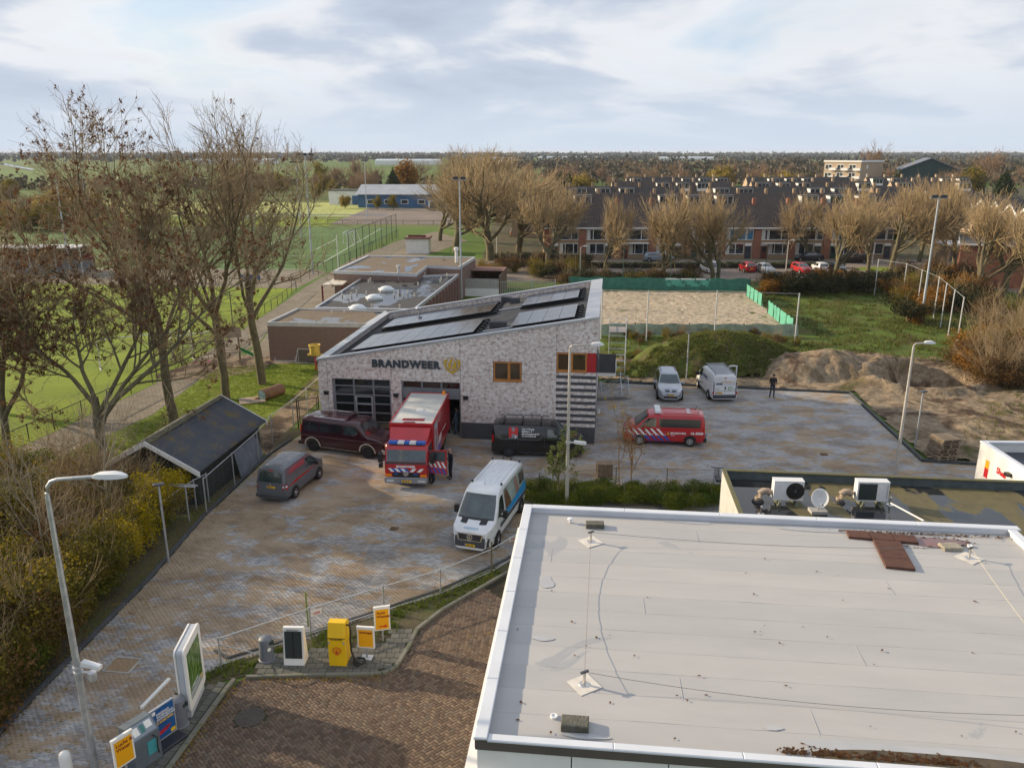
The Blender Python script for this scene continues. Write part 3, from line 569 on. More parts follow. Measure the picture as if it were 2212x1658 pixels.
    for x in (-15.1, -14.07): pd.box(x-.045, x+.045, .07, .118, .05, 2.55)
    for z in (.1, .8, 1.45, 2.02, 2.52): pd.box(-15.1, -14.07, .075, .116, z-.03, z+.03)
    pd.build('wicket_door', ALU, dr); MB().box(-14.2, -14.17, .03, .07, 1.1, 1.3).build('handle', BLACK, dr)
    d2 = MB().box(-12.12, -8.35, .14, .2, 2.62, 3.24); 
    for x in (-12.06, -10.82, -9.58, -8.40): d2.box(x-.05, x+.05, .13, .2, 3.24, 3.68)
    d2.box(-12.1, -8.37, .13, .2, 3.62, 3.68).box(-12.12, -8.35, .10, .22, 2.55, 2.62); d2.box(-12.12, -12.03, .1, .3, 0.03, 3.68).box(-8.44, -8.35, .1, .3, 0.03, 3.68)
    o2 = d2.build('raised_door', FRAME_G, r)
    for x in (-12.06, -10.82, -9.58): pane(x+.05, x+1.19, 3.25, 3.62, .15, mat('reddish_pane', (.03,.012,.01), .08, .4, 1), 'pane', o2)
    MB().box(-W+.36, -.36, .36, Dp-.36, .026, .034).build('floor', CONC, r)
    rk = MB().box(-16, -13.2, 6, 6.6, .03, 2.4); rk.build('storage_rack', mat('blue_shelving', (.02,.06,.22), .5, .3, 2), r)
    def twin(x0, x1, z0, z1, mid, name='window', y=.02):
        fr = MB().box(x0, x1, y, .16, z1-.09, z1).box(x0, x1, y, .16, z0, z0+.09).box(x0, x0+.09, y, .16, z0+.09, z1-.09).box(x1-.09, x1, y, .16, z0+.09, z1-.09).box(mid-.08, mid+.08, y-.006, .16, z0+.09, z1-.09)
        o = fr.build(name, TIMBER, r); g = mat('brownish_glass', (.06,.04,.022), .06, .4, 1, spec=.8)
        MB().box(x0+.09, mid-.08, .08, .1, z0+.09, z1-.09).build('pane', g, o); MB().box(mid+.08, x1-.09, .08, .1, z0+.09, z1-.09).build('pane', g, o)
        MB().box(x0-.03, x1+.03, -.05, y+.05, z0-.05, z0-.004).build('sill', TIMBER, o)
    twin(-6.27, -4.56, 3.90, 5.10, -5.32); twin(-2.40, -.58, 4.63, 5.78, -1.5)
    MB().box(-.575, -.02, .02, .3, 4.60, 5.79).build('red_panel', RED_P, r)
    MB().extr([(-.0, 4.6), (.14, 4.6), (.14, 5.3), (.0, 5.8)], .02, 1.9).build('corner_cladding', DGREY, r)
    MB().box(-.1, -.02, .36, 1.55, 4.62, 5.78).build('side_pane', GLASS, r)
    for x in (-17.0, -12.47, -8.02): MB().box(x-.14, x+.14, -.13, -.002, 2.62, 2.80).bev(x-.17, x+.17, -.16, -.002, 2.80, 2.85, .01).build('wall_lamp', BLACK, r)
    bx = MB().box(.0, 1.25, 5.2, 6.9, 2.95, 3.08); bx.box(.0, 1.25, 5.2, 5.28, 3.08, 3.65).box(.0, 1.25, 6.82, 6.9, 3.08, 3.65).box(1.17, 1.25, 5.28, 6.82, 3.08, 3.65); bx.build('balcony', WHITE, r)
    MB().box(.05, 1.2, 5.18, 5.2, 3.2, 4.5).build('balcony_screen', DGREY, r)
    V, _ = text_geo('BRANDWEER', 1.0, .055, 1.18); ww = max(v[0] for v in V); hh = max(v[1] for v in V)
    M = basis((-13.93, -.006, 4.55), (1, 0, 0), (0, 0, 1)) @ Matrix.Diagonal((4.37/ww, .47/hh, 1, 1))
    text_part('BRANDWEER', 1.0, mat('slate_letter', (.035,.05,.065), .5, .15, 3), r, M, .055, .07, 'letter', space=1.18, each=True)
    YEL = mat('yellow_emblem', (.50,.32,.02), .45, .1, 3); e = MB(); ex, ez = -8.83, 4.76
    def ep(pts): e.extr([(ex+x*1.12, ez+z*1.12) for x, z in pts], -.07, -.004)
    ep([(-.45,.30),(-.22,.36),(-.30,.20),(-.36,.02),(-.30,-.2),(-.38,-.14),(-.46,.06)]); ep([(.45,.30),(.22,.36),(.30,.20),(.36,.02),(.30,-.2),(.38,-.14),(.46,.06)])
    ep([(-.33,-.22),(-.06,-.44),(.06,-.44),(.33,-.22),(.33,-.10),(.06,-.31),(-.06,-.31),(-.33,-.10)])
    ep([(-.22,-.12),(-.24,.10),(-.12,.28),(-.02,.52),(.02,.30),(-.06,.12),(-.10,-.02),(-.04,-.20)]); ep([(.20,-.12),(.25,.04),(.20,.2),(.08,.34),(.10,.16),(.02,.02),(.0,-.16),(.06,-.24)])
    e.build('emblem', YEL, r)
    return r
station = fire_station()
MEMB_L = None
def roof_membrane(name, c, wetc):
    m, nt, N, L, b = nodes_mat(name); tc = N('ShaderNodeTexCoord'); P = tc.outputs['Object']
    mp = N('ShaderNodeMapping'); mp.inputs['Scale'].default_value = (.35, 1.2, 1); L(P, mp.inputs[0])
    oi = N('ShaderNodeObjectInfo'); vv = ramp(N, L, oi.outputs['Random'], [(0, (.95,.95,.96)), (1, (1.03,1.02,1.01))])
    col = mixc(N, L, 1.0, c, vv, 'MULTIPLY')
    n = nz(N, L, mp.outputs[0], .8, 7, .62); col = mixc(N, L, .7, col, ramp(N, L, n, [(.3, (.86,.86,.87)), (.7, (1.05,1.04,1.02))]), 'MULTIPLY')
    st = nz(N, L, P, .33, 6, .55, .6); f = ramp(N, L, st, [(.655, (0,0,0)), (.67, (.8,.8,.8))]); col = mixc(N, L, f, col, wetc)
    sp = nz(N, L, P, 9, 3, .6); f2 = ramp(N, L, sp, [(.74, (0,0,0)), (.78, (.6,.6,.6))]); col = mixc(N, L, f2, col, tuple(x*.6 for x in wetc))
    L(col, b.inputs['Base Color']); b.inputs['Roughness'].default_value = .55; b.inputs['Specular IOR Level'].default_value = .35
    bumpn(N, L, b, nz(N, L, P, 35, 3), .12, .01); return m
MEMB = roof_membrane('pale_roof_membrane', (.415,.412,.408), (.31,.32,.34))
BLUEW = mat('bluish_white_trim', (.60,.63,.68), .35, .06, 1)
def shop():
    r = root('shop_building', (-.77, 14.58, 0), R(-6.1), 'white flat roofed shop building with pale membrane roof and white metal rim', 'building')
    Wd, Dp = 16.56, 11.95; z = 5.0
    w = MB().box(.12, Wd-.1, .12, Dp-.1, 0, 4.15); w.build('wall', WHITE, r)
    MB().box(-.30, Wd+.3, -.30, .12, 3.6, 4.25).box(-.30, .12, .12, Dp+.1, 3.6, 4.25).build('canopy_fascia', WHITE, r)
    pn = 2.07; me = MB().box(.01, pn-.015, 0, .06, 4.25, 4.9).data('fascia_panel', WHITE)
    for i in range(8): link('fascia_panel', me, r, (i*pn, -.02, 0))
    MB().box(.0, .05, .05, Dp, 4.25, 4.9).build('side_cladding', BLUEW, r)
    MB().box(-.03, Wd, -.045, 0.0, 4.9, 5.13).box(-.045, -.005, 0, Dp, 4.9, 5.13).build('fascia_band', mat('taupe_fascia', (.10,.085,.075), .5, .1, 2), r)
    MB().box(.05, Wd, .05, Dp, 4.8, 4.985).build('roof_deck', CONC, r)
    SEAM = mat('seam_line', (.33,.32,.31), .6, .3, 1.5)
    n = 13; sw = (Dp-.3)/n
    for i in range(n):
        y0 = .15+i*sw
        mb = MB().add([(.2, y0, z), (16.35, y0, z), (16.35, y0+sw+.04, z+.010), (.2, y0+sw+.04, z+.010), (.2, y0+sw+.04, z-.006), (16.35, y0+sw+.04, z-.006)], [(0, 1, 2, 3), (3, 2, 5, 4)])
        o = mb.build('roof_strip', MEMB, r)
    for i in range(1, n):
        rs = random.Random(i); q = [(.2+16.1*k/24, rs.uniform(-.012, .012), rs.uniform(.006, .015)) for k in range(25)]
        MB().add([(x, y-w_, 0) for x, y, w_ in q]+[(x, y, .006) for x, y, w_ in q]+[(x, y+w_, 0) for x, y, w_ in q], [(a*25+k, a*25+k+1, a*25+26+k, a*25+25+k) for a in (0, 1) for k in range(24)]).build('roof_seam', SEAM, r, (0, .15+i*sw+.045, z+.006))
    me = MB().box(0, .012, 0, sw, 0, .004).data('seam', mat('cross_seam_line', (.47,.46,.45), .6, .1, 3))  # short cross seams, a touch paler than the membrane
    for x, i in ((1.1, 9), (3.9, 6), (5.9, 11), (4.6, 2), (9.3, 4), (11.2, 8), (7.5, 1)): link('roof_seam', me, r, (x, .15+i*sw, z+.011))
    up = MB().box(0, .2, 0, Dp, 4.985, 5.17).box(.2, Wd, Dp-.2, Dp, 4.985, 5.17).box(.2, Wd, 0, .12, 4.985, 5.07).box(16.35, 16.5, 0.2, Dp-.2, 4.985, 5.17); up.build('upstand', BLUEW, r)
    for k in range(6): MB().bev(-.06, .24, k*2.0+.004 if k else -.06, min(k*2.0+1.996, Dp+.06), 5.17, 5.225, .02).build('coping', BLUEW, r)
    for k in range(5): MB().bev(.24+k*3.3, .24+k*3.3+3.296, Dp-.24, Dp+.06, 5.17, 5.225, .02).build('coping', BLUEW, r)
    for k in range(6): MB().bev(.24+k*2.72, .24+k*2.72+2.716, -.06, .16, 5.07+.06, 5.125+.06, .02).build('coping', BLUEW, r)
    for k in range(6): MB().bev(16.30, 16.58, max(.2, k*2.0+.004), min(k*2.0+1.996, Dp-.26), 5.17, 5.225, .02).build('coping', BLUEW, r)
    return r
shop_o = shop()
ZR = 5.012
def on_roof(x, y, z=ZR): return px(x, y, z)
MOSS_C = mat('mossy_concrete', (.13,.125,.105), .9, .35, 6, bump=.6, col2=(.07,.07,.05))
for k, (x, y, wx, wy, lb) in enumerate(((1242, 1568, .62, .40, 'mossy ballast slab beside the small drain cap on the white roof'), (1285, 1137, .62, .34, 'mossy ballast slab beside a white cap at the far rim'), (2053, 1183, .62, .42, 'light worn ballast slab beside the dirty puddle'))):
    p = on_roof(x, y); s = MB().bev(-wx/2, wx/2, -wy/2, wy/2, 0, .16 if k < 2 else .10, .02)
    o = s.build('ballast_slab', MOSS_C if k < 2 else mat('pale_ballast', (.30,.27,.21), .9, .25, 5, bump=.5), None, p, (0, 0, R(-6+4*k))); tag(o, lb, 'slab', 'ballast slabs on the roof')
STEELC = mat('stainless', (.62,.60,.56), .25, .1, 5, metal=.9)
def anchor(p, lb, hgt=.34):
    r = root('anchor_post', p, R(30), lb, 'roof anchor')
    MB().cbox((0, 0, .004), (.62, .62, .008)).build('base_patch', mat('patch_membrane', (.60,.565,.52), .7, .12, 4), r, (0, 0, .004))
    MB().lathe([(.14, .012), (.12, .03), (.05, .05)], 14).build('flange', STEELC, r)
    MB().lathe([(.038, .04), (.036, hgt)], 10).build('post', STEELC, r, smooth=40)
    MB().cbox((0, 0, hgt+.02), (.22, .06, .04)).build('head', DGREY, r)
    return r
A1 = on_roof(1262, 1478); A2 = on_roof(1276, 1170); A3 = on_roof(2093, 1205)
anchor(A1, 'steel safety anchor with curved wire guide on square patch near the mossy slab'); anchor(A2, 'steel safety anchor with dark head behind the pale roof strips'); anchor(A3, 'steel safety anchor with loose wires beside the light ballast slab')
def wire(pts, r, lb, m=None, n=4): return tag(MB().tube(pts, r, n).build('safety_wire', m or mat('steel_wire', (.22,.20,.18), .5, .1, 5, metal=.5)), lb, 'wire', 'roof safety wires')
up_ = Vector((0, 0, .36))
def sag(a, b, s, n=10): return [a.lerp(b, t/n)+Vector((0, 0, -s*4*(t/n)*(1-t/n))) for t in range(n+1)]
wire(sag(A1+up_, A2+up_, .26), .006, 'thin wire stretched between the two anchors along the roof rim')
wire(sag(A2+up_, A3+up_, .20), .008, 'thin wire sagging across the roof to the anchor by the puddle')
wire(sag(A1+up_, px(2260, 1545, 5.3), .26), .008, 'thin wire sagging across the roof past the mossy slab anchor')
wire(sag(A3+up_, px(2240, 1380, 5.25), .05), .006, 'pale thin rope running off over the roof edge', mat('pale_rope', (.55,.47,.30), .7, .1, 5))
BOARD = mat('rusty_brown_board', (.085,.035,.022), .8, .25, 5, bump=.3)
b0, b1 = px(1826, 1147, ZR), px(1975, 1160, ZR)
t = MB(); ax = math.atan2(b1.y-b0.y, b1.x-b0.x); Mt = Matrix.Translation(b0) @ rotz(ax); L_ = math.dist(b0, b1)
rt = root('board_walkway', b0, ax, 'T shaped walkway of rusty brown boards at the roof rim', 'boards')
for k in range(3): MB().bev(k*L_/3+.01, (k+1)*L_/3-.01, -.55, -.05, .0, .09, .01).build('board', BOARD, rt)
for k in range(3): MB().bev(.75, 1.6, -.57-(k+1)*.62, -.57-k*.62-.01, 0.0, .09, .01).build('board', BOARD, rt)
def blob_sheet(name, pts, z, m, lb, cat='puddle'):
    o = MB(); o.add([(p[0], p[1], z) for p in pts], [tuple(range(len(pts)))]); me = o.data(name, m)
    return tag(link(name, me), lb, cat, kind='stuff')
def ring(cx, cy, rx, ry, ang, seed, n=40, rough=.3):
    rr = np.random.default_rng(seed); ph = rr.uniform(0, 6.28, 6); am = rr.uniform(.3, 1, 6)*rough/np.arange(1, 7)
    out = []
    for k in range(n):
        t = 2*math.pi*k/n; s = 1+sum(am[j]*math.sin((j+1)*t+ph[j]) for j in range(6)); x, y = rx*s*math.cos(t), ry*s*math.sin(t)
        out.append((cx+x*math.cos(ang)-y*math.sin(ang), cy+x*math.sin(ang)+y*math.cos(ang)))
    return out
WATER = mat('roof_puddle_water', (.14,.12,.125), .03, .3, 1.5, spec=.6, col2=(.20,.085,.075))
p = px(2010, 1172, ZR); blob_sheet('roof_puddle', ring(p.x, p.y, 1.35, .36, R(-6), 4), ZR+.010, WATER, 'reddish rain puddle beside the brown boards')
p = px(1975, 1647, ZR)
MUCK = mat('rotting_leaf_muck', (.045,.032,.012), .35, .4, 3, col2=(.10,.07,.03))
blob_sheet('roof_muck', ring(p.x, p.y+.10, 2.4, .22, R(-6.1), 8, rough=.2), ZR+.010, MUCK, 'brown leaf sludge along the near roof rim', 'sludge')
WET = mat('damp_membrane', (.40,.41,.425), .25, .08, 1)
for i, (x, y, rx, ry) in enumerate(((1985, 1630, 2.5, .30), (1500, 1128, .8, .12), (1770, 1142, 1.5, .22), (1175, 1378, .32, .10), (1178, 1255, .2, .35), (1665, 1572, .2, .09), (1500, 1620, 2.0, .10), (1270, 1590, .5, .09))):
    p = px(x, y, ZR); blob_sheet('damp_patch', ring(p.x, p.y, rx, ry, R(-6), 20+i), ZR+.0045+i*.0006, WET, ('wide damp band above the leaf sludge', 'long damp band behind the mossy slab at the far rim', 'wavy damp band beside the T shaped boards', 'slim damp smear near the left roof rim', 'upright damp smear near the left roof rim', 'small round damp spot on the near roof', 'thin damp band along the near roof rim', 'short damp smear behind the mossy slab')[i], 'damp patch')
def scatter_leaves(name, pts, m, size, lb, seed=1, cat='leaves', parent=None):
    rr = np.random.default_rng(seed); n = len(pts); P_ = np.array(pts, np.float32); a = rr.uniform(0, 6.28, n); s = size*rr.uniform(.5, 1.3, n); ti = rr.normal(0, .35, (n, 2))
    q = np.array([(-1, -.55), (1, -.55), (1, .55), (-1, .55)]); V = np.zeros((n, 4, 3), np.float32)
    for k in range(4):
        x = (q[k, 0]*np.cos(a)-q[k, 1]*np.sin(a))*s; y = (q[k, 0]*np.sin(a)+q[k, 1]*np.cos(a))*s
        V[:, k, 0] = P_[:, 0]+x; V[:, k, 1] = P_[:, 1]+y; V[:, k, 2] = P_[:, 2]+np.abs(x*ti[:, 0]+y*ti[:, 1])
    o = link(name, fast(name, V.reshape(-1, 3), np.arange(4*n).reshape(-1, 4), m), parent)
    if parent is None: tag(o, lb, cat, kind='stuff')
    else: o['kind'] = 'stuff'
    return o
rr = np.random.default_rng(12)
LEAFB = leaf_mat('fallen_leaf', [(.3, (.05,.022,.010)), (.5, (.10,.045,.018)), (.7, (.17,.085,.03))], 4)
pts = []
p0, p1 = px(1690, 1625, ZR), px(2110, 1655, ZR)
for k in range(420):
    t = rr.random(); p = p0.lerp(p1, t); pts.append((p.x+rr.normal(0, .1), p.y-.02+abs(rr.normal(0, .10)), ZR+.014))
p0, p1 = px(1800, 1144, ZR), px(2170, 1160, ZR)
for k in range(260):
    t = rr.random(); p = p0.lerp(p1, t); pts.append((p.x+rr.normal(0, .1), p.y-abs(rr.normal(0, .07)), ZR+.014))
for k in range(90):
    t = rr.random()*6.28; p = px(2010, 1172, ZR); pts.append((p.x+1.35*math.cos(t)*rr.uniform(.8, 1.1), p.y+.36*math.sin(t)*rr.uniform(.8, 1.1), ZR+.014))
for k in range(40): p = px(rr.uniform(1100, 2200), rr.uniform(1200, 1600), ZR); pts.append((p.x, p.y, ZR+.014))
scatter_leaves('roof_leaves', pts, LEAFB, .035, 'dead brown leaves blown along the rims of the white roof', 4)
for x, y, lb in ((1232, 1128, 'white mushroom vent cap beside the far mossy slab'), (1197, 1548, 'small grey drain cap beside the near mossy slab'), (2095, 1180, 'small white drain cap beside the light ballast slab')):
    p = px(x, y, ZR); tag(MB().lathe([(.05, 0), (.045, .10), (.11, .12), (.10, .16), (.02, .185)] if 'mush' in lb else [(.09, 0), (.09, .05), (.06, .055), (.02, .03)], 14).build('vent_cap', WHITE_D, None, p, smooth=40), lb, 'vent')
def annex():
    m, nt, N, L, b = nodes_mat('wet_mossy_felt'); tc = N('ShaderNodeTexCoord'); P = tc.outputs['Object']
    mp = N('ShaderNodeMapping'); mp.inputs['Rotation'].default_value = (0, 0, R(35)); mp.inputs['Scale'].default_value = (.75, .3, 1); L(P, mp.inputs[0])
    n = nz(N, L, mp.outputs[0], .9, 3, .5, .5); sx = N('ShaderNodeSeparateXYZ'); L(P, sx.inputs[0])
    ad = N('ShaderNodeMapRange'); L(sx.outputs[0], ad.inputs[0]); ad.inputs[1].default_value = .5; ad.inputs[2].default_value = 4.5; ad.inputs[3].default_value = .2; ad.inputs[4].default_value = 0
    a = N('ShaderNodeMath'); a.operation = 'ADD'; L(n, a.inputs[0]); L(ad.outputs[0], a.inputs[1])
    f = ramp(N, L, a.outputs[0], [(.50, (0,0,0)), (.53, (1,1,1))]); g = nz(N, L, P, 2, 6, .65)
    c = ramp(N, L, g, [(.3, (.075,.065,.03)), (.55, (.12,.10,.045)), (.75, (.10,.10,.035))])
    L(mixc(N, L, f, c, (.025,.027,.03)), b.inputs['Base Color']); rg = N('ShaderNodeMapRange'); L(f, rg.inputs[0]); rg.inputs[3].default_value = .75; rg.inputs[4].default_value = .04; L(rg.outputs[0], b.inputs['Roughness'])
    r = root('annex_building', (8.81, 31.2, 0), R(-6.1), 'lower annex with wet mossy felt roof behind the shop', 'building')
    Dp = 5.2; W = 22
    MB().box(.0, W, -Dp, 0, 0, 4.2).build('wall', mat('pale_render', (.42,.42,.41), .8, .15, 1.5), r)
    for i in range(15):
        x0 = .2+i*1.45; MB().add([(x0, -Dp, 4.30), (x0+1.47, -Dp, 4.308), (x0+1.47, -.22, 4.308), (x0, -.22, 4.30), (x0+1.47, -Dp, 4.295), (x0+1.47, -.22, 4.295)], [(0, 1, 2, 3), (1, 4, 5, 2)]).build('roof_strip', m, r)
    MB().box(0, .12, -Dp, 0, 4.2, 4.62).build('parapet', mat('pale_render', (.5,.48,.44)), r)
    MB().box(.12, W, -.12, 0, 4.2, 4.6).build('parapet', mat('grey_felt_upstand', (.075,.095,.10), .8, .25, 3), r)
    MB().bev(-.02, .16, -Dp, -.16, 4.62, 4.66, .01).bev(-.02, W, -.17, .03, 4.61, 4.665, .01).build('mossy_capping', mat('mossy_cap', (.085,.09,.075), .9, .4, 5, col2=(.14,.125,.035)), r)
annex()
ZA = 4.31
def ac_unit(x, y, w, lb, fan_open):
    p = px(x, y, ZA); r = root('air_conditioner', p, R(-4), lb, 'air conditioner'); h = .78; d = .38; z = .2
    MB().bev(-w/2, w/2, -d/2, d/2, z, z+h, .02).build('casing', WHITE_D, r)
    MB().box(-w/2-.012, w/2+.012, -d/2-.012, d/2+.012, z+h-.012, z+h+.012).build('top_cover', WHITE_D, r)
    if fan_open:
        M = Matrix.Translation((w*.22, -d/2-.004, z+h*.5)) @ Matrix.Rotation(math.pi/2, 4, 'X')
        MB().lathe([(.33, 0), (.33, .02), (.29, .02), (.29, .004), (.0, .004)], 24, 0, M).build('fan_grille', BLACK, r)
        fb = MB()
        for k in range(3): fb.add([M @ Vector((math.cos(a)*q, math.sin(a)*q, .012)) for a, q in ((k*2.09, .05), (k*2.09-.3, .26), (k*2.09+.5, .27), (k*2.09+.9, .06))], [(0, 1, 2, 3)])
        fb.lathe([(.06, .0), (.06, .03), (.02, .04)], 10, 0, M); fb.build('fan', DGREY, r)
        MB().lathe([(.345, 0), (.345, .012)], 24, 0, M).build('fan_ring', BLACK, r)
    else: MB().box(-w/2+.06, w*.12, -d/2-.012, -d/2-.002, z+.05, z+h-.06).build('louvre', mat('dark_louvre', (.025,.035,.035), .5, .4, 20), r)
    MB().box(w/2-.08, w/2-.04, -d/2-.01, -d/2-.002, z+.1, z+h-.08).build('side_trim', ALU, r)
    for s in (-1, 1): MB().box(s*w*.3-.04, s*w*.3+.04, -d/2-.16, d/2+.1, .06, .2).cbox((s*w*.3, -.02, .03), (.16, .66, .06)).build('foot', mat('timber_block', (.16,.17,.12), .9, .3, 4), r)
ac_unit(1698, 1086, 1.12, 'white air conditioner with round black fan on the wet felt roof', True); ac_unit(1878, 1088, 1.18, 'white air conditioner with square dark louvre on the wet felt roof', False)
for x, y, lb in ((1637, 1083, 'insulated pipe elbow beside the air conditioner with a round fan'), (1812, 1085, 'insulated pipe elbow beside the air conditioner with a dark louvre')):
    p = px(x, y, ZA); r = root('pipe_elbow', p, R(-5), lb, 'pipe')
    MB().tube([(0, 0, 0), (0, 0, .22), (.05, 0, .36), (.18, 0, .46), (.34, 0, .46), (.44, 0, .38)], .13, 12).build('duct', mat('beige_insulation', (.33,.26,.20), .8, .2, 6, bump=.5, bscale=25), r, smooth=50)
    MB().lathe([(.24, 0), (.22, .05), (.15, .12)], 14).build('collar', mat('black_rubber_collar', (.02,.02,.02)), r); MB().tube([(.40, 0, .42), (.7, .02, .35)], .03, 6).build('hose', mat('teal_tape', (.05,.16,.17), .5, .1, 3), r)
p = px(1765, 1108, ZA); r = root('satellite_dish', p, 0, 'round white satellite dish on the wet felt roof', 'satellite dish')
Md = Matrix.Translation((.05, .0, .62)) @ Matrix.Rotation(R(-20), 4, 'Z') @ Matrix.Rotation(R(75), 4, 'X')
MB().lathe([(.0, -.05), (.12, -.045), (.22, -.02), (.30, .02), (.315, .03), (.30, .035), (.22, -.005), (.0, -.035)], 24, 0, Md @ Matrix.Scale(1.18, 4, (0, 1, 0))).build('dish', WHITE_D, r, smooth=40)
MB().tube([(.05, .08, 0), (.05, .08, .62)], .03, 8).build('mast', GALV, r); MB().cbox((.05, .1, .06), (.6, .45, .12)).build('ballast', CONC, r); MB().tube([(.05, .0, .35), (.0, -.32, .5)], .012, 5).cbox((0, -.34, .52), (.08, .12, .07)).build('arm', GALV, r)
for x, y, lb in ((1562+82, 1110, 'grey anchor post with slack wire beside the satellite dish'), (1922, 1090, 'grey anchor post holding a white tube on the wet felt roof')):
    p = px(x, y, ZA); r = root('anchor_post', p, 0, lb, 'roof anchor'); MB().lathe([(.14, 0), (.13, .02), (.04, .03), (.035, .3), (.05, .31), (.02, .34)], 12).build('post', STEELC, r, smooth=40)
tag(MB().tube([px(1924, 1086, ZA+.3), px(1995, 1124, ZA+.95)], .028, 6).build('roof_tube', WHITE_D), 'thin white tube slanting from annex post to the shop rim', 'tube')
def wash_box():
    a = px(2119, 951, 4.5); b = px(2212, 1011, 4.5); ang = math.atan2(a.y-b.y, a.x-b.x)
    r = root('car_wash', (a.x, a.y, 0), ang-math.pi/2, 'white walled car wash block with dark flat roof and red lettering', 'building')  # local -y runs towards the camera
    W, D = 14, 9
    MB().box(0, .18, -D, 0, 0, 4.4).box(.18, W, -.18, 0, 0, 4.4).box(.18, W, -D, -D+.18, 0, 4.4).box(W-.18, W, -D+.18, -.18, 0, 4.4).build('wall', WHITE, r)
    MB().box(.18, W-.18, -D+.18, -.18, 3.9, 4.0).build('roof', mat('dark_blue_roof', (.02,.028,.045), .35, .3, 1), r)
    MB().bev(-.03, .22, -D, .03, 4.4, 4.5, .02).bev(.22, W, -.22, .03, 4.4, 4.5, .02).build('coping', BLUEW, r)
    def q(x, y):   # pixel on the left wall plane (local x = 0)
        dx = (x-CXP)/FPX; dy = -(y-CYP)/FPX; d = Vector((dx, math.cos(PITCH)+dy*math.sin(PITCH), -math.sin(PITCH)+dy*math.cos(PITCH)))
        nrm = Vector((math.cos(ang-math.pi/2), math.sin(ang-math.pi/2), 0)); t = (Vector((a.x, a.y, 0))-Vector((0, 0, CAM_H))).dot(nrm)/d.dot(nrm); w = Vector((0, 0, CAM_H))+d*t
        l = Matrix.Rotation(-(ang-math.pi/2), 4, 'Z') @ (w-Vector((a.x, a.y, 0))); return l.y, l.z
    y0, z0 = q(2131, 992); y1, z1 = q(2137, 1032)
    MB().box(-.012, -.003, y0-.28, y0+.02, z1+.35, z0).build('yellow_stripe', mat('sign_yellow', (.80,.42,.01), .4, .05, 2), r); MB().box(-.012, -.003, y0-.28, y0+.02, z1-.1, z1+.35).build('red_stripe', mat('sign_red', (.55,.01,.015), .4, .05, 2), r)
    yy, zz = q(2152, 1020); RD = mat('sign_red', (.55,.01,.015))
    text_part('Shell', .40, RD, r, basis((-.004, yy, zz), (0, -1, 0), (0, 0, 1)), .012, .012); text_part('Carwash', .55, RD, r, basis((-.004, yy, zz-.72), (0, -1, 0), (0, 0, 1)), .015, .012)
    MB().cbox((-.1, yy-1.0, z0+.05), (.2, .28, .14)).build('wall_lamp', BLACK, r)
    return r
wash_box()
def shed():
    r = root('shed', (-15.8, 37.35, 0), SITE, 'dark timber shed with mossy slate blue corrugated roof and white bargeboards', 'shed')
    W, D, e, a = 5.2, 8.0, 2.05, 3.42    # x from -W to 0, y from 0 to D
    BOARDM = mat('black_green_boards', (.018,.026,.022), .8, .35, 3, rnd=.25)
    MB().extr([(-W+.2, 0), (-.2, 0), (-.2, e), (-W/2, a-.1), (-W+.2, e)], .32, .36).extr([(-W+.2, 0), (-.2, 0), (-.2, e), (-W/2, a-.1), (-W+.2, e)], D-.36, D-.32).box(-.24, -.2, .36, D-.36, 0, e).box(-W+.2, -W+.24, .36, D-.36, 0, e).build('wall', BOARDM, r)
    n = 24
    for i in range(n):      # upright boards of the gable
        x0 = -W+.2+i*(W-.4)/n; x1 = x0+(W-.4)/n-.02; zt = lambda x: e+(a-.12-e)*(1-abs(x+W/2)/(W/2-.2))
        if abs((x0+x1)/2+W*.42) < .0: continue
        MB().extr([(x0, .02), (x1, .02), (x1, zt(x1)), (x0, zt(x0))], .29, .32).build('board', BOARDM, r)
    me = MB().box(-.2, -.17, 0, .19, .02, e-.04).data('board', BOARDM)
    for i in range(34): link('board', me, r, (0, .36+i*.2, 0))
    m, nt, N, L, b = nodes_mat('mossy_corrugated_sheet'); tc = N('ShaderNodeTexCoord'); P = tc.outputs['Object']
    g = nz(N, L, P, 1.1, 8, .7); c = ramp(N, L, g, [(.4, (.055,.062,.078)), (.55, (.075,.078,.085)), (.63, (.14,.10,.035)), (.72, (.11,.10,.03))]); L(c, b.inputs['Base Color']); b.inputs['Roughness'].default_value = .7
    def slope(sx):
        k = 84; V = []; F = []
        for j in range(k+1):
            y = -.05+j*(D+.1)/k; dz = .04*math.cos(j*math.pi)
            for s in np.linspace(0, 1, 5):
                x = -W/2+sx*(W/2+.12)*s; z = a-(a-e+.12)*s+dz+.03; V.append((x, y, z))
        for j in range(k):
            for i in range(4): q = (j*5+i, j*5+i+1, (j+1)*5+i+1, (j+1)*5+i); F.append(q if sx > 0 else q[::-1])
        me = fast('roof_sheet', V, F, m, True); o = link('roof_sheet', me, r); md = o.modifiers.new('thick', 'SOLIDIFY'); md.thickness = .02; md.offset = -1
    slope(1); slope(-1)
    MB().extr([(-W/2-.22, a-.02), (-W/2, a+.075), (-W/2+.22, a-.02), (-W/2+.2, a-.06), (-W/2, a+.03), (-W/2-.2, a-.06)], -.05, D+.05).build('ridge_cap', mat('moss_ridge', (.10,.095,.06), .9, .35, 4), r)
    for y in (-.09, D+.045):
        for sx in (-1, 1): MB().extr([(-W/2, a+.10), (-W/2+sx*(W/2+.16), e-.06), (-W/2+sx*(W/2+.16), e-.34), (-W/2, a-.16)], y, y+.05).build('bargeboard', WHITE, r)
shed()
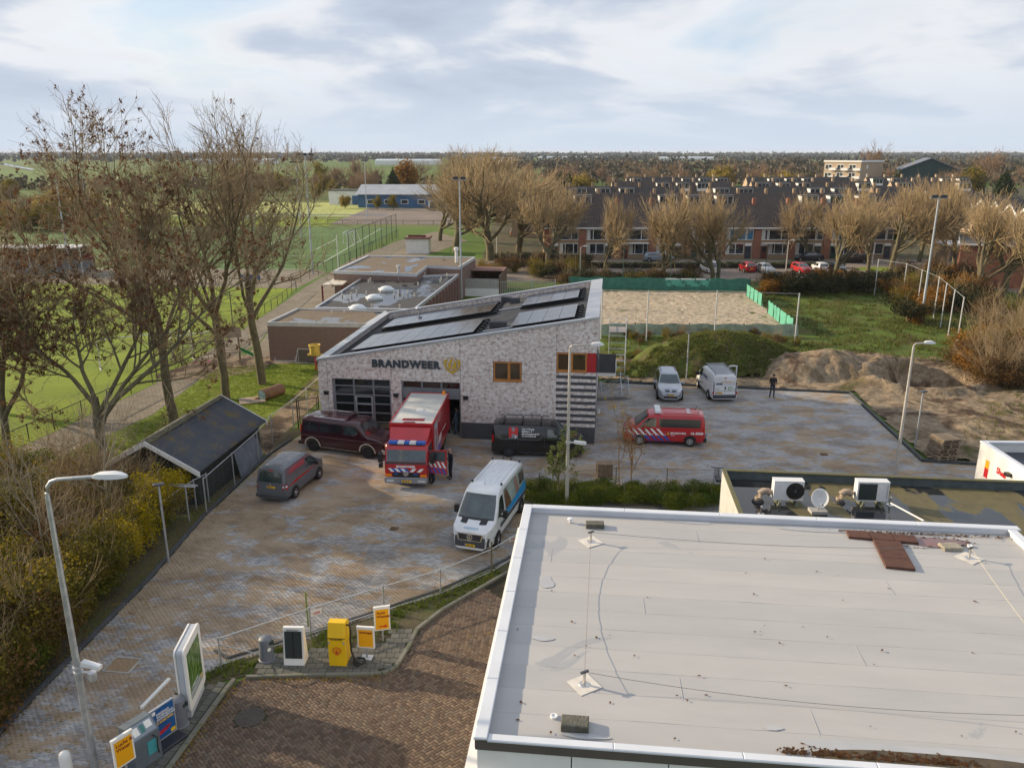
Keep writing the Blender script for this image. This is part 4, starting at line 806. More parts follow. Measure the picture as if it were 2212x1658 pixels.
def clubhouse():
    r = root('clubhouse', (-20.8, 68, 0), 0, 'long low clubhouse with puddled black flat roofs and red wall panels', 'clubhouse')
    o = Vector((-20.8, 68, 0)); BRK = brick_mat('brown_purple_brick', (.25,.165,.135), (.19,.125,.105), (.22,.165,.14), .21, .062)
    def z2(x, y): return ((700+x/2.764)/1.15732, (300+y/2.764)/1.15732)
    def block(pts, z, h0, cols, names):
        P = [px(*q, z)-o for q in pts]; poly = [(p.x, p.y) for p in P]
        MB().prism(poly, 0, z-.35).build('wall', BRK, r)
        c = np.mean(poly, 0); inn = [(c[0]+(x-c[0])*.965, c[1]+(y-c[1])*.965) for x, y in poly]
        n = len(poly); mb = MB()
        for i in range(n):
            j = (i+1) % n; mb.add([(*poly[i], z-.35), (*poly[j], z-.35), (*poly[j], z), (*poly[i], z), (*inn[i], z-.35), (*inn[j], z-.35), (*inn[j], z), (*inn[i], z)], [(0, 1, 2, 3), (3, 2, 6, 7), (7, 6, 5, 4)])
        mb.build('fascia', cols[0], r); MB().prism(inn, z-.36, z-.14).build('roof', cols[1], r); return poly
    def wet(name, dry, dry2, lo, hi):
        m, nt, N, L, b = nodes_mat(name); tc = N('ShaderNodeTexCoord'); P = tc.outputs['Object']; mp = N('ShaderNodeMapping'); mp.inputs['Scale'].default_value = (.5, .22, 1); L(P, mp.inputs[0])
        f = ramp(N, L, nz(N, L, mp.outputs[0], .8, 5, .55, .4), [(lo, (0,0,0)), (hi, (1,1,1))]); c = ramp(N, L, nz(N, L, P, .9, 6, .6), [(.3, dry), (.7, dry2)])
        L(mixc(N, L, f, c, (.02,.022,.025)), b.inputs['Base Color']); g = N('ShaderNodeMapRange'); L(f, g.inputs[0]); g.inputs[3].default_value = .8; g.inputs[4].default_value = .03; L(g.outputs[0], b.inputs['Roughness']); return m
    DK = wet('wet_black_felt', (.035,.036,.038), (.05,.05,.05), .47, .53); BR = wet('wet_brown_felt', (.12,.085,.055), (.165,.125,.08), .57, .60)
    FAS = mat('pale_fascia', (.50,.51,.52), .5, .1, 2)
    front = block([z2(-90, 1395), z2(600, 1405), z2(740, 1318), z2(115, 1300)], 3.4, 0, (FAS, BR), 'a')
    block([z2(235, 1296), z2(925, 1308), z2(1238, 1062), z2(560, 1090)], 3.3, 0, (ALU, DK), 'b')
    block([z2(370, 1040), z2(940, 1062), z2(1018, 1003), z2(1240, 1012), z2(1350, 945), z2(600, 935)], 4.1, 0, (FAS, BR), 'c')
    a, b = px(*z2(925, 1308), 3.3)-o, px(*z2(1238, 1062), 3.3)-o; d = (b-a); L_ = math.hypot(d.x, d.y); ang = math.atan2(d.y, d.x); Mx = Matrix.Translation((a.x, a.y, 0)) @ rotz(ang)
    for i in range(14): MB().box(i*L_/14, i*L_/14+.35, -.07, -.002, 0, 3.0, 0, Mx).build('red_post', mat('dark_red_frame', (.14,.016,.025), .6, .15, 2), r); MB().box(i*L_/14+.38, (i+1)*L_/14-.03, -.05, -.002, .9, 2.75, 0, Mx).build('wall_panel', mat('brown_panel', (.13,.085,.065), .6, .2, 1), r)
    DOME = mat('skylight_acrylic', (.62,.66,.68), .15, .08, 2)
    for x, y in ((735, 1172), (650, 1230), (535, 1302)):
        p = px(*z2(x, y), 3.25)-o; k = MB().box(-.75, .75, -.75, .75, -.1, .12); k.lathe([(.72, .12), (.68, .22), (.5, .34), (.2, .4), (.01, .41)], 16); k.build('skylight', DOME, r, p, (0, 0, R(20)), smooth=40)
    ri = random.Random(5); pm = MB().lathe([(.07, 0), (.06, .26), (.09, .28), (.09, .35), (.02, .37)], 8).data('vent_pipe', mat('pale_pipe', (.55,.53,.48), .6, .1, 2), 40)
    for x, y in ((430,1212),(495,1215),(530,1195),(598,1205),(568,1100),(612,1122),(625,1112),(672,1093),(715,1095),(750,1098),(790,1210),(850,1222),(883,1198),(930,1220),(955,1142),(960,1100),(1108,1120),(1115,1105),(1155,1080),(1000,1073),(635,1298),(828,1300),(360,1345),(447,1340)):
        link('vent_pipe', pm, r, px(*z2(x, y), 3.18)-o)
    p = px(*z2(822, 1110), 3.2)-o; MB().lathe([(.16, 0), (.16, 1.5), (.26, 1.52), (.26, 1.75), (.05, 1.8)], 10).build('flue', ALU, r, p); p = px(*z2(1220, 985), 4.0)-o; MB().lathe([(.2, 0), (.2, 1.5), (.3, 1.52), (.3, 1.9), (.05, 1.95)], 10).build('flue', WHITE_D, r, p)
    q = [px(*z2(*k), 3.0)-o for k in ((290, 1137), (430, 1135), (510, 1080), (400, 1082))]; MB().prism([(k.x, k.y) for k in q], 2.88, 3.0).build('canopy', mat('cream_canopy', (.55,.50,.42), .7, .12, 2), r)
    for k in q[:2]: MB().box(k.x-.08, k.x+.08, k.y-.08, k.y+.08, 0, 2.88).build('canopy_post', mat('dark_red_frame', (.14,.016,.025)), r)
    return r
clubhouse()
def paint(name, c, rough=.28, metal=0.0): return mat(name, c, rough, .08, 1.2, metal=metal, coat=.6)
CHROME = mat('chrome', (.6,.6,.62), .15, .05, 3, metal=.9)
LAMP_W = mat('headlamp_glass', (.55,.58,.60), .12, .1, 8)
LAMP_R = mat('tail_lamp', (.42,.01,.012), .2, .15, 8)
LAMP_O = mat('orange_lamp', (.80,.25,.01), .25, .1, 8)
PLATE = mat('yellow_plate', (.80,.48,.01), .45, .05, 3); PLATE_B = mat('plate_blue', (.02,.08,.45), .4); INK = mat('black_ink', (.02,.02,.02), .5)
BLUE_L = mat('blue_lamp', (.02,.12,.45), .2, .15, 6); VIN_W = mat('white_vinyl', (.75,.76,.77), .4, .04, 2); VIN_B = mat('blue_vinyl', (.015,.09,.42), .4, .05, 2)
WIND = mat('windscreen_glass', (.03,.048,.05), .05, .6, 1.5, spec=.9); WIND.node_tree.nodes['Principled BSDF'].inputs['IOR'].default_value = 1.62
FIRE_RED = paint('fire_engine_red', (.42,.012,.018)); MAROON = paint('maroon_paint', (.035,.004,.010), .22); VAN_BLACK = paint('black_paint', (.008,.009,.011), .2)
VAN_WHITE = paint('white_van_paint', (.66,.68,.71)); GREY_V = paint('matt_grey_paint', (.085,.095,.11), .4); SILVER = paint('silver_paint', (.40,.43,.48), .3, .4)
def interp(tab, x): return float(np.interp(x, [t[0] for t in tab], [t[1] for t in tab]))
class Car:
    """body lofted from a side outline (top, belt, bottom) and a plan; windows, lamps and stripes are pressed onto it. x forward, y left"""
    def __init__(s, name, loc, heading, label, top, belt, plan, inset, m, bottom=.22, group=None, cat='van', crown=.04, n=46, tumble_belt=.03):
        s.r = root(name, loc, heading, label, cat, group); s.top = top; s.L0 = top[0][0]; s.L1 = top[-1][0]; s.m = m
        roof = max(t[1] for t in top); xs = sorted(set(list(np.linspace(s.L0, s.L1, n))+[t[0] for t in top])); V = []; k = 0
        for x in xs:
            zt = interp(top, x); zb = bottom; W = interp(plan, x); bz = min(interp(belt, x), zt-.05); f = max(0, min(1, (zt-bz)/max(.05, roof-interp(belt, x)))); wt = W-inset*f; r = min(.14, (zt-bz)*.45)
            half = [(0, zb), (W-.14, zb), (W-.03, zb+.09), (W, zb+.35*(bz-zb)), (W+.004, zb+.7*(bz-zb)), (W-tumble_belt, bz), ((W-tumble_belt+wt)/2+.012, (bz+zt-r)/2), (wt, zt-r), (wt-.045, zt-r*.32), (wt-.16, zt-.004), (wt*.5, zt+crown*.7), (0, zt+crown)]
            k = len(half); V += [(x, y, z) for y, z in half]+[(x, -y, z) for y, z in half[1:-1][::-1]]
        ring = 2*k-2; F = []
        for i in range(len(xs)-1):
            for j in range(ring): F.append((i*ring+j, i*ring+(j+1) % ring, (i+1)*ring+(j+1) % ring, (i+1)*ring+j))
        mb = MB(); mb.add(V, F+[tuple(range(ring-1, -1, -1)), tuple(range((len(xs)-1)*ring, len(xs)*ring))]); s.body = mb.build('body', m, s.r, smooth=38)
        bm = bmesh.new(); bm.from_mesh(s.body.data); s.bvh = BVHTree.FromBMesh(bm); bm.free(); s.half = lambda x: interp(plan, x)
    AX = {'L': ((0, -1, 0), lambda u, v: (u, 6, v)), 'R': ((0, 1, 0), lambda u, v: (u, -6, v)), 'F': ((-1, 0, 0), lambda u, v: (9, u, v)), 'B': ((1, 0, 0), lambda u, v: (-9, u, v)), 'T': ((0, 0, -1), lambda u, v: (u, v, 9))}
    def press(s, polys, ax, m, name, off=.008, seg=.14, parent=None):
        d, f = s.AX[ax]; d = Vector(d); bm = bmesh.new()
        for p in polys: bm.faces.new([bm.verts.new((q[0], q[1], 0)) for q in p])
        us = [v.co.x for v in bm.verts]; vs_ = [v.co.y for v in bm.verts]
        for lo, hi, nv in ((min(us), max(us), (1, 0, 0)), (min(vs_), max(vs_), (0, 1, 0))):
            q = math.floor(lo/seg)*seg+seg
            while q < hi-1e-4:
                bmesh.ops.bisect_plane(bm, geom=bm.verts[:]+bm.edges[:]+bm.faces[:], plane_co=Vector(nv)*q, plane_no=nv); q += seg
        bad = []
        for v in bm.verts:
            hit, nrm, _, _ = s.bvh.ray_cast(Vector(f(v.co.x, v.co.y)), d)
            if hit is None: bad.append(v)
            else: v.co = hit-d*off*.5+nrm*(off if nrm.dot(d) < 0 else -off)
        if bad: bmesh.ops.delete(bm, geom=bad, context='VERTS')
        bmesh.ops.recalc_face_normals(bm, faces=bm.faces)
        me = bpy.data.meshes.new(name); bm.to_mesh(me); bm.free(); me.materials.append(m); me.polygons.foreach_set('use_smooth', [True]*len(me.polygons)); return link(name, me, parent or s.r)
    def both(s, polys, m, name, off=.008, seg=.14):
        return [s.press(polys, a, m, name, off, seg) for a in 'LR']
    def letters(s, txt, size, m, ax, u, v, flip=1, bold=.0, off=.012, name='lettering', up=1, wmax=None, vertical=False):
        """text pressed onto the side; flip -1 writes towards -u"""
        V, Fc = text_geo(txt, size, bold); k = 1.0 if wmax is None else wmax/max(q[0] for q in V)
        put = (lambda q: (u+flip*q[0]*k, v+up*q[1])) if not vertical else (lambda q: (u-up*q[1], v-flip*q[0]*k))
        return s.press([[put(V[i]) for i in f] for f in Fc], ax, m, name, off, 9)
    def wheel(s, x, r=.34, w=.24, rim=.22, m=None, arch=1.22, steel=False):
        y0 = s.half(x)
        for sy in (1, -1):
            s.press([[(x+r*arch*math.cos(t), max(r*.3, r+r*arch*math.sin(t))) for t in np.linspace(-.55, math.pi+.55, 18)]], 'L' if sy > 0 else 'R', BLACK, 'wheel_arch', .010, .2)
            wr = bpy.data.objects.new('wheel', None); COL.objects.link(wr); wr.parent = s.r; wr.location = (x, sy*(y0-w+.055), r)
            M = Matrix.Rotation(-sy*math.pi/2, 4, 'X')
            MB().lathe([(rim, 0), (r-.02, 0), (r, .03), (r, w-.03), (r-.02, w), (rim, w), (rim*.97, w-.03)], 22, 0, M).build('tyre', RUBBER, wr, smooth=40)
            MB().lathe([(rim*.99, .02), (rim*.99, w-.025), (rim*.82, w-.035), (rim*.72, w-.02), (rim*.45, w-.05), (rim*.35, w-.02), (rim*.12, w-.015), (.005, w-.012)], 22, 0, M).build('rim', m or ALU, wr, smooth=30)
            if not steel:
                for q in range(5):
                    sp = MB(); sp.add([M @ Vector((rim*.95*math.cos(a), rim*.95*math.sin(a), w-.02)) for a in (q*1.2566+.38, q*1.2566+.88)]+[M @ Vector((rim*.35*math.cos(q*1.2566+.63), rim*.35*math.sin(q*1.2566+.63), w-.018))], [(0, 1, 2)]); sp.build('rim_gap', BLACK, wr)
    def plate(s, end, z, y=0, txt='', w=.52):
        x = (s.L1 if end == 'F' else s.L0); sg = 1 if end == 'F' else -1; d = Vector((-sg, 0, 0)); h = s.bvh.ray_cast(Vector((sg*9, y, z)), d)[0]; X = h.x+sg*.02
        o = MB().box(min(X, X+sg*.012), max(X, X+sg*.012), y-w/2, y+w/2, z-.055, z+.055).build('license_plate', PLATE, s.r)
        MB().box(min(X, X+sg*.014), max(X, X+sg*.014), y-sg*(w/2), y-sg*(w/2-.05), z-.055, z+.055).build('plate_band', PLATE_B, o)
        if txt: text_part(txt, .10, INK, o, basis((X+sg*.016, y, z-.036), (0, sg, 0), (0, 0, 1)), .003, .002, 'plate_lettering', 'C')
    def mirrors(s, x, z, m, size=(.13, .24, .28), out=.16):
        for sy in (1, -1):
            y = interp([(x, s.half(x))], x); MB().bev(x-size[0]/2, x+size[0]/2, sy*(y+out)-size[1]/2, sy*(y+out)+size[1]/2, z-size[2]/2, z+size[2]/2, .03).box(x-.04, x+.04, min(sy*(y-.1), sy*(y+out)), max(sy*(y-.1), sy*(y+out)), z-size[2]/2+.02, z-size[2]/2+.1).build('mirror', m, s.r)
def quad(a, b, c, d): return [a, b, c, d]
def rect(u0, u1, v0, v1): return [(u0, v0), (u1, v0), (u1, v1), (u0, v1)]
def heading(a, b): return math.atan2(b[1]-a[1], b[0]-a[0])
def seam(c, pts, w=.012, ax='LR', m=None):
    for p, q in zip(pts[:-1], pts[1:]):
        d = Vector((q[0]-p[0], q[1]-p[1])).normalized(); n = Vector((-d.y, d.x))*w/2
        for a in ax: c.press([[(p[0]-n.x, p[1]-n.y), (q[0]-n.x, q[1]-n.y), (q[0]+n.x, q[1]+n.y), (p[0]+n.x, p[1]+n.y)]], a, m or BLACK, 'door_gap', .004, .4)
c = Car('passenger_van', (-9.85, 45.65, .03), R(-19), 'dark maroon passenger van with beige sills and raised roof panel', [(-2.85,.75),(-2.82,1.6),(-2.72,1.98),(-2.4,2.07),(.9,2.07),(1.15,2.0),(1.75,1.28),(2.5,1.13),(2.72,1.02),(2.8,.6)], [(-2.85,1.2),(1.2,1.2),(2.8,1.05)], [(-2.85,.88),(-2.7,.98),(2.0,.99),(2.6,.95),(2.8,.86)], .15, MAROON, .28)
for p in (rect(-2.55,-1.55,1.3,1.82), rect(-1.42,-.82,1.3,1.82), rect(-.7,.02,1.3,1.82)): c.both([p], GLASS, 'side_window')
c.both([quad((.2,1.3),(1.25,1.25),(.98,1.80),(.2,1.82))], WIND, 'front_window'); c.press([quad((-.82,1.32),(.82,1.32),(.70,1.92),(-.70,1.92))], 'F', WIND, 'windscreen'); c.press([rect(-.75,.75,1.3,1.85)], 'B', GLASS, 'rear_window')
BEI = mat('beige_trim', (.42,.36,.30), .45, .1, 2); c.both([rect(-2.78,2.55,.98,1.04)], mat('maroon_moulding', (.10,.05,.05), .4, .1, 2), 'moulding', .02); c.both([rect(-1.45,1.1,.28,.38)], BEI, 'sill', .03)
for x in (-1.95, 1.75): c.wheel(x, .38, .26, .23, BLACK, 1.16); c.both([[(x+.56*math.cos(t), .42+.52*math.sin(t)) for t in np.linspace(-.1, math.pi+.1, 14)]+[(x+.46*math.cos(t), .42+.44*math.sin(t)) for t in np.linspace(math.pi+.1, -.1, 14)]], BEI, 'arch_trim', .03, .3)
MB().add([(-1.6,-.6,2.10),(.3,-.62,2.10),(.3,.62,2.10),(-1.6,.6,2.10),(-1.4,-.55,2.13),(.3,-.55,2.24),(.3,.55,2.24),(-1.4,.55,2.13)], [(4,5,6,7),(0,1,5,4),(1,2,6,5),(2,3,7,6),(3,0,4,7)]).build('roof_panel', MAROON, c.r, smooth=30)
MB().tube([(-1.9,-.72,2.14),(.2,-.72,2.14)], .025, 6).build('roof_rail', CHROME, c.r); MB().tube([(-1.9,.72,2.14),(.2,.72,2.14)], .025, 6).build('roof_rail', CHROME, c.r)
c.mirrors(1.15, 1.35, MAROON); 
for y in (-.62, .62): c.press([rect(y-.2,y+.2,.82,.98)], 'F', LAMP_W, 'headlight', .02); c.press([rect(y-.2,y+.2,.72,.80)], 'F', LAMP_O, 'indicator', .02)
c.press([rect(-.4,.4,.72,.98)], 'F', BLACK, 'grille', .015); MB().bev(2.66,2.9,-.98,.98,.38,.62,.04).build('front_bumper', CHROME, c.r); MB().bev(-2.98,-2.78,-.95,.95,.38,.58,.03).build('rear_bumper', BLACK, c.r)
for y in (-.9, .9): c.press([rect(y-.09,y+.09,1.1,1.6)], 'B', LAMP_R, 'tail_light', .015)
for y in (-1, 1): c.press([rect(-2.86,-2.74,1.15,1.55)], 'L' if y > 0 else 'R', LAMP_R, 'tail_light', .012)
for y in (-.5, .5): MB().tube([(2.75,y,.62),(2.96,y,.65),(3.0,y,.95),(2.8,y,1.05)], .03, 6).build('bull_bar', BLACK, c.r)
seam(c, [(-.76,.4),(-.76,1.9)]); seam(c, [(.12,.4),(.12,1.9)]); seam(c, [(1.2,.5),(1.22,1.2)])
c = Car('delivery_van', (1.55, 45.2, .03), heading((-.3,44.59),(3.67,44.21)), 'black delivery van with red H and white lettering below the brick wall', [(-2.7,.6),(-2.68,1.5),(-2.6,1.88),(-2.3,1.95),(.75,1.95),(1.05,1.88),(1.95,1.17),(2.5,1.02),(2.66,.85),(2.72,.5)], [(-2.7,1.12),(1.2,1.12),(2.72,.9)], [(-2.7,.86),(-2.55,.95),(1.8,.96),(2.4,.9),(2.72,.72)], .17, VAN_BLACK, .2)
c.press([quad((-.8,1.2),(.8,1.2),(.66,1.84),(-.66,1.84))], 'F', WIND, 'windscreen'); c.both([[(.62,1.2),(1.7,1.18),(1.2,1.68),(1.0,1.74),(.62,1.74)]], WIND, 'front_window')
TRIM = mat('dull_grey_strip', (.10,.11,.12), .4); c.both([[(-2.35,1.28),(-2.1,1.14),(.1,1.14),(.3,1.26),(.3,1.23),(.12,1.10),(-2.12,1.10),(-2.38,1.25)]], TRIM, 'side_strip', .01)
HX = -1.35; c.press([rect(HX-.32,HX+.22,1.18,1.80)], 'R', mat('sign_grey', (.24,.25,.28), .4), 'logo_panel', .008)
HR = mat('logo_red', (.55,.02,.02), .4); c.press([rect(HX-.32,HX-.14,1.22,1.80), rect(HX+.04,HX+.22,1.36,1.80), rect(HX-.14,HX+.04,1.44,1.58)], 'R', HR, 'logo_letter', .014); c.letters('S', .22, VIN_W, 'R', HX+.04, 1.19, 1, .01, .018, 'logo_letter')
for i, (t, wd) in enumerate((("Van 't Hoog", .72), ('Schilders- &', .62), ('Afwerkingsbedrijf BV', 1.05), ('Tel. 0172-602132', .85))): c.letters(t, .15 if i == 0 else .125, VIN_W, 'R', -.9, 1.68-i*.135, 1, .004, .012, 'lettering', wmax=wd)
for x in (-1.65, 1.55): c.wheel(x, .35, .24, .24, DGREY)
for y in (-.62, .62):
    MB().tube([(-2.3,y,2.06),(-2.2,y,2.12),(.5,y,2.12),(.65,y,2.04)], .025, 6).build('roof_rail', BLACK, c.r)
for x in (-2.0, -.9, .2): MB().box(x-.04,x+.04,-.64,.64,2.08,2.12).build('roof_bar', BLACK, c.r); MB().box(x-.06,x+.06,.5,.66,2.12,2.16).build('bar_clamp', ALU, c.r)
for y in (-.58, .58): c.press([quad((y-.22,.82),(y+.2,.82),(y+.24,1.0),(y-.1,1.0))], 'F', LAMP_W, 'headlight', .015)
c.press([rect(-.35,.35,.55,.85)], 'F', BLACK, 'grille', .012); c.press([rect(1.9,2.3,-.05,.12)], 'T', HR, 'bonnet_stripe', .01); c.press([rect(1.9,2.3,.14,.2)], 'T', VIN_W, 'bonnet_stripe', .01); c.mirrors(1.25, 1.22, BLACK)
for a in 'LR': c.press([rect(-2.69,-2.55,.9,1.35)], a, LAMP_R, 'tail_light', .01)
seam(c, [(.45,.35),(.45,1.8)], .015, 'LR', DGREY); seam(c, [(-1.1,.35),(-1.1,1.1)], .012, 'LR', DGREY); c.plate('F', .45, 0, 'V-427-ZT'); c.both([rect(-1.1,1.0,.22,.36)], DGREY, 'sill', .012)
c = Car('panel_van', (-11.85, 40.05, .03), R(76), 'matt grey panel van with red stripe and yellow rear plate beside the shed', [(-2.2,.55),(-2.17,1.2),(-2.0,1.78),(-1.75,1.84),(.35,1.84),(.65,1.76),(1.5,1.10),(2.05,.92),(2.18,.7),(2.2,.45)], [(-2.2,1.1),(2.2,.9)], [(-2.2,.80),(-2.0,.88),(1.5,.89),(1.95,.82),(2.2,.62)], .15, GREY_V, .22)
c.press([[(-.66,1.15),(.66,1.15),(.60,1.60),(.5,1.68),(-.5,1.68),(-.60,1.60)]], 'B', WIND, 'rear_window'); c.press([rect(-.12,.12,1.72,1.77)], 'B', LAMP_R, 'brake_light', .012); c.plate('B', .88, 0, 'VFB-67-L'); c.press([quad((-.72,1.1),(.72,1.1),(.6,1.68),(-.6,1.68))], 'F', WIND, 'windscreen')
for y in (-.78, .78): c.press([rect(y-.09,y+.09,.78,1.10)], 'B', LAMP_R, 'tail_light', .015); c.press([rect(y-.08,y+.08,.9,.98)], 'B', VIN_W, 'reversing_light', .022)
for a in 'LR': c.press([rect(-2.2,-2.06,.78,1.10)], a, LAMP_R, 'tail_light', .01)
c.both([[(.1,1.12),(1.3,1.08),(.85,1.52),(.6,1.62),(.1,1.64),(.3,1.3)]], WIND, 'front_window'); c.both([quad((-1.7,1.45),(.0,1.45),(.05,1.70),(-1.5,1.66))], mat('faded_red_vinyl', (.30,.05,.06), .5, .2, 3), 'side_stripe', .01)
for x in (-1.3, 1.35): c.wheel(x, .32, .22, .21)
c.press([rect(-2.18,2.1,-.86,.86)[0:4]], 'B', DGREY, 'x', .0) if False else None
MB().bev(-2.27,-2.1,-.84,.84,.32,.52,.03).build('rear_bumper', DGREY, c.r); c.mirrors(.95, 1.12, BLACK, (.1,.18,.18), .1); c.press([[(.07*math.cos(t), 1.04+.07*math.sin(t)) for t in np.linspace(0, 6.28, 12, endpoint=False)]], 'B', CHROME, 'badge', .015)
seam(c, [(.05,.35),(.05,1.6)]); seam(c, [(-.95,.35),(-.95,1.45)]); c.press([rect(-1.5,.3,-.5,.5)], 'T', mat('pale_roof_grey', (.22,.225,.235), .6, .25, 3), 'pale_roof_patch', .004)  # rectangle on the van roof, paler grey than the body
a, b = (-.85, 34.0), (.0, 38.8); c = Car('passenger_van', (-1.05, 35.25, .03), R(-90-17), 'white passenger van with blue side stripe and black front bumper by the mesh fence', [(-2.9,.6),(-2.88,1.9),(-2.8,2.34),(-2.5,2.43),(.75,2.45),(1.15,2.34),(2.05,1.36),(2.6,1.2),(2.82,1.02),(2.92,.55)], [(-2.9,1.3),(1.2,1.3),(2.92,1.0)], [(-2.9,.92),(-2.7,.98),(2.0,.99),(2.55,.93),(2.92,.72)], .17, VAN_WHITE, .24)
c.press([[(-.86,1.38),(.86,1.38),(.80,1.9),(.72,2.24),(-.72,2.24),(-.80,1.9)]], 'F', WIND, 'windscreen'); c.both([[(.75,1.38),(1.75,1.3),(1.25,2.0),(1.05,2.12),(.75,2.12)]], WIND, 'front_window')
PH = mat('photo_wrap', (.20,.24,.21), .35, .3, 1.2, col2=(.34,.42,.42)); HAIR = mat('wrap_brown', (.085,.045,.025), .4, .3, 5, col2=(.16,.09,.05)); SKY_B = mat('cyan_stripe', (.012,.24,.55), .4, .08, 2)
c.both([rect(-2.75,.55,1.25,2.25)], PH, 'side_wrap', .006); c.both([[(.5,1.25),(.55,1.9),(.42,2.15),(.2,2.18),(0,1.9),(-.25,1.5),(-.35,1.2)]], HAIR, 'wrap_figure', .012); c.both([[(-1.2,1.35),(-1.05,2.0),(-1.25,2.2),(-1.5,2.1),(-1.55,1.7),(-1.75,1.35)]], mat('wrap_pink', (.28,.17,.15), .4, .3, 5), 'wrap_figure', .012)
c.both([[(.6,1.02),(-2.8,1.02),(-2.8,1.5),(-1.9,1.4),(-.8,1.28),(.6,1.25)]], SKY_B, 'side_stripe', .016); c.both([rect(-2.6,-1.8,1.55,2.1)], GLASS, 'side_window', .014); c.both([rect(-2.75,1.5,.78,.98)], DGREY, 'side_moulding', .016); c.both([rect(-1.3,1.2,.26,.38)], DGREY, 'sill', .02)
for x in (-1.9, 1.85): c.wheel(x, .36, .24, .21, ALU, 1.25)
c.press([[(-.98,.36),(.98,.36),(.98,.62),(.8,.82),(.55,.85),(-.55,.85),(-.8,.82),(-.98,.62)]], 'F', DGREY, 'front_bumper', .012); c.press([[(-.55,.66),(.55,.66),(.62,.98),(-.62,.98)]], 'F', CHROME, 'grille_frame', .022); c.press([[(-.50,.69),(.50,.69),(.56,.95),(-.56,.95)]], 'F', BLACK, 'grille', .028)
c.press([[(.13*math.cos(t), .83+.13*math.sin(t)) for t in np.linspace(0, 6.28, 16, endpoint=False)]+[]], 'F', CHROME, 'badge_ring', .036); c.press([[(.10*math.cos(t), .83+.10*math.sin(t)) for t in np.linspace(0, 6.28, 16, endpoint=False)]], 'F', BLACK, 'badge_disc', .040)
for k in range(3): a_ = math.pi/2+k*2.094; c.press([[(.11*math.cos(a_), .83+.11*math.sin(a_)), (.025*math.cos(a_+1.05), .83+.025*math.sin(a_+1.05)), (0, .83), (.025*math.cos(a_-1.05), .83+.025*math.sin(a_-1.05))]], 'F', CHROME, 'badge_star', .045)
for y in (-1, 1): c.press([[(y*.62,.86),(y*.9,.9),(y*.96,1.12),(y*.84,1.1),(y*.66,1.0)]], 'F', LAMP_W, 'headlight', .02); c.press([rect(min(y*.3, y*.62),max(y*.3, y*.62),1.27,1.36)], 'F', BLACK, 'bonnet_vent', .012); 
c.press([rect(-.86,.86,1.355,1.40)], 'F', BLACK, 'wiper_cowl', .012); c.plate('F', .45, 0, 'V-831-DP'); c.mirrors(1.35, 1.42, BLACK, (.16,.2,.36), .2)
for y in np.linspace(-.6, .6, 6): MB().tube([(-2.4,y,2.465),(.3,y,2.485)], .022, 5).build('roof_rib', VAN_WHITE, c.r)
for x, y in ((.45,-.72),(.45,.72),(-2.55,-.7),(-2.55,.7),(-2.75,.2),(-2.75,-.2)): MB().lathe([(.05, 0), (.06, .06), (.03, .1)], 8).build('roof_bracket', BLACK, c.r, (x, y, 2.43))
MB().lathe([(.13, 0), (.11, .03), (.02, .045)], 12).build('roof_cap', WHITE, c.r, (-1.0, .05, 2.47)); MB().lathe([(.045, 0), (.02, .05), (.006, .06), (.004, .35)], 8).build('antenna', BLACK, c.r, (.72, 0, 2.46))
PALE_B = mat('pale_blue_print', (.22,.45,.66), .4); c.letters('oasen', .15, PALE_B, 'F', -.34, 1.13, 1, .0, .02, wmax=.68); c.letters('oasen', .13, PALE_B, 'L', 1.7, 1.05, -1, .0, .014, wmax=.45); c.letters('oasen', .13, PALE_B, 'R', 1.15, 1.05, 1, .0, .014, wmax=.45); seam(c, [(.62,.4),(.62,2.2)]); seam(c, [(1.85,.9),(1.8,1.3)])
c = Car('command_van', (9.45, 47.2, .03), R(180+2-8), 'red fire service van with white and blue stripes and white light bar', [(-2.45,.55),(-2.43,1.4),(-2.35,1.88),(-2.1,1.95),(.7,1.95),(.98,1.88),(1.75,1.18),(2.25,1.03),(2.4,.9),(2.46,.5)], [(-2.45,1.12),(1.2,1.12),(2.46,.92)], [(-2.45,.86),(-2.3,.94),(1.6,.95),(2.15,.9),(2.46,.74)], .16, FIRE_RED, .22)
c.both([rect(-2.15,.35,1.2,1.70)], GLASS, 'side_window'); c.both([[(.52,1.2),(1.55,1.16),(1.1,1.66),(.95,1.72),(.52,1.72)]], WIND, 'front_window'); c.press([quad((-.8,1.2),(.8,1.2),(.68,1.84),(-.68,1.84))], 'F', WIND, 'windscreen'); c.press([rect(-.7,.7,1.2,1.75)], 'B', GLASS, 'rear_window')
for k in range(6):
    x = -.05+k*.38; c.both([[(x,.78),(x+.02,.62) if False else (x+.0,.66),(x+.42,1.10),(x+.58,1.10),(x+.17,.66)]], VIN_W, 'white_stripe', .012); c.both([[(x-.40,.26),(x-.22,.26),(x+.17,.66),(x-.02,.66)]], VIN_B, 'blue_stripe', .012)
c.letters('BRANDWEER', .15, VIN_W, 'L', -.35, .80, -1, .006, .014, wmax=.95); c.letters('16-3000', .21, VIN_W, 'L', -1.55, .80, -1, .008, .014, wmax=.78); c.letters('BRANDWEER', .15, VIN_W, 'R', -1.3, .80, 1, .006, .014, wmax=.95); c.letters('16-3000', .21, VIN_W, 'R', -2.33, .80, 1, .008, .014, wmax=.78)
c.press([[(-.22,.92),(-.14,.86),(-.14,.78),(-.22,.72),(-.30,.78),(-.30,.86)]], 'L', mat('gold_vinyl', (.45,.27,.06), .4), 'crest', .014); c.press([rect(-.62,-.38,.70,.725)], 'L', VIN_W, 'text_line', .014)
for x in (-1.55, 1.5): c.wheel(x, .335, .23, .20, ALU, 1.2, True)
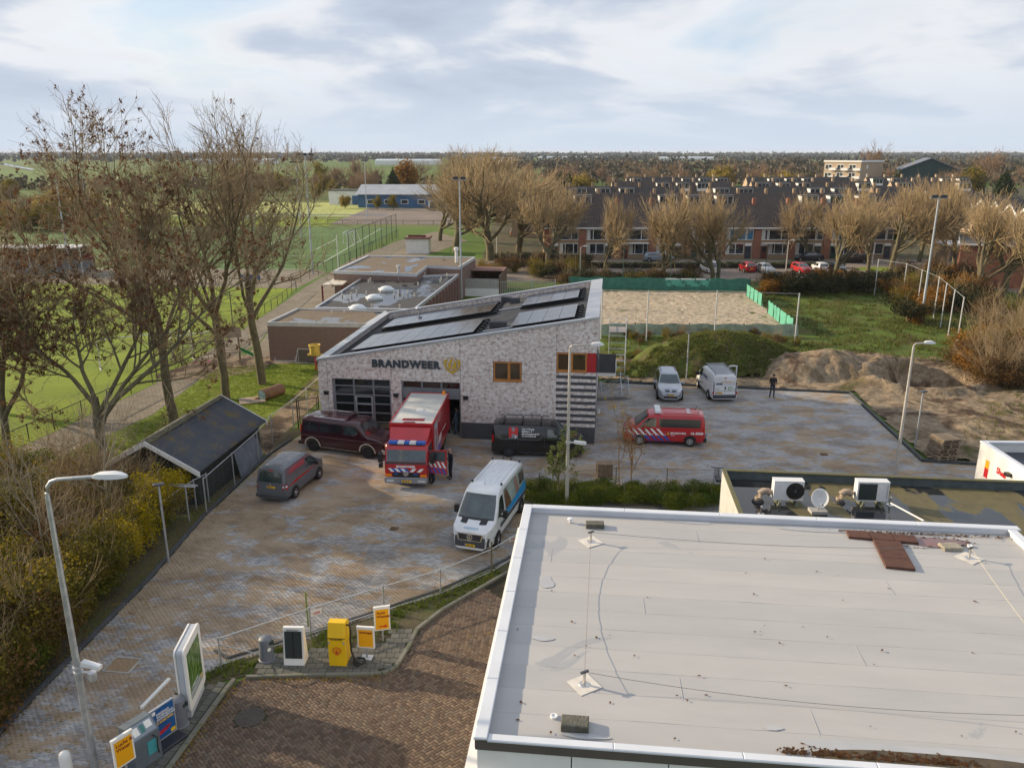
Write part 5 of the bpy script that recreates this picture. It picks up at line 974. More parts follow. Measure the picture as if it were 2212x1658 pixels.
MB().bev(.25,.62,-.66,.66,1.99,2.14,.03).build('light_bar', WHITE_D, c.r); MB().box(.3,.55,-.5,-.42,1.93,1.99).box(.3,.55,.42,.5,1.93,1.99).build('light_bar_foot', BLACK, c.r)
for y in np.linspace(-.55, .55, 6): MB().tube([(-2.0,y,1.975),(.1,y,1.98)], .015, 5).build('roof_rib', FIRE_RED, c.r)
c.letters('16-3000', .34, VIN_W, 'T', -1.35, .50, 1, .012, .014, 'roof_lettering', vertical=True, up=1); 
for x, y in ((-2.05,.2),(-1.95,-.4)): MB().tube([(x,y,1.97),(x,y,2.02),(x-.12,y,2.3)], [.03,.015,.006], 6).build('antenna', BLACK, c.r)
MB().bev(-2.56,-2.36,-.9,.9,.3,.56,.04).build('rear_bumper', BLACK, c.r); MB().tube([(-2.5,0,.42),(-2.66,0,.42),(-2.68,0,.52)], .03, 6).build('tow_bar', BLACK, c.r)
for a in 'LR': c.press([rect(-2.44,-2.3,.72,1.2)], a, LAMP_R, 'tail_light', .01)
for y in (-.6, .6): c.press([rect(y-.2,y+.2,.78,.95)], 'F', LAMP_W, 'headlight', .015); c.press([[(y-.15,.97),(y-.02,.97),(y+.1,1.04),(y-.03,1.04)]], 'F', VIN_W, 'front_stripe', .015)
c.mirrors(1.2, 1.24, FIRE_RED, (.12,.2,.24), .12); seam(c, [(.44,.35),(.44,1.8)]); c.press([rect(-.5,.5,.55,.7)], 'F', BLACK, 'grille', .012); c.plate('F', .45, 0, 'BX-RF-60')
c = Car('silver_car', (11.65, 57.3, .03), R(-90-6), 'silver off-road car facing the yard beside the white van with roof rack', [(-2.3,.6),(-2.28,1.15),(-2.05,1.55),(-1.6,1.68),(-.1,1.70),(.25,1.62),(1.05,1.12),(1.95,.98),(2.2,.85),(2.32,.5)], [(-2.3,1.05),(2.32,.9)], [(-2.3,.74),(-2.0,.88),(1.4,.9),(2.0,.84),(2.32,.6)], .22, SILVER, .26, cat='car')
c.press([quad((-.74,1.14),(.74,1.14),(.58,1.60),(-.58,1.60))], 'F', WIND, 'windscreen'); c.both([[(-1.75,1.12),(-.85,1.1),(-.85,1.52),(-1.5,1.5)]], GLASS, 'side_window'); c.both([[(-.78,1.1),(.0,1.1),(.0,1.54),(-.78,1.54)]], GLASS, 'side_window'); c.both([[(.06,1.1),(.85,1.08),(.3,1.5),(.06,1.54)]], GLASS, 'front_window')
for y in (-1, 1): c.press([[(y*.42,.80),(y*.74,.84),(y*.78,1.0),(y*.6,.97)]], 'F', LAMP_W, 'headlight', .015); MB().tube([(-1.7,y*.56,1.72),(-.2,y*.56,1.75)], .025, 6).build('roof_rail', DGREY, c.r); c.press([rect(y*.62-.08,y*.62+.08,.48,.6)], 'F', BLACK, 'fog_light', .012); c.press([[(y*.06,.80),(y*.38,.80),(y*.40,.92),(y*.1,.92)]], 'F', BLACK, 'grille', .015)
c.press([rect(-.5,.5,.36,.5)], 'F', BLACK, 'air_intake', .012); c.plate('F', .60, 0, '59-XZ-KD'); c.mirrors(.62, 1.1, SILVER, (.12,.2,.16), .12)
for x in (-1.35, 1.4): c.wheel(x, .36, .23, .23)
c = Car('work_van', (15.25, 57.55, .03), R(90+1.5), 'white work van with roof rack and open front door', [(-2.4,.6),(-2.38,1.5),(-2.34,1.9),(-2.15,1.95),(.6,1.95),(.9,1.88),(1.7,1.2),(2.2,1.05),(2.36,.9),(2.42,.5)], [(-2.4,1.12),(1.2,1.12),(2.42,.9)], [(-2.4,.90),(-2.25,.94),(1.6,.95),(2.15,.9),(2.42,.72)], .13, VAN_WHITE, .24)
for y in (-.86, .86): c.press([rect(y-.09,y+.09,.6,1.8)], 'B', DGREY, 'corner_trim', .012)
for y in (-.84, .84): c.press([rect(y-.05,y+.05,.62,.8)], 'B', LAMP_R, 'tail_light', .02)
c.press([rect(-.92,.92,.3,.58)], 'B', DGREY, 'rear_bumper', .016); seam(c, [(0,.6),(0,1.85)], .014, 'B', DGREY); seam(c, [(-.75,.86),(.75,.86)], .02, 'B', DGREY); c.press([rect(-.07,.03,1.0,1.16)], 'B', BLACK, 'handle', .016); c.plate('B', .72, .42, '32-BKS-8'); c.press([rect(-.1,.1,1.80,1.85)], 'B', LAMP_R, 'brake_light', .014)
OR = mat('orange_vinyl', (.60,.30,.02), .4); NV = mat('navy_vinyl', (.02,.03,.12), .4)
c.letters('bouwbedrijf  bv', .13, OR, 'B', .28, 1.50, -1, .004, .014, wmax=.95); c.letters('MOREL', .15, NV, 'B', .66, 1.34, -1, .01, .014, wmax=.5); c.press([rect(-.72,-.12,1.375,1.395)], 'B', NV, 'text_line', .014); c.press([rect(.42,.72,1.0,1.02)], 'B', NV, 'text_line', .014); c.press([rect(-.78,-.58,1.0,1.02)], 'B', NV, 'text_line', .014)
GV = mat('green_vinyl', (.10,.28,.04), .4); c.press([[(-.38+.15*math.cos(t), 1.07+.15*math.sin(t)) for t in np.linspace(0, 6.28, 18, endpoint=False)]], 'B', GV, 'badge_ring', .014); c.press([[(-.38+.105*math.cos(t), 1.07+.105*math.sin(t)) for t in np.linspace(0, 6.28, 18, endpoint=False)]], 'B', VIN_W, 'badge_disc', .018); c.letters('47', .12, NV, 'B', -.31, 1.03, -1, .003, .022)
c.letters('MOREL', .3, NV, 'L', .3, 1.3, -1, .01, .014, wmax=1.2)
c.both([[(.5,1.2),(1.5,1.18),(1.05,1.66),(.9,1.74),(.5,1.74)]], WIND, 'front_window'); c.press([quad((-.8,1.22),(.8,1.22),(.68,1.84),(-.68,1.84))], 'F', WIND, 'windscreen')
for x in (-1.5, 1.5): c.wheel(x, .34, .23, .21, ALU, 1.2, True)
for y in (-.72, .72): MB().tube([(-2.3,y,2.02),(-2.3,y,2.16),(.7,y,2.2),(.75,y,2.05)], .025, 6).build('rack_rail', BLACK, c.r)
for x in np.linspace(-2.2, .6, 11): MB().box(x-.035,x+.035,-.7,.7,2.10,2.14).build('rack_slat', mat('rack_grey', (.32,.33,.35), .5, .1, 2), c.r)
dr = bpy.data.objects.new('open_door', None); COL.objects.link(dr); dr.parent = c.r; dr.location = (1.25,-.95,0); dr.rotation_euler = (0, 0, R(68))
MB().extr([(-.95,.35),(0,.35),(0.05,1.15),(-.35,1.8),(-.6,1.86),(-.95,1.86),(-.95,1.78),(-.62,1.76),(-.42,1.72),(-.08,1.2),(-.86,1.2),(-.86,1.78),(-.95,1.78)], -.03, .03).build('door_panel', VAN_WHITE, dr); MB().box(-.85,-.1,.032,.04,.5,1.1).build('door_lining', DGREY, dr)
c.mirrors(1.15, 1.24, BLACK)
seam(c, [(.42,.4),(.42,1.8)]); seam(c, [(-.9,.4),(-.9,1.8)]); c.both([rect(-1.2,1.1,.26,.40)], DGREY, 'sill', .014)
def fire_truck():
    nose = Vector((-5.68, 39.85, 0)); th = R(-94.4)
    r = root('fire_truck', (nose.x, nose.y, .03), th, 'red fire truck with white box roof and an open striped cab door', 'fire truck')   # origin at the nose, x forward
    RD = FIRE_RED; W = 1.15
    cab = MB(); prof = [(0,.55),(.02,.95),(-.02,1.35),(-.12,1.45),(-.33,2.10),(-.5,2.26),(-1.65,2.28),(-1.65,.55)]
    n = len(prof); secs = [(-W,.05),(-W+.05,0),(W-.05,0),(W,.05)]; V = []
    for y, dx in secs: V += [((x-dx) if x > -1.5 else x, y, z) for x, z in prof]
    F = [(i*n+j, i*n+(j+1) % n, (i+1)*n+(j+1) % n, (i+1)*n+j) for i in range(3) for j in range(n)]; cab.add(V, F+[tuple(range(n)), tuple(range(4*n-1, 3*n-1, -1))]); cab.build('cab', RD, r, smooth=30)
    cx = lambda z: float(np.interp(z, [.55,.95,1.35,1.45,2.10,2.26], [0,.02,-.02,-.12,-.33,-.5]))
    def front(poly, m, name, off=.012, parent=None):
        mb = MB(); zs = [p[1] for p in poly]; mb.add([(cx(z)+off, y, z) for y, z in poly], [tuple(range(len(poly)))]); mb.build(name, m, parent or r)
    def frect(y0, y1, z0, z1, m, name, off=.012): front([(y0, z0), (y1, z0), (y1, z1), (y0, z1)], m, name, off)
    frect(-1.05, 1.05, 1.47, 2.06, WIND, 'windscreen', .014); frect(-1.1, 1.1, 1.36, 1.45, BLACK, 'wiper_cowl', .02)
    fb = MB().bev(-.3,.10,-W-.01,W+.01,.30,.62,.04).build('front_bumper', mat('bumper_grey', (.22,.23,.25), .5, .1, 2), r)
    frect(-.72, .72, .62, .90, BLACK, 'grille', .03)
    for s in (-1, 1):
        MB().box(.085,.11,s*.86-.2,s*.86+.2,.38,.50).build('headlight', LAMP_W, r); front([(s*.78,.66),(s*1.12,.66),(s*1.12,.82),(s*.78,.80)], LAMP_O, 'indicator', .03); front([(s*.42,.78),(s*.62,.78),(s*.62,.86),(s*.42,.86)], BLUE_L, 'grille_lamp', .05)
    MB().box(.10,.115,-.3,.3,.36,.47).build('license_plate', PLATE, r); text_part('BN-TB-51', .1, INK, r.children[-1], basis((.118,0,.38), (0,1,0), (0,0,1)), .003, .002, 'plate_lettering', 'C'); MB().box(.10,.117,-.3,-.25,.36,.47).build('plate_band', PLATE_B, r)
    for i in range(3):
        y = -.98+i*.34; front([(y,1.12),(y+.17,1.12),(y+.36,.93),(y+.19,.93)], VIN_W, 'white_stripe', .016); front([(y+.17,1.12),(y+.34,1.12),(y+.53,.93),(y+.36,.93)], VIN_B, 'blue_stripe', .016)
    for i in range(2): y = .98-i*.40; front([(y,1.12),(y-.2,1.12),(y-.39,.93),(y-.19,.93)], VIN_W, 'white_stripe', .017)
    text_part('BRANDWEER', .16, VIN_W, r, basis((cx(1.18)+.014,0,1.17), (0,1,0), (-.1,0,1)), .008, .004, 'lettering', 'C', 1.1)
    Mx = Matrix.Translation((cx(.86)+.05,0,.86)) @ Matrix.Rotation(math.pi/2, 4, 'Y'); MB().lathe([(.13,0),(.15,.01),(.13,.02),(.12,.005),(0.001,.004)], 20, 0, Mx).build('badge', CHROME, r)
    st = MB()
    for k in range(3): a_ = math.pi/2+k*2.094; st.add([(cx(.86)+.075, .13*math.cos(a_), .86+.13*math.sin(a_)), (cx(.86)+.075, .03*math.cos(a_+1), .86+.03*math.sin(a_+1)), (cx(.86)+.075, .03*math.cos(a_-1), .86+.03*math.sin(a_-1))], [(0, 1, 2)])
    st.build('badge_star', CHROME, r)
    lb = bpy.data.objects.new('light_bar', None); COL.objects.link(lb); lb.parent = r
    for k, (y0, y1) in enumerate(((-1.0,-.5),(-.5,-.14),(-.14,.14),(.14,.5),(.5,1.0))): MB().bev(-.72,-.42,y0+.005,y1-.005,2.33,2.47,.03).build('lamp_section', BLUE_L if k % 2 == 0 else WHITE_D, lb)
    MB().box(-.68,-.46,-.8,.8,2.26,2.33).build('light_bar_foot', BLACK, lb)
    MB().add([(-.74,-1.0,2.29),(-.74,1.0,2.29),(-1.62,1.12,2.92),(-1.62,-1.12,2.92),(-1.65,-1.08,2.29),(-1.65,1.08,2.29)], [(0,1,2,3),(0,3,4),(1,5,2),(3,2,5,4)]).build('air_deflector', RD, r, smooth=20)
    MB().add([(-1.68,-1.16,2.90),(-1.58,-1.16,2.94),(-1.58,1.16,2.94),(-1.68,1.16,2.90)], [(0,1,2,3)]).build('deflector_lip', RD, r)
    x0, x1, B, zb, zt = -1.72, -7.6, 1.22, .8, 3.05
    MB().box(x1,x0,-B,B,zb,zt-.02).build('box_body', RD, r)
    rm = mat('white_grp_roof', (.56,.56,.53), .5, .08, 1.0); MB().prism([(x1+.06,-B+.07),(x0-.42,-B+.07) if False else (x0-.10,-B+.07),(x0-.10,-.55),(x0-.40,-.42),(x0-.40,.12),(x0-.22,.22),(x0-.10,.35),(x0-.10,B-.07),(x1+.06,B-.07)], zt-.02, zt-.008).build('roof_sheet', rm, r)
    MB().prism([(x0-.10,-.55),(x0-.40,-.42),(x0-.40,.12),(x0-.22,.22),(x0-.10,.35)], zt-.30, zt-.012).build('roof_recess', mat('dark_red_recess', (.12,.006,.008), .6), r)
    tr = MB()
    for y in (-B, B-.07): tr.box(x1,x0,y,y+.07,zt-.02,zt+.03)
    tr.box(x1,x1+.07,-B+.07,B-.07,zt-.02,zt+.03).box(x0-.07,x0,-B+.07,B-.07,zt-.02,zt+.028); tr.build('roof_edging', RD, r)
    MB().box(x0-.92,x0-.55,-.62,.62,zt-.006,zt+.004).build('roof_number_panel', RED_P, r); text_part('16-2171', .34, VIN_W, r, basis((x0-.86,-.5,zt+.006), (0,1,0), (1,0,0)), .008, .002, 'roof_lettering')
    MB().lathe([(.26,0),(.24,.03),(.16,.05),(.02,.055)], 16).build('roof_cap', WHITE, r, (-4.2,.05,zt-.008)); MB().lathe([(.13,0),(.11,.04),(.1,.1),(.09,.22),(.03,.25)], 12).build('beacon', LAMP_O, r, (x1+.25,B-.3,zt), smooth=40)
    s = 1; Y = B+.004
    MB().box(-3.05,-2.15,Y-.002,Y+.012,1.0,2.85).build('locker_shutter', mat('shutter_grey', (.36,.38,.40), .4, .08, 3), r); MB().box(-2.75,-2.35,Y+.012,Y+.018,2.1,2.5).build('picture_panel', mat('red_pictogram', (.45,.03,.05), .4, .4, 6), r); MB().box(-2.85,-2.3,Y+.012,Y+.018,1.15,2.0).build('picture_panel', mat('blue_pictogram', (.10,.12,.22), .4, .6, 4, col2=(.45,.2,.2)), r)
    for k in range(3): x = -3.3-k*.34; MB().extr([(x,1.3),(x-.14,1.3),(x-.42,1.7),(x-.28,1.7)], Y, Y+.008).build('white_stripe', VIN_W, r); MB().extr([(x+.3,.85),(x+.14,.85),(x-.14,1.28),(x,1.28)], Y, Y+.008).build('blue_stripe', VIN_B, r)
    text_part('www.brandweer.nl', .16, VIN_W, r, basis((-4.8,Y,1.6), (-1,0,0), (0,0,1)), .002, .004)
    MB().box(-7.5,-1.75,-.45,.45,.45,.8).build('chassis', BLACK, r); MB().box(x1-.05,x1+.1,-B,B,.5,.75).build('rear_bumper', BLACK, r)
    for x in (-1.0, -5.5):
        for sy in (-1, 1):
            wr = bpy.data.objects.new('wheel', None); COL.objects.link(wr); wr.parent = r; wr.location = (x, sy*(W-.32), .46); M = Matrix.Rotation(-sy*math.pi/2, 4, 'X')
            MB().lathe([(.27,0),(.44,0),(.46,.04),(.46,.26),(.44,.3),(.27,.3),(.26,.26)], 24, 0, M).build('tyre', RUBBER, wr, smooth=40); MB().lathe([(.27,.02),(.27,.26),(.2,.2),(.1,.24),(.01,.25)], 20, 0, M).build('rim', ALU, wr)
            MB().extr([(x+.56*math.cos(t), .46+.56*math.sin(t)) for t in np.linspace(0, math.pi, 14)], sy*(W+.004) if x > -3 else sy*(B-.02), sy*(W-.1) if x > -3 else sy*(B-.3)).build('wheel_arch', BLACK, r)
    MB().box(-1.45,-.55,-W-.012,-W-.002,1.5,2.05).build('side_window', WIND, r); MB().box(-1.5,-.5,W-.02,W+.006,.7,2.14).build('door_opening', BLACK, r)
    for s in (-1, 1): MB().bev(-.28,-.10,s*(W+.25)-.12,s*(W+.25)+.12,1.4,1.9,.03).tube([(-.35,s*W,2.0),(-.2,s*(W+.25),1.9)], .02, 5).build('mirror', BLACK, r)
    MB().bev(-.1,.08,-W-.3,-W-.1,1.15,1.4,.03).build('mirror', BLACK, r)
    d = bpy.data.objects.new('open_door', None); COL.objects.link(d); d.parent = r; d.location = (-.42, W+.03, 0); d.rotation_euler = (0, 0, R(-104))     # local -x runs back along the door
    MB().box(-1.05,0,-.03,.03,.75,1.48).box(-1.05,-.97,-.03,.03,1.48,2.16).box(-.09,0,-.03,.03,1.48,2.0).extr([(-.97,2.08),(-.12,1.98),(0,2.0),(-.97,2.16)], -.03, .03).build('door_panel', RD, d)
    MB().box(-.96,-.1,-.01,.01,1.5,2.06).build('side_window', mat('door_glass', (.05,.07,.08), .05, .4, 2, spec=.8), d)
    for sy in (-.032, .026):
        for k in range(4): x = -1.02+k*.26; z = .80; MB().extr([(x,1.12),(x+.13,1.12),(x+.30,1.45) if x+.3 < .0 else (0,1.30),(x+.17,1.45) if x+.17 < 0 else (0,1.4)], sy, sy+.006).build('white_stripe', VIN_W, d); MB().extr([(x,.78),(x+.13,.78),(min(0,x+.30),1.10),(min(-.02,x+.17),1.10)], sy, sy+.006).build('blue_stripe', VIN_B, d)
    MB().box(-.85,-.75,-.06,-.03,1.30,1.36).build('handle', BLACK, d)
    for k in range(3): MB().box(-1.3,-.6,W-.3,W+.02,.3+k*.22,.34+k*.22).build('cab_step', DGREY, r)
    return r
fire_truck()
def street_car(name, x, y, hd, m, label, kind='hatch', L=4.2, cat='car'):
    p = px(x, y); k = L/4.2
    if kind == 'estate': top = [(-2.3,.6),(-2.27,1.0),(-2.0,1.42),(-1.6,1.47),(-.1,1.48),(.2,1.42),(.95,1.02),(1.95,.88),(2.2,.75),(2.3,.45)]
    elif kind == 'van': top = [(-2.1,.6),(-2.07,1.1),(-1.95,1.72),(-1.7,1.8),(.2,1.8),(.5,1.72),(1.25,1.12),(1.9,.95),(2.08,.8),(2.1,.45)]
    elif kind == 'saloon': top = [(-2.3,.6),(-2.25,.98),(-1.75,1.06),(-1.1,1.38),(-.8,1.44),(-.1,1.45),(.2,1.4),(.95,1.0),(1.95,.87),(2.2,.75),(2.3,.45)]
    else: top = [(-1.95,.6),(-1.92,1.0),(-1.6,1.42),(-1.35,1.5),(.0,1.5),(.3,1.42),(.95,1.03),(1.65,.9),(1.88,.75),(1.95,.45)]
    top = [(a*k, b) for a, b in top]; a, b = top[0][0], top[-1][0]; roof = max(t[1] for t in top)
    c = Car(name, (p.x, p.y, .014), hd, label, top, [(a,.98),(b,.82)], [(a,.70),(a+.3,.84),(b-.7,.86),(b-.3,.8),(b,.6)], .2, m, .2, 'cars parked along the street', cat, n=26)
    c.press([quad((-.68,1.05),(.68,1.05),(.55,roof-.1),(-.55,roof-.1))], 'F', WIND, 'windscreen', seg=.3); c.press([quad((-.62,1.02),(.62,1.02),(.5,roof-.12),(-.5,roof-.12))], 'B', GLASS, 'rear_window', seg=.3)
    bk = -1.1*k if kind == 'saloon' else a+.55
    for s in 'LR': c.press([quad((bk,1.02),(-.35,1.0),(-.35,roof-.12),(bk+.15,roof-.14))], s, GLASS, 'side_window', seg=.3); c.press([quad((-.25,1.0),(.85*k,.98),(.25*k,roof-.13),(-.25,roof-.11))], s, GLASS, 'front_window', seg=.3)
    for xw in (a+.8*k, b-.82*k): c.wheel(xw, .31, .2, .2)
    for q in (-.55, .55): c.press([rect(q-.15,q+.15,.68,.8)], 'F', LAMP_W, 'headlight', .015, .3); c.press([rect(q-.13,q+.13,.75,.95)], 'B', LAMP_R, 'tail_light', .015, .3)
    c.plate('F', .45); c.plate('B', .6); return c
BLU = paint('steel_blue_paint', (.13,.17,.23), .3, .3); RED1 = paint('bright_red_paint', (.33,.012,.016)); WH1 = paint('white_car_paint', (.62,.63,.64)); NAVY = paint('dark_navy_paint', (.010,.014,.028)); CARB = paint('black_car_paint', (.008,.010,.014))
D = R(-90)
street_car('estate_car', 1422, 564, R(0), paint('pale_steel_blue', (.22,.27,.33), .3, .3), 'pale blue estate car parked on the far side of the hedge strip', 'estate', 4.6)
street_car('small_van', 1531, 588, R(90+8), WH1, 'white small van parked nose in at the hedge strip', 'van', 4.2, 'van')
street_car('small_car', 1613, 586, R(90+6), RED1, 'small red car with a pale roof parked nose in', 'hatch', 3.7); 
street_car('grey_car', 1652, 589, R(-90+4), SILVER, 'silver grey car with its nose towards the sand court', 'saloon', 4.3)
street_car('red_car', 1730, 589, R(-90+10), RED1, 'bright red car with its nose towards the bushes', 'hatch', 4.1)
street_car('white_car', 1770, 587, R(90), WH1, 'white hatchback between the bright red car and a dark car', 'hatch', 3.9)
street_car('dark_car', 1808, 589, R(-90), NAVY, 'dark blue car beside the white hatchback', 'hatch', 4.1)
street_car('estate_car', 1840, 567, R(180), CARB, 'black estate car parked along the pavement', 'estate', 4.6)
street_car('dark_saloon', 1745, 563, R(180), NAVY, 'dark saloon half hidden behind the row of nose in cars', 'saloon', 4.4)
street_car('silver_car', 2165, 560, R(150), SILVER, 'silver car in front of the brick and white end house', 'saloon', 4.3)
street_car('pale_car', 2128, 678, R(120), SILVER, 'pale silver car half hidden behind the bushes', 'hatch', 4.0)
street_car('brown_car', 1110, 510, R(90), paint('ochre_paint', (.20,.13,.05)), 'ochre car on the side street behind the big round trees', 'hatch', 4.0)
LAMPH = mat('lamp_head_white', (.62,.64,.66), .35, .06, 3); POLE = mat('pale_pole', (.46,.44,.41), .5, .12, 2, metal=.3)
def lamp_near():
    b = px(207, 1668); r = root('street_lamp', (b.x, b.y, 0), 0, 'tall grey street lamp with bent arm and two white cameras', 'street lamp')
    h = 8.75
    MB().tube([(0,0,0),(0,0,2.5),(0,0,h)], [.115,.10,.062], 14).build('pole', GALV, r, smooth=40)
    MB().tube([(0,0,h-.06),(0,0,h+.1),(.04,0,h+.27),(.16,0,h+.42),(.34,0,h+.48),(1.3,.02,h+.55)], .052, 10).build('arm', GALV, r, smooth=40)
    hd = MB(); prof = [(1.28,.07,.05),(1.43,.14,.09),(1.78,.17,.10),(1.98,.13,.09),(2.16,.05,.05)]; V = []
    for x, w, t in prof: V += [(x,-w,h+.54),(x,w,h+.54),(x,w*.8,h+.54+t*1.3),(x,-w*.8,h+.54+t*1.3)]
    hd.add(V, [(i*4+j, i*4+(j+1)%4, i*4+4+(j+1)%4, i*4+4+j) for i in range(4) for j in range(4)]+[(0,1,2,3),(19,18,17,16)]); hd.build('lamp_head', LAMPH, r, smooth=40)
    z = 3.62
    MB().lathe([(.13, 0), (.13, .05)], 14).build('clamp', ALU, r, (0,0,z-.06)); MB().lathe([(.13, 0), (.13, .05)], 14).build('clamp', ALU, r, (0,0,z-.22))
    MB().tube([(.08,0,z-.02),(.26,-.02,z-.02)], .035, 8).build('camera_bracket', WHITE_D, r); MB().tube([(.08,0,z-.2),(.34,-.06,z-.16)], .03, 8).build('camera_bracket', WHITE_D, r)
    MB().bev(0,.58,-.08,.08,-.07,.07,.02).build('bullet_camera', WHITE_D, r, (.18,-.02,z+.13), (0, R(7), R(-14))); MB().lathe([(.12,.1),(.13,.0),(.12,-.08)], 14).lathe([(.11,-.08),(.10,-.15),(.06,-.21),(.01,-.23)], 14).build('dome_camera', ALU, r, (.42,-.06,z-.26), smooth=40)
lamp_near()
def lamp(x, yb, yt, label, arm=1.0, camera=False, dirx=1):
    b = px(x, yb); h = ztop(yb, yt); r = root('street_lamp', (b.x, b.y, 0), 0, label, 'street lamp')
    MB().tube([(0,0,0),(0,0,h-.1)], [.10,.055], 12).build('pole', POLE, r, smooth=40)
    MB().tube([(0,0,h-.12),(0,0,h-.02),(.06*dirx,0,h+.04),(arm*dirx,0,h+.1)], .045, 8).build('arm', POLE, r, smooth=40)
    V = []
    for t, w, k in ((0,.06,.04),(.12,.12,.09),(.45,.14,.10),(.62,.05,.04)): V += [((arm-.05+t)*dirx,-w,h+.06),((arm-.05+t)*dirx,w,h+.06),((arm-.05+t)*dirx,w*.8,h+.06+k*1.4),((arm-.05+t)*dirx,-w*.8,h+.06+k*1.4)]
    MB().add(V, [(i*4+j, i*4+(j+1)%4, i*4+4+(j+1)%4, i*4+4+j) for i in range(3) for j in range(4)]+[(0,1,2,3),(15,14,13,12)]).build('lamp_head', LAMPH, r, smooth=40)
    if camera:
        z = h*.42; MB().lathe([(.13, 0), (.13, .1)], 12).build('clamp', ALU, r, (0,0,z)); MB().tube([(.08,0,z+.05),(.5,0,z+.05)], .03, 6).build('camera_bracket', WHITE_D, r); MB().bev(.3,.9,-.08,.08,-.05,.10,.02).build('bullet_camera', WHITE_D, r, (0,0,z+.1), (0,R(8),0))
    return r
lamp(1224, 1100, 748, 'pale street lamp with white camera in the shrubs behind the shop', 1.05, True); lamp(1933, 1032, 744, 'pale street lamp behind the annex roof at the yard kerb', .55)
lamp(1253, 603, 533, 'thin white street lamp at the slim bare tree', .4); lamp(1697, 592, 520, 'thin white street lamp between the red cars', .4); lamp(1884, 570, 497, 'thin white street lamp at the corner of the terraces', .4)
def pole_light(x, yb, yt, label):
    b = px(x, yb); h = ztop(yb, yt); r = root('yard_light', (b.x, b.y, 0), 0, label, 'lamp post'); MB().tube([(0,0,0),(0,0,h)], [.055,.045], 8).build('pole', GALV, r, smooth=40); MB().bev(-.22,.22,-.14,.14,h,h+.07,.02).build('lamp_head', DGREY, r, rot=(0,0,R(20)))
pole_light(365, 1217, 1047, 'short post light with flat dark head in the yellow bush'); pole_light(1976, 969, 846, 'short post light with flat dark head beside the pallet stack'); pole_light(1482, 824, 719, 'short post light with flat head at the kerb behind the silver car')
def mast(x, yb, yt, label, heads=2, brace=False, r0=.13):
    b = px(x, yb); h = ztop(yb, yt); r = root('floodlight_mast', (b.x, b.y, 0), 0, label, 'floodlight mast', 'floodlight masts'); MB().tube([(0,0,0),(0,0,h)], [r0,r0*.55], 10).build('mast', mat('mast_grey', (.38,.43,.48), .5, .1, 1), r, smooth=40)
    MB().box(-.9,.9,-.04,.04,h-.05,h+.05).build('crossbar', GALV, r)
    for k in range(heads): MB().bev(-.3,.3,-.16,.2,0,.28,.06).build('floodlight', BLACK, r, ((k-(heads-1)/2)*.9,-.1,h+.05), (R(-25),0,0))
for a in ((997,645,388,'grey floodlight mast between the clubhouse and station roof',2),(1989,698,428,'tall grey floodlight mast with dark head in the bushes',2,True),(676,592,336,'tall blue grey mast at the corner of the green turf pitch',3),(651,515,352,'slimmer blue grey mast behind the turf pitch corner mast',3),(152,592,342,'blue grey mast beside the striped dugout',2),(190,470,360,'blue grey mast behind the brown leaved trees',2),(306,566,400,'blue grey mast in the middle of the turf pitch side',2),(550,470,390,'blue grey mast at the far pale pitch',2),(793,470,348,'blue grey mast in front of the blue clubhouse',2)): mast(*a[:5])
for x, yb, yt, lb in ((732,594,507,'white pole beside the turf pitch corner'),(1073,555,508,'white flag pole behind the clubhouse')):
    b = px(x, yb); tag(MB().tube([(0,0,0),(0,0,ztop(yb,yt))], .06, 8).build('pole', WHITE, None, b), lb, 'pole')
WIREM = mat('fence_wire', (.22,.24,.24), .5, .1, 5, metal=.4)
def wire_mesh(a, b, h, z0, step, rw):
    """diamond mesh panel from a to b"""
    a = Vector(a); b = Vector(b); d = b-a; L_ = d.length; d.normalize(); V = []; F = []; n = int((L_+h)/step)
    def strip(u0, z0_, u1, z1_):
        p = a+d*u0+Vector((0,0,z0_)); q = a+d*u1+Vector((0,0,z1_)); k = len(V); up = Vector((0,0,rw)); V.extend([p-up, q-up, q+up, p+up]); F.append((k,k+1,k+2,k+3))
    for i in range(n+1):
        u = i*step
        for s in (0, 1):       # rising and falling wires, clipped to the panel
            u0, zz0, u1, zz1 = u, 0., u-h, h
            if u0 > L_: zz0 += (u0-L_); u0 = L_
            if u1 < 0: zz1 += u1; u1 = 0.
            if zz1 <= zz0: continue
            if s: strip(L_-u0, z0+zz0, L_-u1, z0+zz1)
            else: strip(u0, z0+zz0, u1, z0+zz1)
    return V, F
def fence(name, pts, h, label, post_m, mesh=None, every=2.6, rail=.02, post_r=.03, mesh_m=None, z=0.0, group=None, topo=.06, base_rail=False, rail_m=None):
    r = root(name, (*pts[0][:2], z), 0, label, 'fence', group); o = Vector((*pts[0][:2], 0)); P = [Vector((*p[:2], 0))-o for p in pts]
    pm = MB().tube([(0,0,0),(0,0,h+topo)], post_r, 7).data('post', post_m, 40)
    for p, q in zip(P[:-1], P[1:]):
        d = (q-p).length; n = max(1, round(d/every))
        for i in range(n+(1 if q is P[-1] else 0)): link('post', pm, r, p.lerp(q, i/n))
        if rail: MB().tube([p+Vector((0,0,h)), q+Vector((0,0,h))], rail, 6).build('rail', rail_m or post_m, r)
        if base_rail: MB().tube([p+Vector((0,0,.1)), q+Vector((0,0,.1))], rail*.8, 6).build('rail', rail_m or post_m, r)
        if mesh:
            V, F = wire_mesh(p, q, h-.05, .03, mesh[0], mesh[1]); me = bpy.data.meshes.new('wire_mesh'); me.from_pydata(V, [], F); me.materials.append(mesh_m or WIREM); link('wire_mesh', me, r)
    return r
FP = [px(478,1440)[:2], px(672,1372)[:2], px(830,1322)[:2], px(952,1285)[:2], px(1062,1238)[:2], px(1122,1200)[:2]]
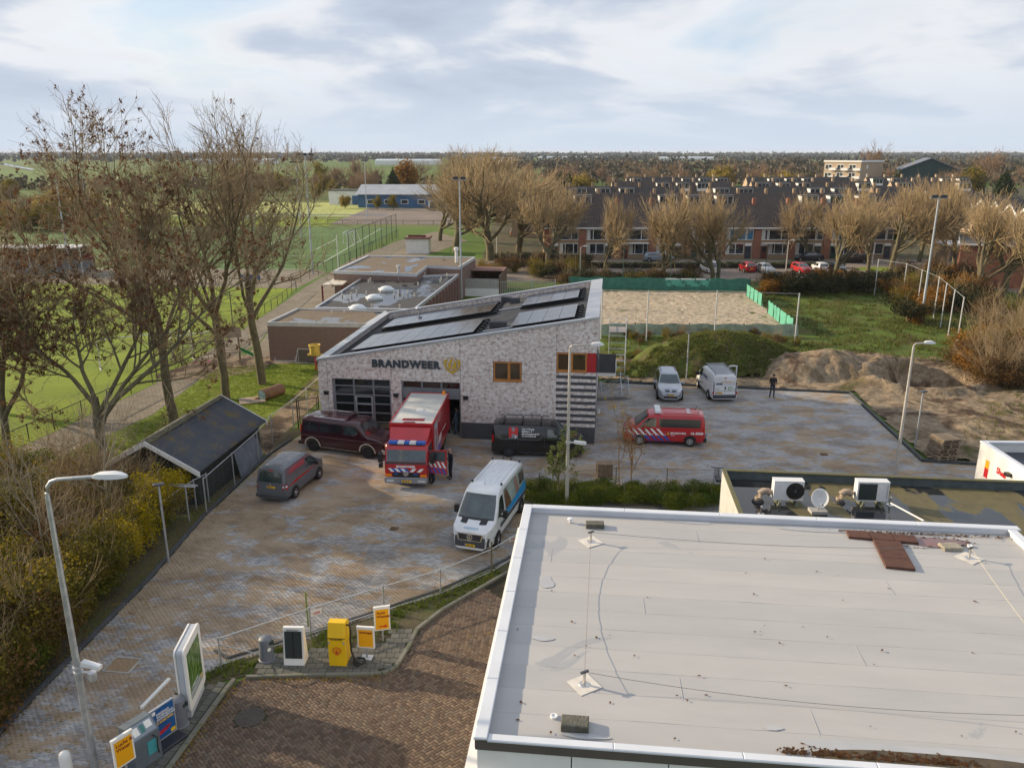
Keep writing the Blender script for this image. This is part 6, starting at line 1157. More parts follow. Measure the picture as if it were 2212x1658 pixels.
ff = fence('mesh_fence', FP, 1.15, 'low galvanised mesh fence along the planting strip of the forecourt', GALV, (.085,.0028), 2.4, .024, .035, base_rail=True)
MB().tube([(0,0,.95),(1.45,.42,.15)], .02, 6).build('brace', GALV, ff); o = Vector((*FP[0],0))
MB().tube([(0,0,0),(0,0,1.5)], .04, 8).build('timber_post', mat('green_brown_post', (.12,.11,.07), .9, .3, 5), ff, Vector((*FP[4],0))-o)
MB().tube([(0,0,0),(0,0,1.5)], .035, 8).build('green_post', mat('green_post', (.16,.22,.05), .7, .2, 5), ff, Vector((*px(666,1353)[:2],0))-o)
SIGNW = mat('sign_white', (.68,.68,.68), .5, .06, 3); SGR = mat('sign_red', (.55,.01,.015))
for x, y in ((684,1318),(1108,1160)):
    p = px(x, y, .95)
    sg = root('fence_sign', (p.x, p.y-.05, .8), R(32), ('small white plate with red lettering beside the green post', 'small white plate with red lettering next to the white van')[x > 900], 'sign'); MB().box(-.2,.2,-.012,0,0,.22).build('plate', SIGNW, sg); text_part('LIESE', .12, SGR, sg, basis((0,-.014,.06), (1,0,0), (0,0,1)), .003, .002, 'lettering', 'C')
fence('mesh_fence', [px(-40,1402)[:2], px(150,1290)[:2], px(330,1170)[:2], px(425,1100)[:2], px(452,1085)[:2]], 1.6, 'galvanised mesh fence along the bushes left of the yard', GALV, (.11,.0026), 3.2, .026, .035)
gf = [px(447,1110)[:2], px(560,1000)[:2], px(590,960)[:2], px(635,925)[:2], px(692,870)[:2]]
fence('mesh_fence', gf, 1.9, 'leaning mesh fence panels between the shed and the station gate', GALV, (.14,.003), 3.0, .024, .035)
g = px(645, 925); r = root('yard_gate', (g.x, g.y, 0), R(38), 'black metal gate with mesh beside the fire station corner', 'gate')
for x in (0, 1.5): MB().tube([(x,0,0),(x,0,2.0)], .045, 8).build('post', BLACK, r)
MB().box(.1,1.4,-.02,.02,1.85,1.9).box(.1,1.4,-.02,.02,.1,.15).box(.1,.15,-.02,.02,.15,1.85).box(1.35,1.4,-.02,.02,.15,1.85).build('gate_frame', BLACK, r); V, F = wire_mesh((.15,0,0), (1.35,0,0), 1.7, .15, .12, .004); me = bpy.data.meshes.new('wire_mesh'); me.from_pydata(V, [], F); me.materials.append(BLACK); link('wire_mesh', me, r)
BLKF = mat('black_green_fence', (.02,.028,.026), .6, .2, 4)
pf = [px(-60,1008)[:2], px(118,928)[:2], px(330,828)[:2], px(470,743)[:2], px(600,660)[:2], px(640,628)[:2]]
fence('pitch_fence', pf, 1.1, 'low black fence between the grass pitch and the path', BLKF, (.22,.006), 2.6, .03, .035, BLKF)
fence('pitch_fence', [px(-150,603)[:2], px(300,611)[:2], px(640,622)[:2]], 1.0, 'low dark rail fence between the track and the grass pitch', BLKF, None, 4.0, .035, .04)
fence('pitch_fence', [px(-150,577)[:2], px(300,580)[:2], px(640,583)[:2], px(700,580)[:2]], 1.0, 'low dark rail fence along the near side of the turf pitch', BLKF, None, 5.0, .035, .04)
fence('pitch_fence', [px(630,618)[:2], px(705,588)[:2], px(770,560)[:2], px(860,513)[:2]], 1.6, 'dark mesh fence along the right side of the turf pitch', BLKF, (.5,.012), 3.0, .03, .04, BLKF)
fence('ball_net', [px(340,822)[:2], px(420,775)[:2], px(505,722)[:2]], 4.2, 'tall black ball stop net behind the goal on the grass pitch', BLKF, (.45,.006), 5.0, .03, .05, BLKF)
fence('ball_net', [px(755,567)[:2], px(800,545)[:2], px(857,515)[:2]], 5.0, 'tall black ball stop net behind the white goal on the turf pitch', BLKF, (.6,.012), 4.5, .04, .06, BLKF)
fence('court_fence', [(-46,203),(-12,201.5)], 1.1, 'dark fence in front of the brick paved court', BLKF, (.6,.02), 4, .05, .06, BLKF); fence('boarding', [(-110,224),(-34,222)], 1.0, 'pale blue advertising rail along the far pitch', mat('pale_blue_board', (.36,.42,.50), .6, .15, 1), None, 6, .12, .05)
fence('ball_net', [px(1265,728)[:2] if False else (8.6,75.6), px(1396,736)[:2], px(1514,712)[:2] if False else (19.4,75.0), (26.6,73.4)], 4.8, 'tall grey net posts with top wire in front of the sand court', mat('net_post', (.50,.52,.53), .5, .1, 2), (1.2,.004), 5.8, .015, .06)
fence('ball_net', [px(1888,640)[:2], px(1948,652)[:2], px(2016,690)[:2], px(2066,748)[:2]], 4.6, 'tall grey net posts along the bushes right of the rough grass', mat('net_post', (.5,.52,.53)), (1.2,.004), 5.2, .012, .055)
for x in (1251, 1345, 1447, 1550, 1650):
    b = px(x, 622); tag(MB().tube([(0,0,0),(0,0,5.2)], .05, 7).build('net_post', mat('dark_green_post', (.02,.06,.045), .6), None, b), 'thin dark green net post behind the sand court', 'post', 'net posts behind the sand court')
GRN = mat('green_windbreak', (.035,.16,.115), .7, .25, 1.5, bump=.3, bscale=3); GRN2 = mat('mint_windbreak', (.08,.33,.24), .7, .15, 1.5, bump=.3, bscale=3)
def cloth(name, pts, h, m, label, z0=.1):
    r = root(name, (*pts[0], 0), 0, label, 'windbreak'); o = Vector((*pts[0],0)); V = []; F = []; n = 60
    for i in range(n+1):
        t = i/n*(len(pts)-1); k = min(int(t), len(pts)-2); p = Vector((*pts[k],0)).lerp(Vector((*pts[k+1],0)), t-k)-o
        for j in range(4): V.append((p.x+.05*math.sin(i*1.7+j), p.y+.05*math.cos(i*1.3+j*2), z0+(h-z0+.06*math.sin(i*.8))*j/3))
    F = [(i*4+j, i*4+4+j, i*4+5+j, i*4+1+j) for i in range(n) for j in range(3)]
    link('cloth', fast('cloth', V, F, m, True), r); pm = MB().tube([(0,0,0),(0,0,h+.1)], .05, 6).data('post', BLKF)
    for p, q in zip(pts[:-1], pts[1:]):
        for i in range(5): link('post', pm, r, Vector((*p,0)).lerp(Vector((*q,0)), i/4)-o+Vector((0,.08,0)))
    return r
cloth('windbreak', [(7.5,104.6),(30.8,102.9)], 1.7, GRN, 'dark green windbreak cloth along the far side of the sand court'); cloth('windbreak', [px(1612,640)[:2], px(1645,663)[:2]], 1.5, GRN2, 'short mint green windbreak strip at the court corner'); cloth('windbreak', [px(1658,678)[:2], px(1712,722)[:2]], 1.5, GRN2, 'longer mint green windbreak strip along the court edge')
cloth('windbreak', [(6.8,77.0),(28.0,76.6)], 1.25, mat('pale_net_cloth', (.30,.36,.27), .8, .3, 1.5), 'pale worn windbreak along the near side of the sand court')
p = px(1376, 627); bn = root('banner', (p.x, 104.1, .45), R(-4), 'dark banner with white lettering on the green windbreak', 'banner'); MB().box(-1.25,1.25,-.03,0,0,1.1).build('sheet', mat('dark_banner', (.03,.04,.06), .6, .3, 3), bn); text_part('Bewust sport', .30, VIN_W, bn, basis((0,-.034,.62),(1,0,0),(0,0,1)), .006, .002, 'lettering', 'C'); text_part('Bodegraven', .30, VIN_W, bn, basis((0,-.034,.18),(1,0,0),(0,0,1)), .006, .002, 'lettering', 'C')
p = px(1476, 622); bn = root('banner', (p.x, 103.5, .6), R(-4), 'pale mint banner on the green windbreak', 'banner'); MB().extr([(-2.9,.9),(2.9,.9),(2.6,.0),(-2.6,.0)], -.03, 0).build('sheet', GRN2, bn); MB().box(-2.9,2.9,-.04,.01,.9,1.05).build('hem', WHITE, bn)
def goal(p, w, h, rz, label, m=WHITE, d=1.2, t=.05):
    r = root('goal', (p[0], p[1], 0), rz, label, 'goal', 'goals on the pitches')
    MB().tube([(-w/2,0,0),(-w/2,0,h),(w/2,0,h),(w/2,0,0)], t, 8).build('frame', m, r)
    for s in (-1, 1): MB().tube([(s*w/2,0,h),(s*w/2,-d*.4,h),(s*w/2,-d,0),(s*w/2,0,0.02)], t*.6, 6).build('net_stay', m, r)
    V, F = wire_mesh((-w/2,-d*.6,0), (w/2,-d*.6,0), h*.9, .05, .3, .006); me = bpy.data.meshes.new('net'); me.from_pydata(V, [], F); me.materials.append(mat('net_cord', (.5,.5,.48), .8)); link('net', me, r)
pg = px(345, 790); goal((pg.x-1.5, pg.y+1.0), 7.3, 2.44, R(90-58), 'large white goal on the bright grass pitch'); pg = px(428, 765); goal((pg.x, pg.y), 4.5, 1.9, R(90-55), 'small white goal leaning at the path beside the net'); pg = px(780, 545); goal((-31.5,158), 7.3, 2.44, R(90), 'large white goal on the green turf pitch', t=.09); goal((-33.5,163), 5, 2, R(90), 'smaller white goal behind the turf goal', t=.08); pg = px(445,483); goal((-73,215), 6, 2.4, R(180), 'white goal on the far bright grass strip', t=.09); goal((-66,197), 7.3, 2.44, R(0), 'white goal at the far edge of the turf pitch', t=.09)
for x0, y0, x1, y1, lb in ((600,775,645,782,'green netted folding goal frame at the clubhouse wall'),(645,780,690,784,'white folding goal frame lying at the clubhouse wall')):
    p = px(x0, y0); r = root('folding_goal', p, R(-6), lb, 'goal'); MB().tube([(0,0,.03),(0,0,1.1),(1.8,0,1.1),(1.8,0,.03)], .03, 6).build('frame', WHITE, r); MB().tube([(0,-.7,.03),(1.8,-.7,.03)], .03, 6).build('base_bar', WHITE, r); MB().tube([(0,-.7,.03),(0,0,1.1)], .02, 6).build('stay', WHITE, r); MB().tube([(1.8,-.7,.03),(1.8,0,1.1)], .02, 6).build('stay', WHITE, r); V, F = wire_mesh((0,-.1,0), (1.8,-.1,0), 1.0, .05, .1, .006); me = bpy.data.meshes.new('net'); me.from_pydata(V, [], F); me.materials.append(mat('green_net', (.03,.14,.10), .8)); link('net', me, r)
def stand():
    p = px(90, 592); r = root('grandstand', (p.x, p.y, 0), 0, 'small roofed stand with striped white roof and red boards', 'grandstand'); L_ = 13
    for k in range(4): MB().box(-L_,6,1.2+k*.0,1.2+.9*k+.9,.0+k*.45,.45+k*.45).build('step', CONC, r) if False else MB().box(-L_,6,.6+.8*k,.6+.8*(k+1),.0,.4+k*.42).build('step', mat('stand_blue_grey', (.17,.20,.24), .7, .2, 2), r)
    MB().box(-L_,6,3.9,4.1,0,3.6).build('back_wall', mat('stand_dark', (.05,.04,.04), .7, .3, 1), r)
    for k in range(12): MB().box(-L_+k*1.58,-L_+k*1.58+.8,.0,4.3,3.75,3.9).build('roof_sheet', WHITE, r); MB().box(-L_+k*1.58+.8,-L_+k*1.58+1.58,.0,4.3,3.75,3.9).build('roof_sheet', mat('grey_roof_sheet', (.30,.31,.33), .6, .1, 1), r)
    for x in np.linspace(-L_, 6, 6): MB().box(x-.08,x+.08,.2,.36,0,3.75).build('post', ALU, r)
    for x in np.linspace(-L_+.2, 3, 5): MB().box(x,x+3.2,3.78,3.88,1.3,2.4).build('red_board', mat('dark_red_board', (.16,.012,.02), .6, .2, 1), r)
stand()
for x, y in ((530,608),(548,609)): 
    p = px(x, y); r = root('bench', p, R(3), 'blue bench on the track strip', 'bench', 'blue benches by the track'); BB = mat('bench_blue', (.02,.10,.32), .5); MB().box(-.9,.9,-.2,.2,.42,.48).build('seat', BB, r); MB().box(-.9,.9,.2,.25,.5,.95).build('backrest', BB, r)
    for s in (-.8, .8): MB().box(s-.03,s+.03,-.18,.2,0,.42).build('leg', BLACK, r)
def swing():
    p = px(510, 795); r = root('play_frame', (p.x-1.2, p.y+1.0, 0), R(22), 'wooden play tower with swing beam and green slide on bark', 'play set'); WD = WOOD_G
    for y in (-.6,.6): MB().tube([(-3.4,y,0),(-3.2,0,2.2)], .05, 6).build('swing_leg', WD, r)
    MB().tube([(-3.3,0,2.15),(.2,0,2.15)], .06, 6).build('beam', WD, r)
    for x in (0,1.2):
        for y in (-.6,.6): MB().box(x-.05,x+.05,y-.05,y+.05,0,2.6).build('post', WD, r)
    MB().box(-.1,1.3,-.7,.7,1.15,1.22).build('deck', WD, r)
    for s in (-1, 1): MB().add([(-.25,0,3.2),(1.45,0,3.2),(1.45,s*.85,2.5),(-.25,s*.85,2.5)], [(0,1,2,3)]).build('roof_side', mat('timber_roof', (.22,.16,.10), .85, .3, 3), r)
    MB().add([(1.3,-.25,1.2),(1.3,.25,1.2),(3.0,.25,.15),(3.0,-.25,.15)], [(0,1,2,3)]).add([(1.3,-.25,1.2),(3.0,-.25,.15),(3.0,-.25,.35),(1.3,-.25,1.4)], [(0,1,2,3)]).add([(1.3,.25,1.2),(3.0,.25,.15),(3.0,.25,.35),(1.3,.25,1.4)], [(0,1,2,3)]).build('slide', mat('green_plastic', (.02,.22,.07), .4), r)
    for x in (-2.4,-1.3):
        MB().tube([(x,-.2,2.1),(x,-.2,.5)], .012, 4).build('rope', BLACK, r); MB().tube([(x,.2,2.1),(x,.2,.5)], .012, 4).build('rope', BLACK, r); MB().box(x-.1,x+.1,-.25,.25,.46,.5).build('swing_seat', mat('pink_plastic', (.5,.06,.18), .5), r)
swing()
sheet('bark_patch', ring(*px(500, 790)[:2], 5.0, 3.2, R(40), 5), .024, GM['dirt'])
p = px(683, 800); r = root('bin_post', p, 0, 'round yellow tub on a red post beside the clubhouse', 'bin'); MB().lathe([(.07,0),(.07,1.3)], 10).build('post', mat('red_post', (.35,.03,.03), .5), r); MB().lathe([(.30,1.3),(.42,1.5),(.40,1.9),(.50,2.2),(.44,2.22),(.34,1.9)], 16).build('tub', mat('worn_yellow', (.55,.40,.08), .6, .25, 4), r, smooth=40); MB().box(.3,.62,-.1,.1,1.28,1.42).build('bracket', mat('worn_yellow', (.55,.4,.08)), r); MB().box(-.62,-.3,-.1,.1,1.28,1.42).build('bracket', mat('worn_yellow', (.55,.4,.08)), r)
p = px(588, 858); r = root('lawn_roller', (p.x, p.y, 0), R(60), 'rusty brown cylindrical lawn roller lying on the grass', 'roller'); M = Matrix.Translation((0,0,.42)) @ Matrix.Rotation(math.pi/2, 4, 'Y'); MB().lathe([(.36,-.95),(.42,-.95),(.42,.95),(.36,.95),(.34,.9),(.02,.9)], 20, 0, M).build('drum', mat('rusty_drum', (.17,.09,.05), .8, .3, 4, bump=.4), r, smooth=40); MB().lathe([(.36,-.955),(.02,-.95)], 20, 0, M).build('end_plate', mat('teal_worn', (.10,.20,.22), .7, .4, 4), r)
p = px(545, 866); r = root('board_pile', (p.x, p.y, 0), R(20), 'flat pile of pale weathered boards beside the roller', 'boards')
for k in range(6): MB().box(-.9,.9,-.75+k*.26,-.75+k*.26+.2,.05,.1).build('board', mat('pale_boards', (.34,.28,.22), .8, .25, 4, rnd=.15), r)
for x in (-.5,.5): MB().box(x-.06,x+.06,-.7,.8,.0,.05).build('bearer', WOOD_G, r)
MB().box(.2,1.4,-.1,.1,.12,.2).build('beam', mat('reddish_beam', (.26,.13,.07), .8), r, rot=(0,0,R(25)))
def scaffold(p, rz, w, d, h, lifts, label, tilt=(0,0)):
    r = root('scaffold_tower', p, rz, label, 'scaffold'); r.rotation_euler = (tilt[0], tilt[1], rz); SC = mat('scaffold_tube', (.45,.50,.55), .4, .1, 3, metal=.5)
    for x in (0, w):
        for y in (0, d): MB().tube([(x,y,0),(x,y,h)], .03, 6).build('standard', SC, r)
        for k in range(lifts): MB().tube([(x,0,.3+k*h/lifts),(x,d,.3+k*h/lifts)], .025, 6).build('rung', SC, r)
    for k in range(lifts):
        for y in (0, d): MB().tube([(0,y,.25+k*h/lifts),(w,y,.25+k*h/lifts)], .022, 6).build('ledger', SC, r)
    if h > 3: MB().box(0,w,.05,d-.05,h-1.0,h-.94).build('platform', mat('scaffold_deck', (.26,.24,.24), .8, .2, 3), r)
    return r
p = px(1313, 812); scaffold((p.x, p.y, 0), SITE, 1.35, 2.2, 4.6, 9, 'tall steel scaffold tower beside the station side wall'); p = px(1343, 857); scaffold((p.x, p.y-.2, .15), R(35), .9, 1.9, 2.0, 5, 'small steel scaffold frame tipped over at an angle', (R(-35), R(28)))
p = px(1340, 858); blob_sheet('spilled_soil', ring(p.x-.6, p.y-.5, 1.5, .45, R(5), 17), .040, mat('wet_soil', (.03,.025,.018), .5, .4, 4), 'dark spilled soil below the tipped scaffold', 'soil')
p = px(1291, 893); tag(MB().lathe([(.14,0),(.17,.36),(.155,.36),(.13,.05)], 14).build('bucket', WHITE, None, (p.x,p.y,.03), smooth=40), 'small white bucket by the striped brick corner', 'bucket')
WP = mat('pallet_wood', (.24,.185,.13), .85, .3, 5, rnd=.15)
def pallet(parent, z, rz, off=(0,0), n=7):
    r = bpy.data.objects.new('pallet', None); COL.objects.link(r); r.parent = parent; r.location = (*off, z); r.rotation_euler = (0,0,rz); return r
def pallet_thing(loc, rz, label, rot=None):
    r = root('pallet', loc, rz, label, 'pallet', 'stacked wooden pallets')
    for k in range(7): link('deck_board', PB, r, (0,-.52+k*.173,.12))
    for x in (-.52, 0, .52): link('bearer', PR, r, (x, 0, .05))
    for k in (-.5,0,.5): link('bottom_board', PB, r, (0,k,.0))
    if rot: r.rotation_euler = rot
PB = MB().box(-.6,.6,-.06,.06,0,.022).data('deck_board', WP); PR = MB().box(-.05,.05,-.58,.58,-.02,.07).data('bearer', WP)
p = px(2033, 990); rj = random.Random(4)
for k in range(9): pallet_thing((p.x+rj.uniform(-.08,.08), p.y+rj.uniform(-.08,.08), .07+k*.15), R(8+rj.uniform(-6,6)), ('lowest weathered pallet of the stack beside the kerb' if k == 0 else 'topmost weathered pallet of the stack beside the kerb' if k == 8 else 'weathered wooden pallet within the stack beside the kerb'))
p = px(1305, 1028)
for k in range(5): tag(MB().box(-.42,.42,-.3,.3,k*.16,k*.16+.14).box(-.1,.1,-.31,.31,k*.16,k*.16+.13).build('paver_pack', mat('brown_block_stack', (.19,.135,.09), .85, .3, 6), None, (p.x, p.y, .03), (0,0,R(4))), 'layer of brown paving blocks stacked behind the shrubs', 'paving blocks', 'stacked paving blocks')
ZS = .115
def at_(x, y): p = px(x, y, ZS); return (p.x, p.y, ZS)
r = root('litter_bin', at_(577,1423), 0, 'grey cylindrical litter bin on the slab island beside the mat rack', 'bin'); BG = mat('bin_grey', (.13,.145,.17), .5, .12, 4); MB().lathe([(.29,0),(.29,.05),(.26,.07),(.23,.78),(.22,.86),(.15,.92),(.03,.94)], 20).build('body', BG, r, smooth=40); MB().box(.02,.2,-.235,-.1,.66,.78).build('opening', mat('dark_teal', (.01,.03,.03), .5), r, rot=(0,0,R(45))); MB().lathe([(.07,0),(.07,.008)], 14, 0, Matrix.Translation((.17,-.19,.52)) @ Matrix.Rotation(R(45), 4, 'Z') @ Matrix.Rotation(math.pi/2, 4, 'X')).build('sticker', WHITE, r)
r = root('mat_rack', at_(641,1425), R(-2), 'white car mat cleaning rack with dark mesh front', 'mat rack'); MB().extr([(-.3,0),(.22,0),(.02,1.38),(-.1,1.38)], -.36, .36, 'x').build('housing', WHITE, r)
slp = math.atan2(.2, 1.38); Mm = Matrix.Translation((0,-.302,0)) @ Matrix.Rotation(-slp*.73, 4, 'X')
MB().box(-.30,.30,-.006,.0,.26,1.28,0,Mm).build('mesh_front', mat('black_mesh', (.02,.03,.03), .6, .5, 30), r); MB().box(-.02,.02,-.012,-.005,.26,1.28,0,Mm).build('mesh_bar', BLACK, r); text_part('Mattenklopper', .07, INK, r, Mm @ basis((0,-.008,1.305),(1,0,0),(0,0,1)), .001, .001, 'lettering', 'C')
YV = mat('vacuum_yellow', (.70,.44,.005), .4, .06, 2); r = root('vacuum_machine', at_(735,1426), R(-4), 'yellow car vacuum machine with red shell emblem and black hose', 'vacuum'); MB().extr([(-.3,0),(.3,0),(.3,1.5),(.12,1.62),(-.16,1.62),(-.3,1.12)], -.30, .30, 'x').build('cabinet', YV, r)
MB().box(-.305,.305,-.31,-.29,1.08,1.1).build('seam', BLACK, r)
sh = []
for k in range(15): t = R(200)-R(220)*k/14; q = .155*(1+.05*(k % 2)); sh.append((q*math.cos(t), .60+q*1.0*math.sin(t)*.95))
MB().extr(sh+[(.06,.47),(.055,.44),(-.055,.44),(-.06,.47)], -.312, -.304).build('emblem', mat('sign_red', (.55,.01,.015)), r)
MB().extr([(x*.84, .6+(z-.6)*.84) for x, z in sh]+[(.04,.48),(-.04,.48)], -.316, -.311).build('emblem_field', YV, r)
for k in range(7): t = R(195)-R(210)*k/6; MB().extr([(.012,.49),(.13*math.cos(t)+.006,.6+.13*math.sin(t)),(.13*math.cos(t)-.006,.6+.13*math.sin(t)),(-.012,.49)], -.32, -.3155).build('emblem_rib', mat('sign_red', (.55,.01,.015)), r)
text_part('STOFZUIGER', .075, mat('ochre_ink', (.25,.14,.01), .5), r, basis((0,-.306,1.02),(1,0,0),(0,0,1)), .003, .003, 'lettering', 'C')
for s in (-.29,.24): MB().box(s,s+.05,-.33,-.3,.88,.98).build('lock', ALU, r)
MB().tube([(.3,.0,1.45),(.40,-.05,1.5),(.46,-.06,1.35),(.42,-.05,.9),(.44,-.05,.45),(.5,-.05,.25),(.62,-.1,.06),(.8,-.2,.05),(.92,-.1,.05),(.85,.12,.05),(.62,.15,.06),(.5,0,.1),(.55,-.22,.05),(.75,-.3,.05)], .035, 8).build('hose', BLACK, r, smooth=50)
def sign(loc, rz, w, h, z0, lines_, label, post_x=0, arrow=False, base=True):
    r = root('sign', loc, rz, label, 'sign'); MB().box(-w/2,w/2,-.03,.03,z0,z0+h).build('board', WHITE, r); MB().box(-w/2+.05,w/2-.05,-.036,-.029,z0+.05,z0+h-.09).build('face', mat('sign_amber', (.80,.38,.005), .4, .03, 2), r); MB().box(-w/2-.01,w/2+.01,-.045,.045,z0+h-.06,z0+h+.03).build('top_cap', WHITE, r)
    MB().box(post_x-.03,post_x+.03,-.02,.02,0,z0).build('post', GALV, r)
    if base: MB().box(post_x-.2,post_x+.2,-.15,.15,0,.03).build('foot', GALV, r)
    dk = mat('sign_brown_red', (.22,.015,.012), .5); y = z0+h-.12
    for t, s in lines_:
        y -= s*.95; text_part(t, s, dk, r, basis((-w/2+.09,-.037,y),(1,0,0),(0,0,1)), .004, .003)
    if arrow: z = z0+.17; MB().extr([(-.12,z-.02),(.08,z-.02),(.08,z-.07),(.19,z),(.08,z+.07),(.08,z+.02),(-.12,z+.02)], -.04, -.037).build('arrow', mat('sign_red', (.55,.01,.015)), r)
    return r
sign(at_(793,1420), R(-6), .62, .82, .42, (('Stofzuigen', .115),), 'amber sign reading Stofzuigen beside the vacuum machine')
sign((*px(828,1388)[:2], .04), R(14), .58, .95, .52, (('Auto', .16), ('Wassen', .16)), 'amber sign reading Auto Wassen with arrow in the grass strip', 0, True, False)
sign((*px(278,1690)[:2], ZS), R(58), .62, .95, .55, (('Lucht &', .16), ('Water', .16)), 'amber sign reading Lucht & Water beside the air machine')
AG = mat('machine_grey', (.10,.125,.15), .5, .12, 2); r = root('air_machine', at_(310,1640), R(58), 'grey air and water service machine with sloping control panel', 'machine')
MB().extr([(-.32,0),(.32,0),(.32,1.30),(.0,1.34),(-.32,.98)], -.42, .42, 'x').build('cabinet', AG, r); n_ = Vector((0,-.75,.66)).normalized()
Mp = basis((0,-.17,1.17), (1,0,0), (0,.66,.75)); MB().box(-.36,.36,-.2,.2,.0,.012,0,Mp).build('control_panel', mat('panel_blue_grey', (.20,.24,.29), .5), r)
for x0, x1, y0, y1 in ((-.3,-.12,-.12,.12),(.1,.3,-.06,.15)): MB().box(x0,x1,y0,y1,.012,.018,0,Mp).build('notice', WHITE, r)
MB().box(-.06,.06,-.12,.12,.012,.02,0,Mp).build('display', mat('lcd_teal', (.04,.16,.15), .3), r); MB().box(.0,.28,-.335,-.32,.3,.75).build('side_sticker', mat('teal_sticker', (.05,.30,.34), .5), r); MB().tube([(.2,-.34,.9),(.3,-.4,.75),(.25,-.4,.5),(.32,-.36,.2)], .018, 6).build('hose', BLACK, r)
r = root('poster_stand', at_(358,1598), R(60), 'blue poster stand with white lettering between the bin and the air machine', 'poster stand')
MB().box(-.42,.42,-.03,.03,.12,1.28).build('frame', ALU, r); MB().box(-.38,.38,-.038,-.03,.17,1.24).build('poster', mat('poster_blue', (.012,.085,.26), .35, .2, 2), r); MB().bev(-.45,.45,-.45,.3,.0,.1,.03).build('foot', mat('dark_base', (.015,.02,.03), .6), r)
for i, t in enumerate(('DINSDAG', 'WOENSDAG', 'DONDERDAG')): text_part(t, .10, VIN_W, r, basis((-.22,-.04,1.02-i*.095),(1,0,0),(0,0,1)), .003, .002)
text_part('€2 KORTING', .11, mat('poster_yellow', (.8,.5,.02), .5), r, basis((-.3,-.04,.72),(1,0,0),(0,0,1)), .004, .002)
MB().extr([(-.25,.32),(.1,.38),(.24,.5),(.12,.52),(-.05,.48),(-.22,.44)], -.042, -.038).build('red_car_picture', mat('poster_red', (.4,.02,.04), .4, .4, 9), r); MB().box(.2,.36,-.042,-.038,.2,.32).build('yellow_logo', YV, r); MB().box(-.36,-.24,-.042,-.038,1.1,1.22).build('white_logo', VIN_W, r)
p = px(388, 1585, ZS); r = root('litter_bin', (p.x-.15, p.y+.42, ZS), R(60), 'grey round litter bin hidden behind the blue poster stand', 'bin'); MB().lathe([(.28,0),(.28,.05),(.25,.07),(.23,.85),(.22,.95),(.15,1.0),(.03,1.02)], 20).build('body', BG, r, smooth=40); MB().box(.02,.2,-.235,-.1,.7,.82).build('opening', mat('dark_teal', (.01,.03,.03)), r)
a = px(402, 1560, .1); b = px(438, 1478, .1); rz = math.atan2(b.y-a.y, b.x-a.x); r = root('billboard', ((a.x+b.x)/2, (a.y+b.y)/2, .05), rz, 'white framed advertising lightbox with green forest poster', 'billboard'); hw = .84; H_ = 2.55
def rrect(w, z0, z1, rad, n=5):
    out = []
    for cx_, cz_, a0 in ((w-rad,z0+rad,-90),(w-rad,z1-rad,0),(-w+rad,z1-rad,90),(-w+rad,z0+rad,180)): out += [(cx_+rad*math.cos(R(a0+90*k/n)), cz_+rad*math.sin(R(a0+90*k/n))) for k in range(n+1)]
    return out
MB().box(-hw+.12,hw-.12,-.12,.12,0,.5).build('base', mat('billboard_grey', (.42,.45,.50), .5, .08, 2), r); MB().extr(rrect(hw-.02,.35,H_-.02,.12), -.10, .10).build('housing', mat('billboard_grey', (.42,.45,.5)), r)
for s in (-1, 1):
    fr = MB(); o_ = rrect(hw,.33,H_,.14); i_ = [(max(-hw+.2, min(hw-.2, x)), max(.62, min(H_-.28, z))) for x, z in o_]; y0, y1 = s*.10, s*.16; n = len(o_); V = [(x,y0,z) for x, z in o_]+[(x,y1,z) for x, z in o_]+[(x,y1,z) for x, z in i_]
    fr.add(V, [(k,(k+1)%n,n+(k+1)%n,n+k) for k in range(n)]+[(n+k,n+(k+1)%n,2*n+(k+1)%n,2*n+k) for k in range(n)]); fr.build('frame', WHITE, r)
m, nt, N, L, bb = nodes_mat('forest_poster'); tc = N('ShaderNodeTexCoord'); mp = N('ShaderNodeMapping'); mp.inputs['Scale'].default_value = (7, 1, 1.2); L(tc.outputs['Object'], mp.inputs[0])
c = ramp(N, L, nz(N, L, mp.outputs[0], 1.6, 6, .6, .4), [(.3, (.02,.04,.015)), (.45, (.05,.12,.03)), (.6, (.14,.24,.06)), (.75, (.40,.48,.34))]); L(c, bb.inputs['Base Color']); bb.inputs['Roughness'].default_value = .12
MB().box(-hw+.2,hw-.2,-.150,-.145,.62,H_-.28).build('poster', m, r); MB().extr([(-hw+.22,.64),(hw-.22,.64),(hw-.22,.80),(0,.92),(-hw+.22,.84)], -.156, -.150).build('poster_road', mat('poster_grey', (.36,.40,.40), .15, .15, 3), r); text_part('ontdek meer', .13, VIN_W, r, basis((-.5,-.158,.95),(1,0,0),(0,.0,1)), .002, .002); MB().box(.42,.56,-.16,-.156,.70,.82).build('yellow_logo', YV, r)
MB().box(-hw+.2,hw-.2,.145,.150,.62,H_-.28).build('poster', DGREY, r)
a = px(306, 1531, .03); b = px(366, 1468, .03); tag(MB().box(0, math.dist(a, b), -.06, .06, 0, .09).build('white_beam', WHITE, None, a, (0,0,math.atan2(b.y-a.y, b.x-a.x))), 'long white beam lying on the paving behind the billboard', 'beam')
p = px(165, 1690); r = root('marker_post', (p.x-.2, p.y, .03), 0, 'white rounded post head at the foot of the tall lamp', 'post'); MB().lathe([(.16,0),(.16,.85),(.13,1.0),(.06,1.06),(.01,1.07)], 16).build('body', WHITE, r, smooth=40)
IRON = mat('cast_iron', (.06,.05,.042), .7, .3, 8, bump=.4)
